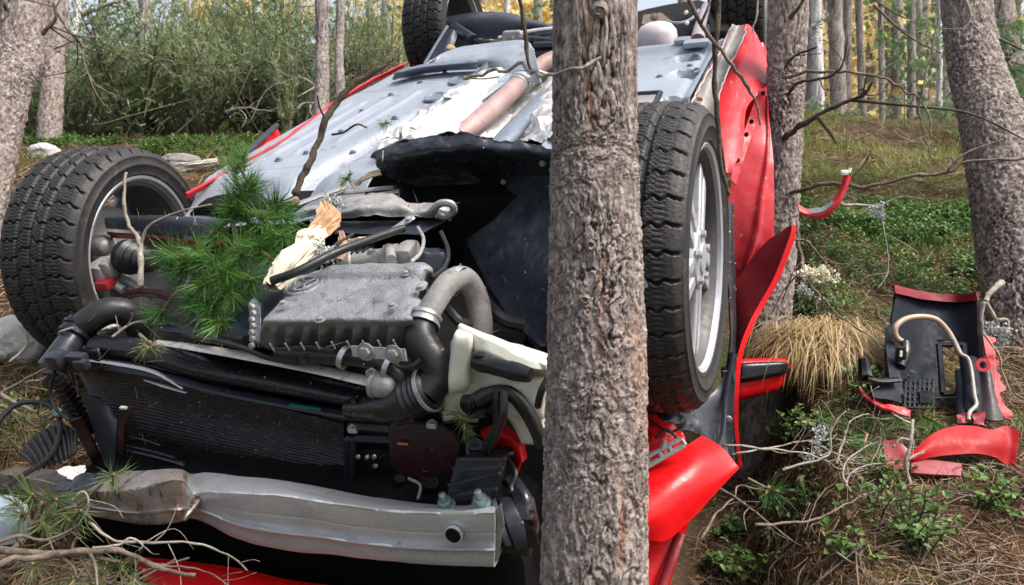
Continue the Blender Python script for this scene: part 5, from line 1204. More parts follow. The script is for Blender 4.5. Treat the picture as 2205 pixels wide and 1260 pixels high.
# small leaves and chips
q = view_points(9000, -300, 2500, 290, 1400); n = len(q); N_ = gnormal(q)
A = unit(np.cross(N_, rdir(n)) + N_ * RNG.normal(.1, .25, n)[:, None]); s = RNG.uniform(.008, .024, n)
V, F = leaves(q + N_ * .006, A, s, s * RNG.uniform(.4, .8, n))
stuff('leaf_litter', (V, F), LITTER, 'dead brown leaves and bark chips strewn over the slope', 'leaf litter', tones(n, 7, lo=.2))
# thin loose twigs
mb = MB(); q = view_points(1400, -200, 2400, 420, 1350); N_ = gnormal(q)
for p, nn in zip(q, N_):
    a = unit(np.cross(nn, rdir(1)[0])); L_ = RNG.uniform(.05, .26); b = unit(np.cross(a, nn))
    mb.tube([p + nn * .008 - a * L_ / 2, p + nn * RNG.uniform(.008, .04) + b * RNG.normal(0, .03), p + nn * .012 + a * L_ / 2], [.0024, .002, .001], 4, 3, cap=False)
o = mb.build('twig_litter', TWIG, angle=0); tag(o, 'thin dry twigs scattered over the needle litter', 'twigs', kind='stuff')

# moss and short grass on the bank
q = np.concatenate([view_points(66000, -200, 2500, 225, 560), view_points(22000, -300, 2500, 560, 1100)])
mm = sstep(-.15, .3, fbm(q * 2.2, 3, 9)) * np.maximum(patch(q, [(330, 340, .9), (120, 330, .7), (560, 330, .7), (450, 290, 1.6), (1790, 300, 1.8), (2000, 300, 1.6), (1760, 380, .55), (1850, 345, .8), (1760, 255, 1.0), (1850, 245, 1.3), (1950, 240, 1.2), (2040, 236, 1.2), (1990, 330, .8), (1960, 560, .5), (2010, 440, .5)]), .35 * (fbm(q * 1.6, 3, 3) > .08))
q = q[RNG.uniform(size=len(q)) < mm]; n = len(q); N_ = gnormal(q)
A = unit(N_ + RNG.normal(0, .45, (n, 3))); dist = np.linalg.norm(q - np.array([0, 0, CAMH]), axis=1)
V, F = needles(q, A, RNG.uniform(.02, .075, n) * np.clip(dist / 4, .8, 1.5), RNG.uniform(.002, .0035, n) * np.clip(dist / 3, .8, 2.2))
stuff('moss_grass', (V, F), GRASS, 'short mossy grass on the sunlit parts of the bank', 'grass', np.repeat(np.clip(.5 + .6 * fbm(q * 1.7, 3, 12) + RNG.uniform(-.3, .3, n), 0, 1), 5))

# bilberry and lingonberry: leafy ground cover
def leafy(q, hgt, nl, ls, m, name, label, cat, rng=RNG, stem=None):
    n = len(q)
    base = np.repeat(q, nl, 0); N_ = np.repeat(gnormal(q), nl, 0)
    up = unit(N_ * .6 + np.array([0, 0, .5]) + np.repeat(rng.normal(0, .25, (n, 3)), nl, 0))
    h = rng.uniform(.15, 1, n * nl) * np.repeat(rng.uniform(.6, 1.2, n), nl) * hgt
    o = base + up * h[:, None] + rng.normal(0, hgt * .22, (n * nl, 3)) * np.array([1, 1, .3])
    A = unit(rng.normal(size=(n * nl, 3)) * np.array([1, 1, .45]) + np.array([0, 0, .35]))
    s = rng.uniform(.6, 1.25, n * nl) * ls * np.repeat(np.clip(np.linalg.norm(q - np.array([0, 0, CAMH]), axis=1) / 3, .85, 1.7), nl)
    V, F = leaves(o, A, s, s * .58, rng, np.array([0, 0, 1.]))
    t = np.clip(np.repeat(rng.uniform(0, .8, n), nl) + rng.uniform(-.25, .35, n * nl), 0, 1)
    return stuff(name, (V, F), m, label, cat, np.repeat(t, 7))
q = np.concatenate([view_points(9000, 1690, 2180, 440, 680), view_points(11000, 40, 740, 225, 345), view_points(2500, 1600, 2205, 620, 1260)])
mm = np.maximum.reduce([patch(q, [(1790, 500, .36), (1880, 520, .42), (1960, 560, .45), (2060, 580, .42), (1850, 470, .5), (2000, 500, .5), (2110, 620, .3), (1770, 420, .4), (1900, 600, .35), (1740, 640, .2), (1840, 680, .2), (2000, 380, .4)]), patch(q, [(420, 272, 1.2), (580, 285, 1.0), (660, 270, 1.1), (250, 285, 1.0), (120, 290, 1.0), (500, 310, .6), (180, 310, .5)]) * 1.1,
                        patch(q, [(1720, 985, .20), (1790, 960, .22), (1860, 930, .2)]) * .6])
q = q[RNG.uniform(size=len(q)) < mm * (.07 + .62 * sstep(-.08, .3, fbm(q * 3.6, 3, 31)))]
leafy(q, .06, 14, .0135, BERRY, 'bilberry_cover', 'dense green bilberry cover on the slope beyond the car', 'ground cover')
# separate sprigs that can be told apart
def sprig(px, py, hgt, nst, ls, label, seed, group=None):
    rng = np.random.default_rng(seed)
    g = G(np.array([px]), np.array([py]))[0][0]
    t = thing('berry_sprig', label, 'plant', g, group)
    mb = MB(); oo, aa = [], []
    for k in range(nst):
        a = unit(np.array([rng.normal(0, .45), rng.normal(0, .45), 1.])); L_ = hgt * rng.uniform(.55, 1.1)
        b = rng.normal(0, hgt * .28, 3) * np.array([1, 1, 0])
        pts = [b, b + a * L_ * .5, b + unit(a + rng.normal(0, .2, 3)) * L_]
        mb.tube(pts, [.0022, .0018, .001], 5, 3, cap=False)
        for j in range(rng.integers(7, 12)):
            f = rng.uniform(.25, 1.05); p = crom(np.array(pts), np.array([min(f, 1) * 2 * .999]))[0]
            oo.append(p); aa.append(unit(rng.normal(size=3) * np.array([1, 1, .4]) + a * .5))
    mb.build('stems', TWIG_D, t, angle=0)
    oo, aa = np.array(oo), np.array(aa); s = rng.uniform(.7, 1.25, len(oo)) * ls
    V, F = leaves(oo, aa, s, s * .6, rng, np.array([0, 0, 1.]))
    lf = np_mesh('leaves', V, [F], BERRY, t, True, {'tone': np.repeat(rng.uniform(.25, 1, len(oo)), 7)}, 0)
    lf['kind'] = 'stuff'
    return t
SPR = [(1930, 1135, .12, 20, .017, 'broad leafy green sprig growing below the torn bumper cover'), (1975, 1195, .10, 16, .017, 'leafy sprig with pale green leaves just below the broadest sprig'),
       (1640, 1262, .11, 20, .019, 'bright green leafy sprig at the bottom edge beside the hood'), (2140, 1110, .11, 14, .02, 'small leafy sprig in the litter under the red end of the bumper cover'),
       (1740, 1100, .09, 10, .018, 'small sprig in the brown litter between the two leafy clumps'), (1565, 1165, .08, 10, .022, 'little sprig in the litter near the pointed red corner'),
       (1900, 1040, .07, 12, .015, 'leafy sprig in front of the dark folded end of the red lip'), (1690, 965, .10, 22, .016, 'green sprig growing under the door mirror'),
       (1770, 945, .11, 22, .016, 'green sprig growing under the straw tussock'), (1870, 880, .12, 18, .018, 'green sprig against the torn lower corner of the bumper cover'),
       (1615, 985, .09, 14, .016, 'green sprig right beside the long fender edge'), (2150, 1060, .06, 9, .015, 'sprig in front of the outer end of the red bumper lip'),
       (1880, 840, .09, 12, .016, 'sprig poking up behind the bumper cover corner'), (1560, 1245, .10, 14, .022, 'sprig at the bottom edge beside the dark red hood'),
       (1830, 1225, .07, 8, .02, 'tiny sprig alone in the open brown litter'), (1700, 960, .09, 12, .018, 'sprig among the bleached dead twigs'), (40, 905, .10, 16, .014, 'sprig behind the black cable at the edge')]
for i, (a, b, c, d, e, l) in enumerate(SPR): sprig(a, b, c, d, e, l, 100 + i)

# ------------------------------------------------------------------ juniper thicket
def bush(px, py, d, w, h, label, seed, ns=26, nl=3800, ll=.055, m=JUN, group=None, name='juniper_bush', cat='shrub', bare=.13, tonelo=0., lean=(0, 0)):
    rng = np.random.default_rng(seed)
    g = W(px, py, d); g[2] = ground_z(g[0], g[1])
    t = thing(name, label, cat, g, group)
    mb = MB(); tips = []
    for k in range(ns):
        az = rng.uniform(0, 2 * np.pi); sp = rng.uniform(.1, 1) * w * .55
        top = np.array([math.cos(az) * sp + lean[0], math.sin(az) * sp + lean[1], h * rng.uniform(.55, 1.05)])
        b = np.array([math.cos(az), math.sin(az), 0]) * rng.uniform(0, .12) * w
        mid = b * .5 + top * .5 + rng.normal(0, .08, 3) * w; mid[2] = h * .42
        pts = np.array([b, mid, top]); mb.tube(pts, [.014, .010, .003], 5, 5, cap=False)
        for f in np.linspace(.35, 1.95, 14): tips.append(crom(pts, np.array([f]))[0])
        for j in range(3):
            f = rng.uniform(.6, 1.8); p = crom(pts, np.array([f]))[0]; e = p + rng.normal(0, .22, 3) * w + np.array([0, 0, .08]) * h
            mb.tube([p, (p + e) / 2 + rng.normal(0, .02, 3), e], [.005, .004, .0015], 4, 3, cap=False)
            for f2 in (.35, .55, .75, .95): tips.append(p + (e - p) * f2)
    mb.build('stems', TWIG_D if seed % 2 else TWIG, t, angle=0)
    tips = np.array(tips); tips = tips[tips[:, 2] > h * bare * rng.uniform(.6, 1.3, len(tips))]
    k = rng.integers(0, len(tips), nl)
    o = tips[k] + rng.normal(0, .055, (nl, 3)) * w * .6
    A = unit(rng.normal(size=(nl, 3)) + np.array([0, 0, .55]))
    ls = rng.uniform(.6, 1.3, nl) * ll
    o3 = np.repeat(o, 3, 0); A3 = unit(np.repeat(A, 3, 0) + rng.normal(0, .45, (nl * 3, 3))); l3 = np.repeat(ls, 3)
    V, F = needles(o3, A3, l3, l3 * .085, rng)
    tn = np.clip(np.repeat(.5 + .5 * vnoise(o * 5 / max(w, .4), seed) + rng.uniform(-.3, .3, nl), 3) + tonelo, 0, 1)
    f = np_mesh('foliage', V, [F], m, t, True, {'tone': np.repeat(tn, 5)}, 0); f['kind'] = 'stuff'
    return t
BU = [(150, 245, 7.0, 1.33, 0.85, 'sparse grey green juniper bush right behind the leaning pine'), (300, 250, 7.0, 1.53, 1.06, 'broad juniper bush with tangled bare stems in the middle of the thicket'), (430, 255, 6.9, 1.54, 1.02, 'light green juniper bush behind the flat stone'),
      (560, 250, 6.9, 1.34, 1.17, 'tall bushy juniper nearest the pair of thin trunks'), (660, 255, 6.6, 0.87, 0.76, 'small dark juniper bush at the foot of the thin trunks'), (240, 215, 8.4, 1.67, 1.05, 'tall dark juniper at the back of the thicket'),
      (450, 215, 8.5, 1.79, 1.09, 'tall light green juniper at the back of the thicket'), (620, 215, 8.4, 1.54, 1.27, 'tallest juniper behind the thin trunks'), (770, 215, 7.6, 1.10, 1.22, 'upright green juniper between the thin trunks and the rear wheel'), (40, 240, 7.6, 1.29, 0.98, 'juniper bush glimpsed behind the leaning pine'),
      (812, 215, 8.6, 0.99, 1.22, 'loose pale juniper close beside the rear wheel')]
for i, (a, b, d, w, h, l) in enumerate(BU): bush(a, b, d, w, h, l, 200 + i, nl=4300 if w > 1.2 else 2600, tonelo=(.1, .0, .25, .1, -.2, -.25, .2, .05, .15, 0, .25)[i])
bush(615, 270, 6.2, .22, .62, 'bright green young conifer shoot in front of the thicket', 230, ns=5, nl=420, ll=.045, tonelo=.5, bare=.05, name='conifer_seedling', cat='seedling')

# ------------------------------------------------------------------ far stand: sunlit leaves and boughs beyond the bank
def cloud(name, label, cat, n, cs, ls, m, seed, lo=0., hi=1.):
    rng = np.random.default_rng(seed)
    V, F, T = [], [], []
    for px, py, d, rx, rz, k in cs:
        c = W(px, py, d); nn = int(n * k)
        o = c + unit(rng.normal(size=(nn, 3))) * (rng.uniform(0, 1, nn) ** .45)[:, None] * np.array([rx, rx * .8, rz])
        keep = vnoise(o * 2.2, seed) > -.25
        o = o[keep]; A = rdir(len(o), rng)
        s = rng.uniform(.5, 1.4, len(o)) * ls * d / 12
        v, f = leaves(o, A, s, s * .7, rng)
        F.append(f + sum(len(x) for x in V)); V.append(v)
        T.append(np.repeat(np.clip(rng.uniform(lo, hi, len(o)) * .6 + .4 * (lo + (hi - lo) * (.5 + .5 * vnoise(o * 1.3, seed + 3))), 0, 1), 7))
    return stuff(name, (np.concatenate(V), np.concatenate(F)), m, label, cat, np.concatenate(T))
cloud('golden_foliage', 'far stand leaves, golden and pale with painted sunlight', 'foliage', 850, [(px, py, d, 1.3, 1.0, k) for px, py, d, k in
      ((1745, 120, 11, .5), (1790, 210, 11, .5), (1850, 140, 11.5, .5), (1875, 60, 12, .4), (1735, 215, 11, .4), (1915, 190, 12.5, .4), (1730, 60, 14, .8), (1770, 190, 15, 1), (1835, 110, 15, 1.2), (1850, 30, 16, .6), (1880, 190, 17, 1), (1740, 250, 14, 1), (1930, 60, 18, .8), (1960, 210, 18, .8), (1800, 250, 14, 1), (1900, 260, 15, .8), (2080, 40, 18, .6), (2040, 160, 19, .6), (1690, 150, 16, .7), (480, 40, 20, .7), (600, 30, 22, .7), (830, 110, 18, .8), (850, 40, 20, .7), (1140, 50, 20, .9), (1060, 20, 22, .6), (1190, 30, 21, .6), (1100, 70, 20, .8))], .12, GOLD, 5)
cloud('distant_boughs', 'hazy green pine boughs hanging in the far stand', 'foliage', 500, [(px, py, d, .9, .45, k) for px, py, d, k in
      ((1960, 90, 10, .5), (2010, 150, 10, .6), (1930, 10, 11, .4), (2090, 20, 11, .5), (2175, 60, 6.5, 1), (2195, 200, 6, 1.2), (2185, 270, 6, 1), (300, 30, 13, .6), (560, 40, 13, .6), (180, 60, 12, .5), (780, 60, 12, .5), (760, 130, 11, .5), (1150, 10, 14, .3), (2040, 250, 9, .6))], .09, FARG, 6)
cloud('undergrowth', 'low undergrowth along the top of the bank', 'undergrowth', 700, [(px, 268 if px < 1000 else 256 - (px - 1700) * .03, d, .8, .2, .7) for px, d in ((1720, 8.2), (1770, 8.6), (1830, 8.3), (1890, 8.8), (1950, 8.3), (2010, 8.6), (2060, 8.4), (2130, 8.4), (60, 8), (240, 8.4), (420, 8.6), (640, 8.6), (820, 8.6))], .06, FARG, 9, 0, .8)

# ------------------------------------------------------------------ pine sprays
def tuft(t, c, ax, n, L_, m, rng, back=.02, w=.00115):
    ax = unit(np.asarray(ax, float))
    f = rng.uniform(0, 1, n) ** .8
    o = c - ax * (back * (1 - f))[:, None]
    th = rng.uniform(0, 2 * np.pi, n) + .9 * np.sin(rng.uniform(0, 6.3)) ; th = th + .5 * np.sin(3 * th + rng.uniform(0, 6)); u_ = unit(np.cross(ax, np.array([.31, .22, .93]))); v_ = np.cross(ax, u_)
    open_ = rng.uniform(.35, 1.35, n) * (1.25 - .45 * f)
    A = unit(ax * np.cos(open_)[:, None] + (np.cos(th)[:, None] * u_ + np.sin(th)[:, None] * v_) * np.sin(open_)[:, None] + np.array([0, 0, -.08]))
    ln = L_ * rng.uniform(.45, 1.12, n); A = unit(A + rng.normal(0, .10, A.shape))
    V, F = scatter(NEEDLE[0], NEEDLE_T, o, A * ln[:, None], frame(A, rng)[0] * w, (rdir(n, rng) + np.array([0, 0, -.9])) * (ln * rng.uniform(-1.2, 2.2, n))[:, None])
    tn = np.clip(rng.uniform(-.1, .45) + rng.uniform(0, .6, n), 0, 1)
    o_ = np_mesh('needle_tuft', V, [F], m, t, True, {'tone': np.repeat(tn, 5)}, 0); o_['kind'] = 'stuff'
def pine_branch(label, limbs, tufts, m=NEED, seed=1, L_=.07, wood=TWIG, n=95, name='pine_branch', cat='branch', group=None):
    """limbs: (points (px,py,d), r0, r1); tufts: (px, py, d, dx, dy towards, size)"""
    rng = np.random.default_rng(seed)
    o0 = W(*limbs[0][0][0]); t = thing(name, label, cat, o0, group)
    for pts, r0, r1 in limbs:
        p = np.array([W(*x) for x in pts]) - o0
        MB().tube(p, np.linspace(r0, r1, len(p)), 7, 6).build('limb', wood, t, angle=0)
    for px, py, d, dx, dy, dz, s in tufts:
        c = W(px, py, d) - o0; ax = W(px + dx * 40, py + dy * 40, d - dz * .04) - W(px, py, d)
        ax = unit(ax)
        MB().tube([c - ax * .05 * s, c - ax * .02, c + ax * .004], [.0028, .0032, .002], 6, 2).build('shoot', wood if s < .4 else BUD, t, angle=0)
        tuft(t, c, ax, int(n * s), L_ * s ** .5, m, rng, .045 * s)
    return t
BUD = mat('orange_brown_bud', (.28, .13, .06), (.36, .20, .11), .7, s=60)
tf = [(455, 668, 1.62, .1, .5, 1, 1.2), (440, 610, 1.64, -.4, .3, 1, 1.0), (520, 545, 1.68, .2, -.2, 1, 1.05), (575, 470, 1.72, .6, .0, 1, 1.0), (600, 440, 1.75, .7, -.4, .8, 1.0), (520, 405, 1.75, -.1, -1, .7, 1.0), (500, 445, 1.74, -.3, -.6, 1, .95),
      (470, 500, 1.72, -.5, -.1, 1, .95), (545, 600, 1.63, .8, .3, .9, 1.0), (395, 560, 1.68, -.8, -.1, .9, .9), (375, 580, 1.68, -1, .1, .7, .7), (415, 650, 1.64, -.4, .6, 1, .9), (490, 590, 1.64, .2, .2, 1.2, 1.0), (500, 630, 1.62, .5, .5, 1, .9), (345, 675, 1.68, -.5, .6, .8, .7),
      (610, 510, 1.70, .9, .3, .6, .9), (560, 530, 1.68, .5, .2, 1, .9), (430, 540, 1.68, -.3, 0, 1, .85), (505, 360, 1.78, -.1, -1, .4, .7), (545, 395, 1.77, .3, -.7, .6, .8), (620, 470, 1.74, .8, .2, .7, .8), (460, 560, 1.66, 0, 0, 1.2, .9), (475, 700, 1.6, .2, .8, .8, .8), (590, 560, 1.66, .8, .6, .6, .7)]
pine_branch('fresh green pine branch with dense needles lying across the engine bay', [([(640, 430, 1.9), (580, 455, 1.85), (500, 470, 1.82), (440, 520, 1.8), (400, 580, 1.76)], .010, .004), ([(500, 470, 1.82), (510, 560, 1.72), (460, 670, 1.64)], .006, .003), ([(580, 455, 1.85), (540, 400, 1.8), (510, 350, 1.79)], .006, .003), ([(510, 560, 1.72), (560, 610, 1.64)], .004, .003),
             ([(440, 520, 1.8), (400, 600, 1.7), (345, 670, 1.69)], .004, .002)], tf + [(a + dx_, b + dy_, d + .02, u1, u2, u3, s_ * .9) for (a, b, d, u1, u2, u3, s_), dx_, dy_ in zip(tf[::3], [22, -18, 25, -30, 12, -22, 18, 26, -12, 20, -14, 24, -26, 12, 18, -30, 22, -16, 14, -24, 10, 24, -12, 16], [-26, 24, 18, -14, 30, 12, -22, 16, 26, -24, 18, -12, 22, -28, 14, 20, -16, 24, -22, 10, 26, -14, 20, -26])], NEED, 3, .072, n=250)
pine_branch('small brownish pine sprig on the radiator tank', [([(300, 720, 1.62), (318, 735, 1.61), (330, 745, 1.60)], .004, .002)], [(318, 748, 1.60, -.2, .5, 1, .6), (335, 745, 1.60, .5, .4, 1, .5), (305, 750, 1.61, -.6, .4, 1, .4)], NEED_Y, 5, .06)
pine_branch('short green pine sprig tucked beside the washer bottle', [([(1030, 905, 1.33), (1005, 905, 1.33), (980, 890, 1.34)], .004, .002)], [(1008, 905, 1.33, .3, .3, 1, .65), (985, 888, 1.34, -.4, -.4, 1, .5), (1000, 922, 1.32, 0, .8, .8, .5)], NEED_Y, 7, .06)
pine_branch('single pine sprig sticking up over the buckled beam', [([(150, 1100, 1.47), (200, 1060, 1.47), (243, 1020, 1.47)], .0035, .002)], [(245, 1022, 1.46, .3, -.2, 1, .8), (240, 1035, 1.46, -.1, .7, .9, .5)], NEED_Y, 9, .055)
tf = [(70, 1065, 1.45, -.2, -.4, 1, .85), (120, 1075, 1.44, .5, -.1, 1, .85), (40, 1110, 1.45, -.6, .1, 1, .8), (150, 1120, 1.43, .6, .4, .9, .8), (95, 1130, 1.43, 0, .5, 1, .75), (30, 1080, 1.47, -.6, -.5, .8, .7), (175, 1100, 1.42, .8, 0, .8, .6)]
pine_branch('pale green pine branch in front of the broken bumper end', [([(-60, 1230, 1.42), (20, 1190, 1.43), (70, 1130, 1.45), (90, 1080, 1.45)], .007, .003), ([(70, 1130, 1.45), (130, 1100, 1.44), (165, 1090, 1.43)], .004, .002), ([(70, 1130, 1.45), (40, 1090, 1.46)], .004, .002)], tf, NEED_Y, 11, .075)
tf = [(262, 1212, 1.38, .5, .1, 1, .7), (225, 1225, 1.38, -.2, .5, 1, .6), (200, 1255, 1.36, .3, .5, 1, .7), (70, 1215, 1.38, -.2, .2, 1, .7), (290, 1250, 1.35, .6, .4, 1, .6), (150, 1262, 1.36, -.4, .5, 1, .7)]
pine_branch('low pine branch with pale tufts beside the red hood edge', [([(-80, 1175, 1.42), (60, 1190, 1.40), (170, 1195, 1.39), (260, 1210, 1.38)], .008, .003), ([(170, 1195, 1.39), (200, 1250, 1.36)], .004, .002), ([(60, 1190, 1.40), (70, 1220, 1.38)], .004, .002)], tf, NEED_Y, 13, .065)
tf = [(60, 900, 2.0, .3, -.3, 1, .9), (30, 935, 2.0, -.3, .3, 1, .9), (95, 940, 1.95, .5, .4, 1, .8), (20, 885, 2.05, -.3, -.5, 1, .8)]
pine_branch('drooping pine spray behind the black cable', [([(-60, 860, 2.05), (20, 880, 2.02), (80, 920, 1.98)], .006, .003)], tf, NEED_Y, 15, .075)
pine_branch('pine tuft lying in the litter near the red fender corner', [([(1610, 1030, 1.72), (1650, 1050, 1.72), (1680, 1058, 1.72)], .003, .002)], [(1672, 1058, 1.72, .8, .1, .6, .9), (1650, 1062, 1.71, -.2, .5, .8, .6)], NEED, 17, .07)
pine_branch('pine tufts under the torn bumper cover', [([(1820, 915, 2.0), (1880, 905, 2.0), (1960, 900, 2.0)], .004, .002)], [(1880, 910, 1.98, 0, .5, 1, 1.1), (1830, 930, 1.97, -.4, .4, 1, 1), (1940, 905, 1.98, .4, .3, 1, 1.1), (2010, 905, 1.98, .5, .2, 1, 1), (1860, 960, 1.9, -.2, .7, .8, .9), (1790, 915, 2.0, -.6, .2, .8, .9)], NEED, 19, .08)
pine_branch('pine tuft at the frame edge beside the red bumper lip', [([(2240, 960, 1.95), (2200, 905, 1.97), (2185, 885, 1.97)], .003, .002)], [(2195, 900, 1.97, -.5, -.2, .8, .9)], NEED_Y, 21, .07)
pine_branch('small pine sprig on the grey floor behind the undertray', [([(735, 400, 1.95), (745, 385, 1.95), (760, 372, 1.95)], .003, .002)], [(748, 382, 1.94, -.2, -.3, 1, .5), (740, 392, 1.94, -.5, .5, 1, .45)], NEED, 23, .05)
pine_branch('tiny pine sprig lying on the floor pan rib', [([(815, 268, 2.35), (832, 265, 2.35), (845, 262, 2.35)], .002, .0015)], [(835, 265, 2.34, .3, .2, 1, .35), (822, 270, 2.34, -.5, .2, 1, .3)], NEED, 25, .06)
# green boughs hanging in the gaps of the wood
for i, (px, py, d, l) in enumerate(((2000, 100, 6.5, 'soft green pine bough hanging before the sunlit stand'), (2185, 200, 4.0, 'dark green pine bough at the frame edge behind the leaning trunk'), (1945, 35, 6.8, 'green pine bough high before the golden leaves'), (2170, 90, 4.2, 'upper pine bough at the frame edge'))):
    rng = random.Random(i)
    tf = [(px + rng.uniform(-75, 75), py + rng.uniform(-50, 60), d + rng.uniform(-.2, .2), rng.uniform(-1, 1), rng.uniform(-.2, .8), .5, 1) for k in range(22)]
    pine_branch(l, [([(px - 120, py - 90, d), (px - 40, py - 20, d), (px + 60, py + 30, d)], .012, .004)], tf, NEED, 31 + i, .11, n=90)

# ------------------------------------------------------------------ dead branches, each its own
def dead(label, pts, r0, r1, m=TWIG, forks=0, seed=1, name='dead_branch', sub=(), flen=.12, sr=.6):
    rng = np.random.default_rng(seed); p = np.array([W(*x) for x in pts]); o0 = p[0].copy()
    t = thing(name, label, 'branch', o0); p = p - o0
    tt = np.linspace(0, len(p) - 1, len(p) * 9); c = crom(p, tt)
    L_ = np.linalg.norm(np.diff(p, axis=0), axis=1).sum()
    c = c + np.stack([fbm((c + o0) * 16, 3, seed + k) for k in range(3)], -1) * min(.016, L_ * .03) + np.stack([vnoise((c + o0) * 55, seed + k + 9) for k in range(3)], -1) * r0 * .26
    r = np.linspace(r0, r1, len(c)) * (1 + .28 * vnoise((c + o0) * 60, seed))
    MB().tube(c, r, 8, 1).build('limb', m, t, angle=0)
    for s in sub:
        q = np.array([W(*x) for x in s]) - o0; MB().tube(q, np.linspace(r0 * sr, r1 * sr, len(q)), 6, 6).build('side_twig', m, t, angle=0)
    for k in range(forks):
        i = rng.integers(len(c) // 5, len(c) - 2); T = unit(c[i + 1] - c[i]); side = unit(np.cross(T, rdir(1, rng)[0]))
        l = flen * rng.uniform(.5, 1.3); a = unit(T * .6 + side)
        e = c[i] + a * l + np.array([0, 0, -.15 * l]); mid = (c[i] + e) / 2 + rng.normal(0, .12 * l, 3)
        MB().tube([c[i], mid, e], [r[i] * .55, r[i] * .42, r1 * .5], 5, 4).build('side_twig', m, t, angle=0)
    return t
dead('brown broken branch leaning over the grey floor pan', [(640, 425, 1.98), (665, 355, 2.0), (705, 262, 2.02), (760, 185, 2.04), (845, 128, 2.06)], .0095, .007, TWIG_D, 0, 3, sub=[[(705, 262, 2.02), (690, 235, 2.0), (683, 205, 1.98)], [(715, 290, 2.0), (740, 285, 1.98), (768, 268, 1.95), (790, 275, 1.94)]], sr=.32)
dead('dark twig hanging down before the heat shield', [(1118, -40, 1.62), (1126, 40, 1.62), (1136, 110, 1.62), (1147, 158, 1.62)], .006, .0035, TWIG_D, 0, 5)
dead('pale thin twig crossing in front of the trunk to the heat shield', [(1002, 172, 1.45), (1060, 152, 1.35), (1110, 145, 1.25), (1170, 164, 1.10), (1215, 158, 1.03), (1255, 150, 1.02), (1300, 135, 1.02)], .0028, .0020, TWIG_P, 0, 7, sub=[[(1010, 168, 1.44), (1040, 170, 1.4), (1075, 165, 1.36)]])
dead('slim dark twig hanging straight down in front of the sill', [(1541, -30, 1.38), (1544, 90, 1.38), (1541, 220, 1.38), (1549, 330, 1.38), (1560, 420, 1.38)], .0048, .0035, TWIG_D, 0, 9)
dead('slanting twig crossing the red sill diagonally', [(1478, -30, 1.36), (1510, 50, 1.36), (1555, 110, 1.36), (1600, 165, 1.36), (1625, 220, 1.37), (1636, 272, 1.37)], .0048, .002, TWIG, 0, 11, sub=[[(1510, 50, 1.36), (1525, 15, 1.35), (1535, -20, 1.35)]])
dead('thin pale twig hanging over the top of the sill', [(1634, -30, 1.6), (1629, 40, 1.6), (1622, 60, 1.6), (1624, 92, 1.6)], .0025, .0012, TWIG_P, 0, 13)
dead('pale forked twig standing in the hollow of the front wheel', [(305, 615, 1.72), (304, 560, 1.74), (300, 520, 1.76), (278, 480, 1.78), (266, 430, 1.79), (272, 372, 1.8)], .0065, .0028, TWIG_P, 0, 15, sub=[[(302, 530, 1.76), (318, 490, 1.75), (355, 468, 1.74), (400, 452, 1.73), (455, 440, 1.72)]])
dead('long brown limb sticking out of the trunk beside the red doors', [(1690, 298, 2.62), (1740, 262, 2.55), (1800, 228, 2.5), (1855, 205, 2.45), (1880, 178, 2.42)], .011, .004, TWIG_D, 3, 17, sub=[[(1830, 215, 2.48), (1960, 228, 2.5), (2090, 245, 2.55), (2205, 300, 2.6)], [(1760, 252, 2.53), (1790, 290, 2.5), (1800, 310, 2.5)]])
dead('thin arching limb above the long brown limb', [(1690, 170, 2.62), (1750, 155, 2.55), (1830, 155, 2.5), (1920, 180, 2.45), (1990, 230, 2.42), (2010, 300, 2.4)], .006, .002, TWIG, 4, 19)
dead('twisted dark limb curling up from the trunk beside the doors', [(1695, 205, 2.6), (1720, 180, 2.55), (1780, 165, 2.5), (1815, 140, 2.47), (1825, 80, 2.45)], .007, .002, TWIG_D, 3, 21)
dead('short upcurved limb near the top of the trunk beside the doors', [(1688, 148, 2.62), (1710, 122, 2.58), (1758, 102, 2.52)], .006, .003, TWIG_D, 1, 23)
dead('dark limb at the very top of the trunk beside the doors', [(1700, 40, 2.62), (1722, 12, 2.58), (1740, -20, 2.55)], .007, .004, TWIG_D, 0, 24)
dead('long dead bough running from the trunk across the slope', [(1700, 412, 2.62), (1770, 392, 2.5), (1860, 400, 2.4), (1960, 385, 2.35), (2060, 362, 2.3), (2215, 340, 2.25)], .007, .004, TWIG, 3, 25, sub=[[(2040, 368, 2.3), (2080, 330, 2.28), (2160, 300, 2.28)]])
dead('drooping lichen hung twig in the middle of the slope', [(1810, 440, 2.35), (1890, 446, 2.34), (1900, 500, 2.33), (1914, 560, 2.33), (1905, 600, 2.33), (1888, 625, 2.33)], .004, .002, TWIG_P, 3, 27)
dead('thin twig hanging from above the slope', [(2020, 60, 2.4), (1995, 150, 2.4), (1980, 220, 2.4), (1992, 300, 2.4), (2022, 352, 2.4)], .0035, .0018, TWIG, 1, 29)
dead('fine twig dangling before the leaning trunk', [(2080, 0, 2.3), (2090, 40, 2.3), (2074, 68, 2.3)], .004, .002, TWIG_P, 2, 31)
dead('stub of a pale broken limb by the base of the leaning trunk', [(2155, 608, 2.25), (2132, 632, 2.22), (2122, 650, 2.2)], .010, .007, TWIG_P, 0, 33, sub=[[(2122, 650, 2.2), (2140, 680, 2.2), (2148, 700, 2.2), (2132, 720, 2.2)], [(2120, 650, 2.2), (2112, 685, 2.2), (2120, 715, 2.2)], [(2148, 690, 2.2), (2168, 690, 2.2), (2170, 720, 2.2)]])
dead('thin twig standing against the red edge of the bumper cover', [(2118, 720, 2.1), (2150, 760, 2.1), (2160, 800, 2.1), (2180, 850, 2.08)], .003, .002, TWIG_P, 2, 34)
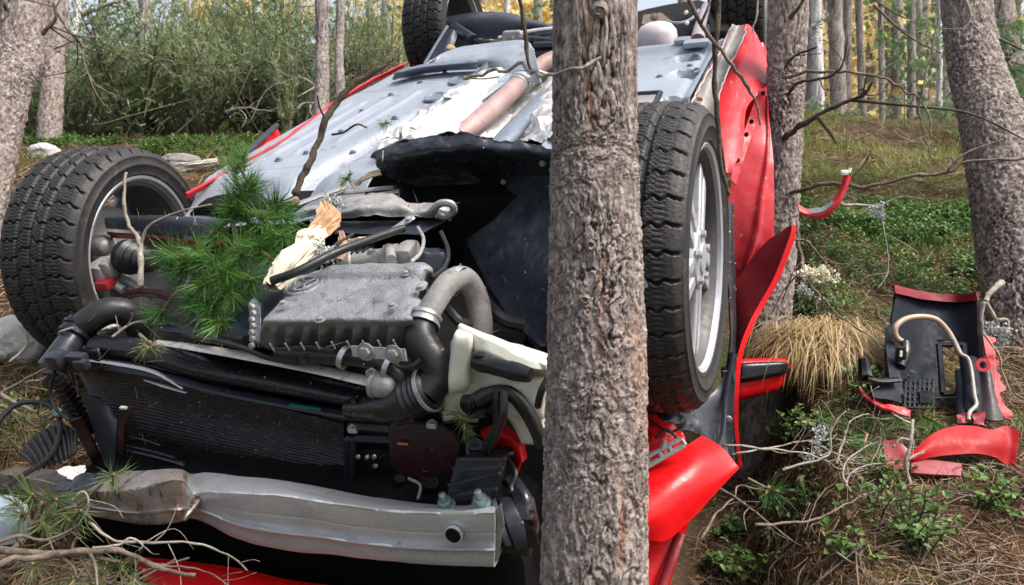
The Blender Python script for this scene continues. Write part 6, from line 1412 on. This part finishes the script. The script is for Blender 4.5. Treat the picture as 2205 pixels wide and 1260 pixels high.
dead('curled dry twigs hanging below the fender tip', [(1700, 515, 2.2), (1740, 520, 2.2), (1775, 560, 2.2), (1795, 600, 2.2)], .0035, .002, TWIG, 4, 35, sub=[[(1700, 590, 2.3), (1760, 610, 2.3), (1800, 650, 2.3)]])
dead('dark dead twig leaning down to the straw tussock', [(1715, 480, 2.4), (1722, 540, 2.35), (1740, 600, 2.3), (1770, 640, 2.3), (1790, 650, 2.3)], .006, .003, TWIG, 4, 36)
dead('thin twig trailing down the slope to the bumper cover', [(1770, 640, 2.3), (1820, 690, 2.25), (1880, 730, 2.2), (1930, 785, 2.15)], .003, .002, TWIG, 3, 37)
dead('upright pale stick standing in front of the red bumper lip', [(1962, 1045, 1.78), (1955, 1000, 1.79), (1964, 950, 1.8), (1966, 905, 1.82)], .0055, .004, TWIG_P, 0, 38, sub=[[(1964, 950, 1.8), (1940, 945, 1.8), (1922, 964, 1.8)], [(1962, 912, 1.82), (1945, 905, 1.82), (1925, 893, 1.82)], [(1956, 990, 1.79), (1972, 980, 1.8), (1990, 975, 1.8)]])
for i, (l, pts) in enumerate((('bleached forked twig curving up beside the fender edge', [(1690, 1010, 1.8), (1780, 985, 1.83), (1790, 930, 1.85), (1820, 885, 1.87)]), ('bleached twig bent like a bow above the litter', [(1800, 1000, 1.8), (1810, 960, 1.82), (1830, 910, 1.85), (1870, 890, 1.88)]),
                     ('long bleached stem lying towards the red lip', [(1560, 960, 1.85), (1700, 975, 1.85), (1800, 1005, 1.82), (1940, 1022, 1.8)]), ('bleached twig reaching out of the dead brush', [(1820, 1050, 1.74), (1830, 1020, 1.76), (1870, 1000, 1.78), (1935, 996, 1.78)]),
                     ('pale twig sloping through the dead brush', [(1740, 950, 1.9), (1830, 990, 1.84), (1900, 1010, 1.8)]), ('bleached hooked twig at the middle of the dead brush', [(1830, 1060, 1.74), (1815, 1010, 1.76), (1850, 970, 1.8), (1890, 950, 1.82)]), ('lichen grey bough lying beside the fender edge', [(1570, 975, 1.9), (1660, 962, 1.9), (1780, 945, 1.92), (1880, 950, 1.92)]))):
    dead(l, pts, .0029, .0011, TWIG_P, 7, 50 + i, flen=.10)
for i, (l, pts, r) in enumerate((('brown stick pointing out from under the fender corner', [(1540, 1045, 1.68), (1590, 1075, 1.64), (1640, 1110, 1.6), (1705, 1165, 1.55)], .005), ('forked grey stick in the litter below the fender corner', [(1510, 1165, 1.56), (1540, 1110, 1.6), (1580, 1070, 1.65), (1590, 1045, 1.68), (1650, 1055, 1.66)], .004),
                     ('thin dark stick across the open brown litter', [(1630, 1130, 1.58), (1740, 1120, 1.6), (1830, 1080, 1.66), (1880, 1060, 1.7)], .004), ('stick lying across the corner of the litter', [(1980, 1170, 1.6), (2060, 1210, 1.55), (2140, 1240, 1.52), (2230, 1260, 1.5)], .004),
                     ('pale stick half buried in the open litter', [(1800, 1190, 1.55), (1860, 1230, 1.5), (1900, 1262, 1.47)], .0035), ('fork of pale stick at the edge under the red lip', [(2210, 1040, 1.85), (2175, 1080, 1.8), (2150, 1100, 1.78)], .004), ('thin stick lying beside the broad leafy sprig', [(2010, 1080, 1.72), (2080, 1060, 1.76), (2150, 1075, 1.75)], .003))):
    dead(l, pts, r * .75, r * .3, TWIG, 5, 70 + i, flen=.09)
for i, (l, pts, r, m) in enumerate((('crooked brown root like branch across the lower corner', [(-40, 1240, 1.32), (60, 1200, 1.36), (160, 1190, 1.38), (240, 1192, 1.38), (330, 1215, 1.36), (420, 1240, 1.33)], .009, TWIG), ('thin curling twig in front of the dark gap under the beam', [(190, 1130, 1.44), (250, 1165, 1.42), (360, 1162, 1.42), (440, 1172, 1.42), (500, 1200, 1.42), (528, 1225, 1.42)], .0035, TWIG_P),
                     ('looping pale twig beside the hood edge', [(200, 1180, 1.4), (255, 1175, 1.4), (280, 1160, 1.4), (308, 1172, 1.4), (300, 1186, 1.4)], .0035, TWIG_P), ('fine twig crossing above the hood edge', [(300, 1210, 1.4), (360, 1218, 1.4), (440, 1230, 1.4), (490, 1262, 1.38)], .003, TWIG), ('grey branch lying from the rock to the radiator end', [(0, 850, 1.95), (50, 820, 1.95), (105, 788, 1.93)], .006, TWIG),
                     ('pale twig rising beside the pale pine tufts', [(150, 1085, 1.45), (180, 1060, 1.45), (190, 1090, 1.45), (170, 1130, 1.45)], .0035, TWIG_P), ('brown branch passing behind the black cable', [(0, 850, 1.9), (60, 880, 1.88), (120, 915, 1.86)], .007, TWIG), ('gnarled grey twig along the frame edge', [(-20, 1175, 1.38), (40, 1155, 1.4), (100, 1160, 1.41), (170, 1130, 1.42)], .005, TWIG),
                     ('small twig pointing at the plug of the radiator hose', [(240, 727, 1.68), (280, 700, 1.7), (312, 690, 1.72)], .004, TWIG_P), ('thin root like twig on the bank beside the flat stone', [(20, 780, 2.1), (55, 740, 2.15), (60, 690, 2.2)], .004, TWIG_P))):
    dead(l, pts, r * .82, r * .36, m, 4, 90 + i, flen=.08)
for i, (l, pts, r, m) in enumerate((('bare arching branch high in the juniper thicket', [(610, 55, 6.11), (640, 18, 6.04), (690, 14, 5.96)], .006, TWIG_P), ('grey dead bough slanting through the thicket', [(310, 100, 6.53), (350, 140, 6.46), (385, 165, 6.39), (418, 148, 6.39)], .008, TWIG_P), ('curved bare bough at the foot of the thicket', [(485, 240, 6.39), (530, 232, 6.32), (590, 242, 6.25)], .008, TWIG_P),
                     ('broken limb sticking out of the thin pale trunk', [(692, 195, 5.96), (665, 175, 5.89), (642, 162, 5.82)], .008, TWIG_P), ('dark limb between the pair of thin trunks', [(700, 195, 5.82), (735, 165, 5.68), (765, 148, 3.9)], .008, TWIG_D), ('bent dead limb at the foot of the thin trunk', [(640, 235, 5.82), (660, 222, 5.82), (690, 226, 5.82)], .010, TWIG_P),
                     ('fine bare branch in front of the white birch', [(120, 20, 3.2), (150, 70, 3.2), (175, 100, 3.25), (200, 175, 3.3), (260, 210, 3.4)], .006, TWIG), ('dark curved twig beside the leaning trunk', [(90, 75, 2.9), (120, 40, 2.9), (115, 5, 2.9)], .006, TWIG_D), ('white leaning birch branch behind the thicket', [(175, 32, 7.0), (230, 10, 7.0), (300, -10, 7.0)], .02, TWIG_P), ('thin grey branches fanning above the sill end', [(560, 30, 5.68), (600, 80, 5.68), (640, 110, 5.82), (690, 130, 5.96)], .005, TWIG))):
    dead(l, pts, r * 1.2, r * .6, m, 4, 110 + i, flen=.38)

# ------------------------------------------------------------------ lichen tufts
def lichen(px, py, d, r, label, seed, n=420, m=LICH, name='lichen_tuft', cat='lichen'):
    rng = np.random.default_rng(seed); c = W(px, py, d)
    walk = np.cumsum(rng.normal(0, .34, (12, 3)) * r, 0); walk -= walk.mean(0); o = walk[rng.integers(0, 12, n)] * np.array([1, 1, .8]) + rng.normal(0, .20, (n, 3)) * r; A = unit(rng.normal(size=o.shape))
    V, F = leaves(o, A, rng.uniform(.12, .34, n) * r, rng.uniform(.09, .22, n) * r, rng)
    ob = np_mesh(name, V, [F], m, None, True, {'tone': np.repeat(rng.uniform(0, 1, n), 7)}, 0); ob.location = c
    return tag(ob, label, cat)
WHITE = leafmat('pale_reindeer_lichen', (.55, .52, .36), (.74, .71, .54), (.85, .83, .70), .3, .8)
lichen(1765, 590, 2.3, .045, 'cream white lichen clump below the fender tip', 1, 420, WHITE)
lichen(1735, 628, 2.28, .025, 'grey lichen clump under the cream white one', 2)
lichen(1890, 455, 2.33, .026, 'grey lichen tuft at the bend of the drooping twig', 3)
lichen(2145, 715, 2.18, .032, 'grey lichen tuft on the broken stub by the leaning trunk', 4)
lichen(708, 455, 1.84, .035, 'crinkled grey lichen on the rotten wood near the subframe', 5, 420)
lichen(700, 545, 1.62, .03, 'dark grey lichen between the rotten wood and the oil pan', 6, 360)
lichen(1760, 950, 1.9, .03, 'pale lichen on the bough beside the fender edge', 7)
lichen(1755, 60, 2.45, .028, 'lichen caught in the twigs above the slope', 8)

# ------------------------------------------------------------------ straw tussock
rng = np.random.default_rng(5); n = 5200
c = W(1768, 772, 2.42); gz = ground_z(c[0], c[1]); base = np.array([c[0], c[1], max(gz, c[2] - .10)])
tt = thing('grass_tussock', 'dome of dry straw coloured grass beside the door mirror', 'grass tussock', base)
o = rng.normal(0, 1, (n, 3)) * np.array([.05, .04, .02]) + np.array([.01, .03, .06]); th = rng.uniform(0, 2 * np.pi, n)
out = np.stack([np.cos(th) - .22, np.sin(th) - .40, np.zeros(n)], -1) + rng.normal(0, .18, (n, 3)) * np.array([1, 1, .5])
V, F = [], []
L_ = rng.uniform(.06, .145, n) * np.where(rng.uniform(size=n) < .1, 1.35, 1); S = unit(np.cross(out, np.array([0, 0, 1.])))
lift = rng.uniform(.25, .75, n)
p0 = o; p1 = o + out * (L_ * .42)[:, None] + np.array([0, 0, 1.]) * (L_ * lift * .5)[:, None]; p2 = o + out * (L_ * .85)[:, None] + np.array([0, 0, 1.]) * (L_ * (lift * .25 - .15))[:, None]; p3 = o + out * (L_ * 1.0)[:, None] + np.array([0, 0, -1.]) * (L_ * rng.uniform(.3, .75, n))[:, None]
w = .0011
V = np.stack([p0 - S * w, p0 + S * w, p1 - S * w, p1 + S * w, p2 - S * w, p2 + S * w, p3], 1).reshape(-1, 3)
F = (np.array([(0, 1, 3), (0, 3, 2), (2, 3, 5), (2, 5, 4), (4, 5, 6)])[None] + (np.arange(n) * 7)[:, None, None]).reshape(-1, 3)
np_mesh('straw', V, [F], DRYG, tt, True, {'tone': np.repeat(rng.uniform(0, 1, n), 7)}, 0)['kind'] = 'stuff'
MB().hexa([np.array([x, y, z]) for z in (-.10, .07) for y in (-.06, .08) for x in (-.08, .08)], .6, 8).build('root_mound', mat('straw_base', (.16, .11, .05), (.10, .07, .035), .9, s=60, bump=.8), tt)

# ------------------------------------------------------------------ rocks, logs, rotten wood
ROCK = mat('pale_rock', (.52, .50, .47), (.34, .33, .31), .85, s=9, dirt=(.16, .17, .13), dirt_s=18, dirt_t=.60, bump=.7, bs=60, spec=.25)
ROCK_D = mat('grey_rock', (.26, .24, .22), (.15, .14, .12), .9, s=9, dirt=(.30, .30, .27), dirt_s=30, dirt_t=.62, bump=.7, bs=60, spec=.25)
def rock(px, py, d, h, label, seed, m=ROCK, name='rock'):
    V, F = rbox(0, 24); V = unit(V)
    V = V * np.asarray(h) * (1 + .22 * fbm(V * 1.6, 4, seed) + .10 * (crease(V, 2.4, seed) - .6))[:, None]
    o = np_mesh(name, V, [F], m, None, True, None, 30); o.location = W(px, py, d); o.rotation_euler = (0, 0, seed)
    return tag(o, label, 'rock')
rock(35, 735, 2.36, (.09, .10, .075), 'big pale angular rock beside the front wheel', 1)
rock(95, 330, 5.6, (.10, .11, .07), 'pale rock lying on the grass behind the front wheel', 2)
rock(388, 348, 5.15, (.12, .15, .055), 'flat grey stone on the grass behind the front wheel', 3, ROCK_D)
rock(70, 660, 2.5, (.05, .06, .04), 'small pale stone behind the big angular rock', 4)
rock(215, 700, 2.15, (.04, .05, .03), 'pale stone showing through the bend of the radiator hose', 5)
ROT = mat('rotten_wood', (.46, .39, .28), (.66, .60, .48), .8, s=12, dirt=(.16, .09, .05), dirt_s=30, dirt_t=.57, bump=.6, bs=70, streak=(1, 1, 1))
def wood(px_pts, r, label, seed, m=ROT, name='rotten_wood', cat='wood', flat=.7):
    p = np.array([W(*x) for x in px_pts]); o0 = p[0].copy(); p = p - o0
    t = np.linspace(0, len(p) - 1, 60); c = crom(p, t); rr = np.interp(t, np.arange(len(p)), r); T = unit(np.gradient(c, axis=0))
    U = unit(np.cross(T, np.array([.2, .1, 1.]))); V_ = np.cross(T, U); a = np.linspace(0, 2 * np.pi, 40, endpoint=False)
    X = np.cos(a)[None, :, None] * U[:, None] + flat * np.sin(a)[None, :, None] * V_[:, None]
    k = fbm(np.stack(np.broadcast_arrays(np.cos(a)[None] * 3, np.sin(a)[None] * 3, t[:, None] * 1.1), -1) * 1.6, 4, seed); k2 = fbm(np.stack(np.broadcast_arrays(np.cos(a)[None] * 9, np.sin(a)[None] * 9, t[:, None] * .6), -1), 3, seed + 5)
    G_ = c[:, None] + X * (rr[:, None] * (1 + .50 * k + .55 * k2))[..., None]
    o = MB().grid(G_, closed=True).build(name, m, angle=35); o.location = o0
    return tag(o, label, cat)
wood([(585, 620, 1.52), (615, 585, 1.56), (650, 545, 1.62), (675, 510, 1.68), (690, 490, 1.72)], [.016, .024, .026, .022, .010], 'cream coloured splintered rotten wood wedged beside the oil pan', 3)
wood([(672, 510, 1.7), (705, 470, 1.76), (700, 440, 1.8)], [.018, .024, .012], 'brown crumbling wood under the grey lichen', 4, mat('brown_rot', (.30, .16, .08), (.46, .30, .17), .85, s=25, dirt=(.10, .05, .03), dirt_s=40, bump=.8))
wood([(725, 530, 1.73), (765, 524, 1.72), (810, 512, 1.72), (862, 498, 1.74)], [.010, .014, .010, .005], 'yellow wood splinter lying behind the starter motor', 5)
wood([(735, 500, 1.73), (738, 530, 1.7), (732, 560, 1.65)], [.006, .009, .004], 'curled brown bark strip over the gearbox ribs', 6, mat('bark_strip', (.36, .22, .15), (.26, .15, .10), .8, s=30, bump=.5))
wood([(368, 362, 5.0), (410, 358, 5.0), (470, 348, 5.05)], [.034, .040, .026], 'pale weathered log piece beside the flat stone', 7, mat('bleached_log', (.62, .58, .52), (.44, .40, .35), .85, s=14, dirt=(.2, .17, .14), dirt_s=30, bump=.6), name='log', cat='log')
mb = MB()
for k in range(5): q = P(1478 + 7 * k, 250 - 9 * k, z=.13); mb.box(q, (.012, .008, .004), unit(RNG.normal(size=(3, 3))) * .9 + np.eye(3) * .1, rad=.2, n=3)
o = np_mesh('bark_chips', car2W(np.concatenate(mb.v)), [np.concatenate(mb.f[4])], mat('orange_bark_chip', (.55, .28, .12), (.40, .2, .1), .8, s=60), None); tag(o, 'orange bark chips caught on the corner of the floor pan', 'bark chips', kind='stuff')

# ------------------------------------------------------------------ the torn-off bumper cover on the slope
bc_ = thing('bumper_cover', 'torn off bumper cover lying inside out on the slope below the leaning trunk', 'bumper cover', W(2020, 760, 2.2))
DS = .10
o0 = np.array(bc_.location)
def WB(*t): return [W(x[0], x[1], x[2] - DS) - o0 for x in t]
NAVY = mat('dark_navy_plastic', (.008, .010, .016), (.015, .018, .027), .62, s=4, dirt=(.06, .055, .055), dirt_s=50, dirt_t=.66, bump=.1, bs=70, spec=.15)
rows = [WB((1924, 614, 2.36), (1985, 628, 2.44), (2050, 634, 2.45), (2104, 630, 2.38)), WB((1926, 640, 2.37), (1985, 650, 2.46), (2050, 655, 2.46), (2108, 650, 2.38)), WB((1916, 720, 2.28), (1980, 730, 2.38), (2050, 730, 2.38), (2116, 728, 2.30)),
        WB((1915, 800, 2.20), (1975, 800, 2.30), (2055, 805, 2.30), (2128, 805, 2.22)), WB((1920, 870, 2.12), (1980, 875, 2.2), (2060, 885, 2.2), (2146, 900, 2.12))]
A = net(rows, 60, 60, .004, 12)
hole = np.zeros((60, 60), bool)
def quads_without(A, keep, t):
    a, b = A.shape[:2]; n = np.cross(np.gradient(A, axis=0), np.gradient(A, axis=1)); n = unit(n); i = np.arange(a * b).reshape(a, b)
    q = np.stack([i[:-1, :-1], i[1:, :-1], i[1:, 1:], i[:-1, 1:]], -1)[keep].reshape(-1, 4)
    return MB().add(np.concatenate([(A + n * t / 2).reshape(-1, 3), (A - n * t / 2).reshape(-1, 3)]), q, q[:, ::-1] + a * b)
uu, vv = np.meshgrid(np.linspace(0, 1, 59), np.linspace(0, 1, 59), indexing='ij')
keep = ~((uu > .50) & (uu < .88) & (vv > .50) & (vv < .74))
quads_without(A, keep, .005).build('inner_skin', NAVY, bc_)
MB().shell(net([rows[0], [p + np.array([0, -.01, -.022]) for p in rows[0]]], 6, 40, .003, 20), .006).build('red_edge', RED_I, bc_)
ed = np.array(WB((2116, 722, 2.26), (2122, 760, 2.22), (2134, 810, 2.18), (2140, 850, 2.14), (2152, 880, 2.1), (2164, 902, 2.08))); t_ = np.linspace(0, 5, 50); c = crom(ed, t_)
MB().shell(np.stack([c, c + np.array([.018, -.01, -.004]) * (1 + .5 * vnoise(c * 60, 2))[:, None]], 1), .005).build('torn_red_edge', RED_S, bc_)
MB().shell(net([WB((1850, 832, 2.08), (1880, 858, 2.06), (1915, 872, 2.05), (1960, 885, 2.04)), WB((1856, 848, 2.06), (1884, 872, 2.04), (1915, 884, 2.03), (1958, 898, 2.02))], 8, 40, .008, 30), .005).build('torn_red_edge', RED_S, bc_)
fr = WB((2022, 742, 2.30), (2076, 742, 2.30), (2080, 845, 2.19), (2030, 848, 2.19))
for a, b in ((0, 1), (1, 2), (2, 3), (3, 0)): MB().tube([fr[a], fr[b]], .008, 6, 1).build('opening_frame', NAVY, bc_)
MB().tube(WB((2088, 770, 2.22), (2094, 830, 2.17), (2096, 890, 2.1)), [.018, .02, .02], 8, flat=.5).build('rib', NAVY, bc_)
MB().shell(net([WB((2104, 650, 2.37), (2112, 652, 2.36), (2120, 700, 2.30)), WB((2108, 740, 2.26), (2120, 745, 2.24), (2132, 760, 2.24)), WB((2112, 820, 2.18), (2130, 822, 2.16), (2146, 830, 2.17)), WB((2116, 905, 2.08), (2140, 908, 2.06), (2160, 905, 2.07))], 40, 14, .004, 16), .006).build('rib', mat('brownish_black_plastic', (.030, .020, .022), (.02, .014, .015), .5), bc_)
MB().tube(WB((2068, 800, 2.22), (2074, 860, 2.16), (2076, 900, 2.1)), [.014, .016, .016], 8, flat=.5).build('rib', NAVY, bc_)
MB().shell(net([WB((1905, 712, 2.25), (1918, 700, 2.26)), WB((1908, 780, 2.16), (1928, 770, 2.18)), WB((1918, 860, 2.08), (1945, 850, 2.1))], 20, 8, .004, 20), .012).build('side_wall', NAVY, bc_)
mb = MB()
for k in range(7): mb.tube(WB((1950 + 10 * k, 818, 2.19), (1948 + 10 * k, 878, 2.12)), .004, 5, 1)
for k in range(6): mb.tube(WB((1945, 822 + 11 * k, 2.185 - .013 * k), (2014, 824 + 11 * k, 2.185 - .013 * k)), .004, 5, 1)
for k in range(4): mb.tube(WB((1950 + 15 * k, 820, 2.19), (1965 + 15 * k, 850, 2.15)), .003, 5, 1)
mb.build('lattice', NAVY, bc_)['kind'] = 'stuff'
MB().plate(WB((1980, 842, 2.15), (2008, 842, 2.15), (2010, 868, 2.12), (1982, 868, 2.12)), .004).build('square_opening', VOID, bc_)
MB().tube(WB((1945, 738, 2.2), (1930, 725, 2.2), (1928, 705, 2.2), (1948, 688, 2.21), (1980, 682, 2.22), (2015, 688, 2.22), (2040, 712, 2.22), (2055, 738, 2.21), (2068, 765, 2.2)), .0075, 12).build('hose', mat('tan_hose', (.36, .25, .18), (.46, .34, .25), .45, s=20, dirt=(.2, .1, .06), dirt_s=40), bc_)
MB().tube(WB((2052, 730, 2.2), (2066, 760, 2.19), (2084, 772, 2.18), (2092, 800, 2.16), (2098, 850, 2.12), (2102, 872, 2.1), (2088, 888, 2.08), (2086, 905, 2.06)), .005, 10).build('hose', mat('grey_tube', (.34, .30, .27), (.26, .23, .2), .45, s=20), bc_)
MB().tube(WB((1950, 738, 2.19), (1948, 760, 2.17), (1938, 790, 2.15)), [.012, .016, .014], 10).box(WB((1940, 762, 2.15))[0], (.012, .01, .02), rad=.3).build('hose_connector', PLA, bc_)
MB().box(WB((1940, 762, 2.135))[0], (.004, .003, .008), rad=.3, n=2).build('white_clip', CREAM, bc_)
MB().tube(WB((1858, 770, 2.06), (1862, 800, 2.06), (1864, 815, 2.05)), [.012, .016, .018], 8).tube(WB((1862, 812, 2.05), (1890, 820, 2.06), (1935, 818, 2.08)), [.014, .012, .012], 8, flat=.6).build('side_bracket', PLA, bc_)
MB().shell(net([WB((1868, 828, 2.07), (1900, 822, 2.09), (1935, 820, 2.10)), WB((1880, 858, 2.04), (1910, 862, 2.05), (1940, 870, 2.06))], 10, 14, .003, 20), .006).build('corner_panel', NAVY, bc_)
MB().lathe(WB((2116, 786, 2.16))[0], (-.2, -1, .3), [(0, .018), (.004, .018), (.004, .009), (0, .009)], 24).build('pink_washer', RED_S, bc_)
for s in ([(1940, 880, 2.05), (1960, 885, 2.05), (1958, 900, 2.04), (1938, 896, 2.04)], [(2060, 893, 2.08), (2085, 890, 2.08), (2086, 910, 2.06), (2064, 912, 2.06)], [(2095, 890, 2.06), (2118, 888, 2.07), (2120, 915, 2.05), (2098, 912, 2.05)]):
    p = WB(*s); MB().shell(net([[p[0], p[1]], [p[3], p[2]]], 8, 8, .012, 40), .003).build('torn_red_scrap', RED_I, bc_)
# its red lip, folded over towards us
DS = .06
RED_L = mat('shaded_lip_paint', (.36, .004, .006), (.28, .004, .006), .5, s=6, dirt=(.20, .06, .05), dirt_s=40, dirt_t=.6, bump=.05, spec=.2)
lip_ = thing('bumper_lip', 'red painted bumper lip folded down in front of the bumper cover', 'bumper lip', W(2060, 970, 1.95)); o0 = np.array(lip_.location)
rows = [WB((1962, 978, 1.90), (2005, 938, 1.94), (2050, 920, 1.97), (2095, 918, 1.98), (2135, 926, 1.97), (2165, 918, 1.98), (2194, 930, 1.96)), WB((1964, 988, 1.885), (2005, 962, 1.91), (2050, 950, 1.93), (2100, 948, 1.94), (2140, 955, 1.94), (2170, 955, 1.95), (2192, 962, 1.94)),
        WB((1966, 994, 1.89), (2005, 985, 1.90), (2050, 980, 1.91), (2100, 978, 1.92), (2140, 985, 1.93), (2165, 1000, 1.93), (2186, 1000, 1.92))]
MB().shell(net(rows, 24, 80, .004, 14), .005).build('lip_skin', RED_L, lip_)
MB().shell(net([WB((1900, 950, 1.96), (1930, 950, 1.95), (1962, 975, 1.93)), WB((1905, 985, 1.93), (1935, 990, 1.92), (1965, 1000, 1.90)), WB((1912, 1008, 1.9), (1940, 1012, 1.89), (1968, 1015, 1.88))], 12, 20, .004, 14), .005).build('folded_wing', RED_I, lip_)
MB().shell(net([WB((1962, 990, 1.90), (2010, 992, 1.90), (2070, 1000, 1.90)), WB((1962, 1018, 1.86), (2010, 1022, 1.86), (2068, 1026, 1.87))], 10, 24, .003, 14), .005).build('lower_flange', RED_I, lip_)
DS = 0
# red shard hung on the dead bough
sh = thing('red_trim_shard', 'curved red trim shard caught on the dead bough above the slope', 'trim shard', W(1770, 455, 2.35)); o0 = np.array(sh.location)
rows = [WB((1716, 440, 2.36), (1742, 452, 2.35), (1775, 445, 2.34), (1798, 425, 2.33), (1812, 400, 2.33), (1818, 375, 2.33)), WB((1722, 456, 2.34), (1746, 464, 2.33), (1776, 458, 2.32), (1802, 435, 2.31), (1817, 405, 2.31), (1826, 378, 2.31)), WB((1734, 466, 2.35), (1756, 470, 2.34), (1780, 467, 2.33), (1806, 442, 2.32), (1822, 408, 2.32), (1832, 380, 2.32))]
MB().shell(net(rows, 14, 60, .003, 20), .004).build('shard_skin', RED_S, sh)
MB().shell(net([WB((1740, 450, 2.33), (1770, 446, 2.32), (1792, 432, 2.31)), WB((1748, 460, 2.325), (1774, 455, 2.315), (1796, 438, 2.305))], 6, 20), .003).build('grey_lining', GREYM, sh)
MB().box(WB((1818, 372, 2.31))[0], (.012, .006, .008), rad=.4).tube(WB((1828, 372, 2.31), (1831, 362, 2.31)), .005, 6, 1).build('white_clip', CREAM, sh)

# ------------------------------------------------------------------ debris at the buckled end of the beam
c_ = thing('black_cable', 'black cable looping out past the radiator end', 'cable', W(60, 880, 1.85)); o0 = np.array(c_.location)
MB().tube(WB((-20, 960, 1.8), (0, 905, 1.82), (35, 872, 1.84), (80, 866, 1.85), (115, 880, 1.84), (128, 905, 1.82), (125, 950, 1.78), (100, 990, 1.72), (40, 1030, 1.62), (0, 1060, 1.55)), .0058, 10).build('cable_sheath', RUB, c_)
MB().lathe(WB((124, 888, 1.81))[0], (0, -1, .3), [(-.01, .012), (.004, .012), (.008, .008), (.008, 0)], 16).build('cable_end', GALV, c_)
sp = thing('plastic_scrap', 'crumpled black ribbed plastic scrap behind the buckled beam', 'scrap', W(110, 955, 1.8)); o0 = np.array(sp.location)
A = net([WB((40, 980, 1.84), (80, 935, 1.86), (130, 918, 1.84), (170, 930, 1.8)), WB((60, 995, 1.78), (95, 965, 1.79), (140, 950, 1.78), (165, 950, 1.76)), WB((75, 1012, 1.72), (110, 1000, 1.72), (145, 985, 1.72), (165, 975, 1.72))], 50, 50)
A = A + (.012 * (crease(A, 14, 4) - .6))[..., None] * np.array([.2, -.5, .7]); A[..., 2] += .004 * np.sin(np.arange(50) * 1.25)[None, :]
MB().shell(A, .003).build('scrap_skin', RUB, sp, angle=20)
sp = thing('foil_scrap', 'crumpled pale foil scrap lying on the buckled beam', 'scrap', W(150, 1020, 1.62)); o0 = np.array(sp.location)
A = net([WB((118, 1016, 1.66), (150, 1005, 1.67), (185, 1004, 1.66)), WB((128, 1026, 1.63), (155, 1022, 1.64), (182, 1016, 1.64)), WB((140, 1036, 1.61), (158, 1036, 1.61), (176, 1026, 1.62))], 30, 30); A = A + (.012 * (crease(A, 26, 4) - .6))[..., None]
MB().shell(A, .0015).build('foil_skin', FOIL, sp, angle=15)
sp = thing('torn_rubber_sheet', 'torn black rubber sheet draped over the buckled beam', 'rubber sheet', W(180, 1040, 1.58)); o0 = np.array(sp.location)
A = net([WB((115, 1050, 1.62), (170, 1025, 1.62), (235, 1020, 1.6)), WB((120, 1062, 1.59), (175, 1040, 1.59), (225, 1035, 1.58)), WB((130, 1064, 1.57), (180, 1055, 1.57), (210, 1042, 1.57))], 30, 30); A = A + (.012 * (crease(A, 22, 8) - .6))[..., None]
MB().shell(A, .002).build('sheet_skin', PLA, sp, angle=15)
sp = thing('headlamp_piece', 'grey blue broken headlamp glass among the pale pine tufts', 'headlamp', W(15, 1120, 1.5)); o0 = np.array(sp.location)
MB().shell(net([WB((-40, 1075, 1.56), (20, 1070, 1.55), (58, 1090, 1.54)), WB((-40, 1120, 1.5), (25, 1115, 1.48), (62, 1120, 1.5)), WB((-40, 1170, 1.5), (15, 1172, 1.48), (50, 1160, 1.5))], 20, 20, .004, 14), .004).build('lamp_glass', mat('blue_grey_glass', (.25, .31, .38), (.34, .40, .46), .15, s=8, coat=.5, bump=.03), sp)
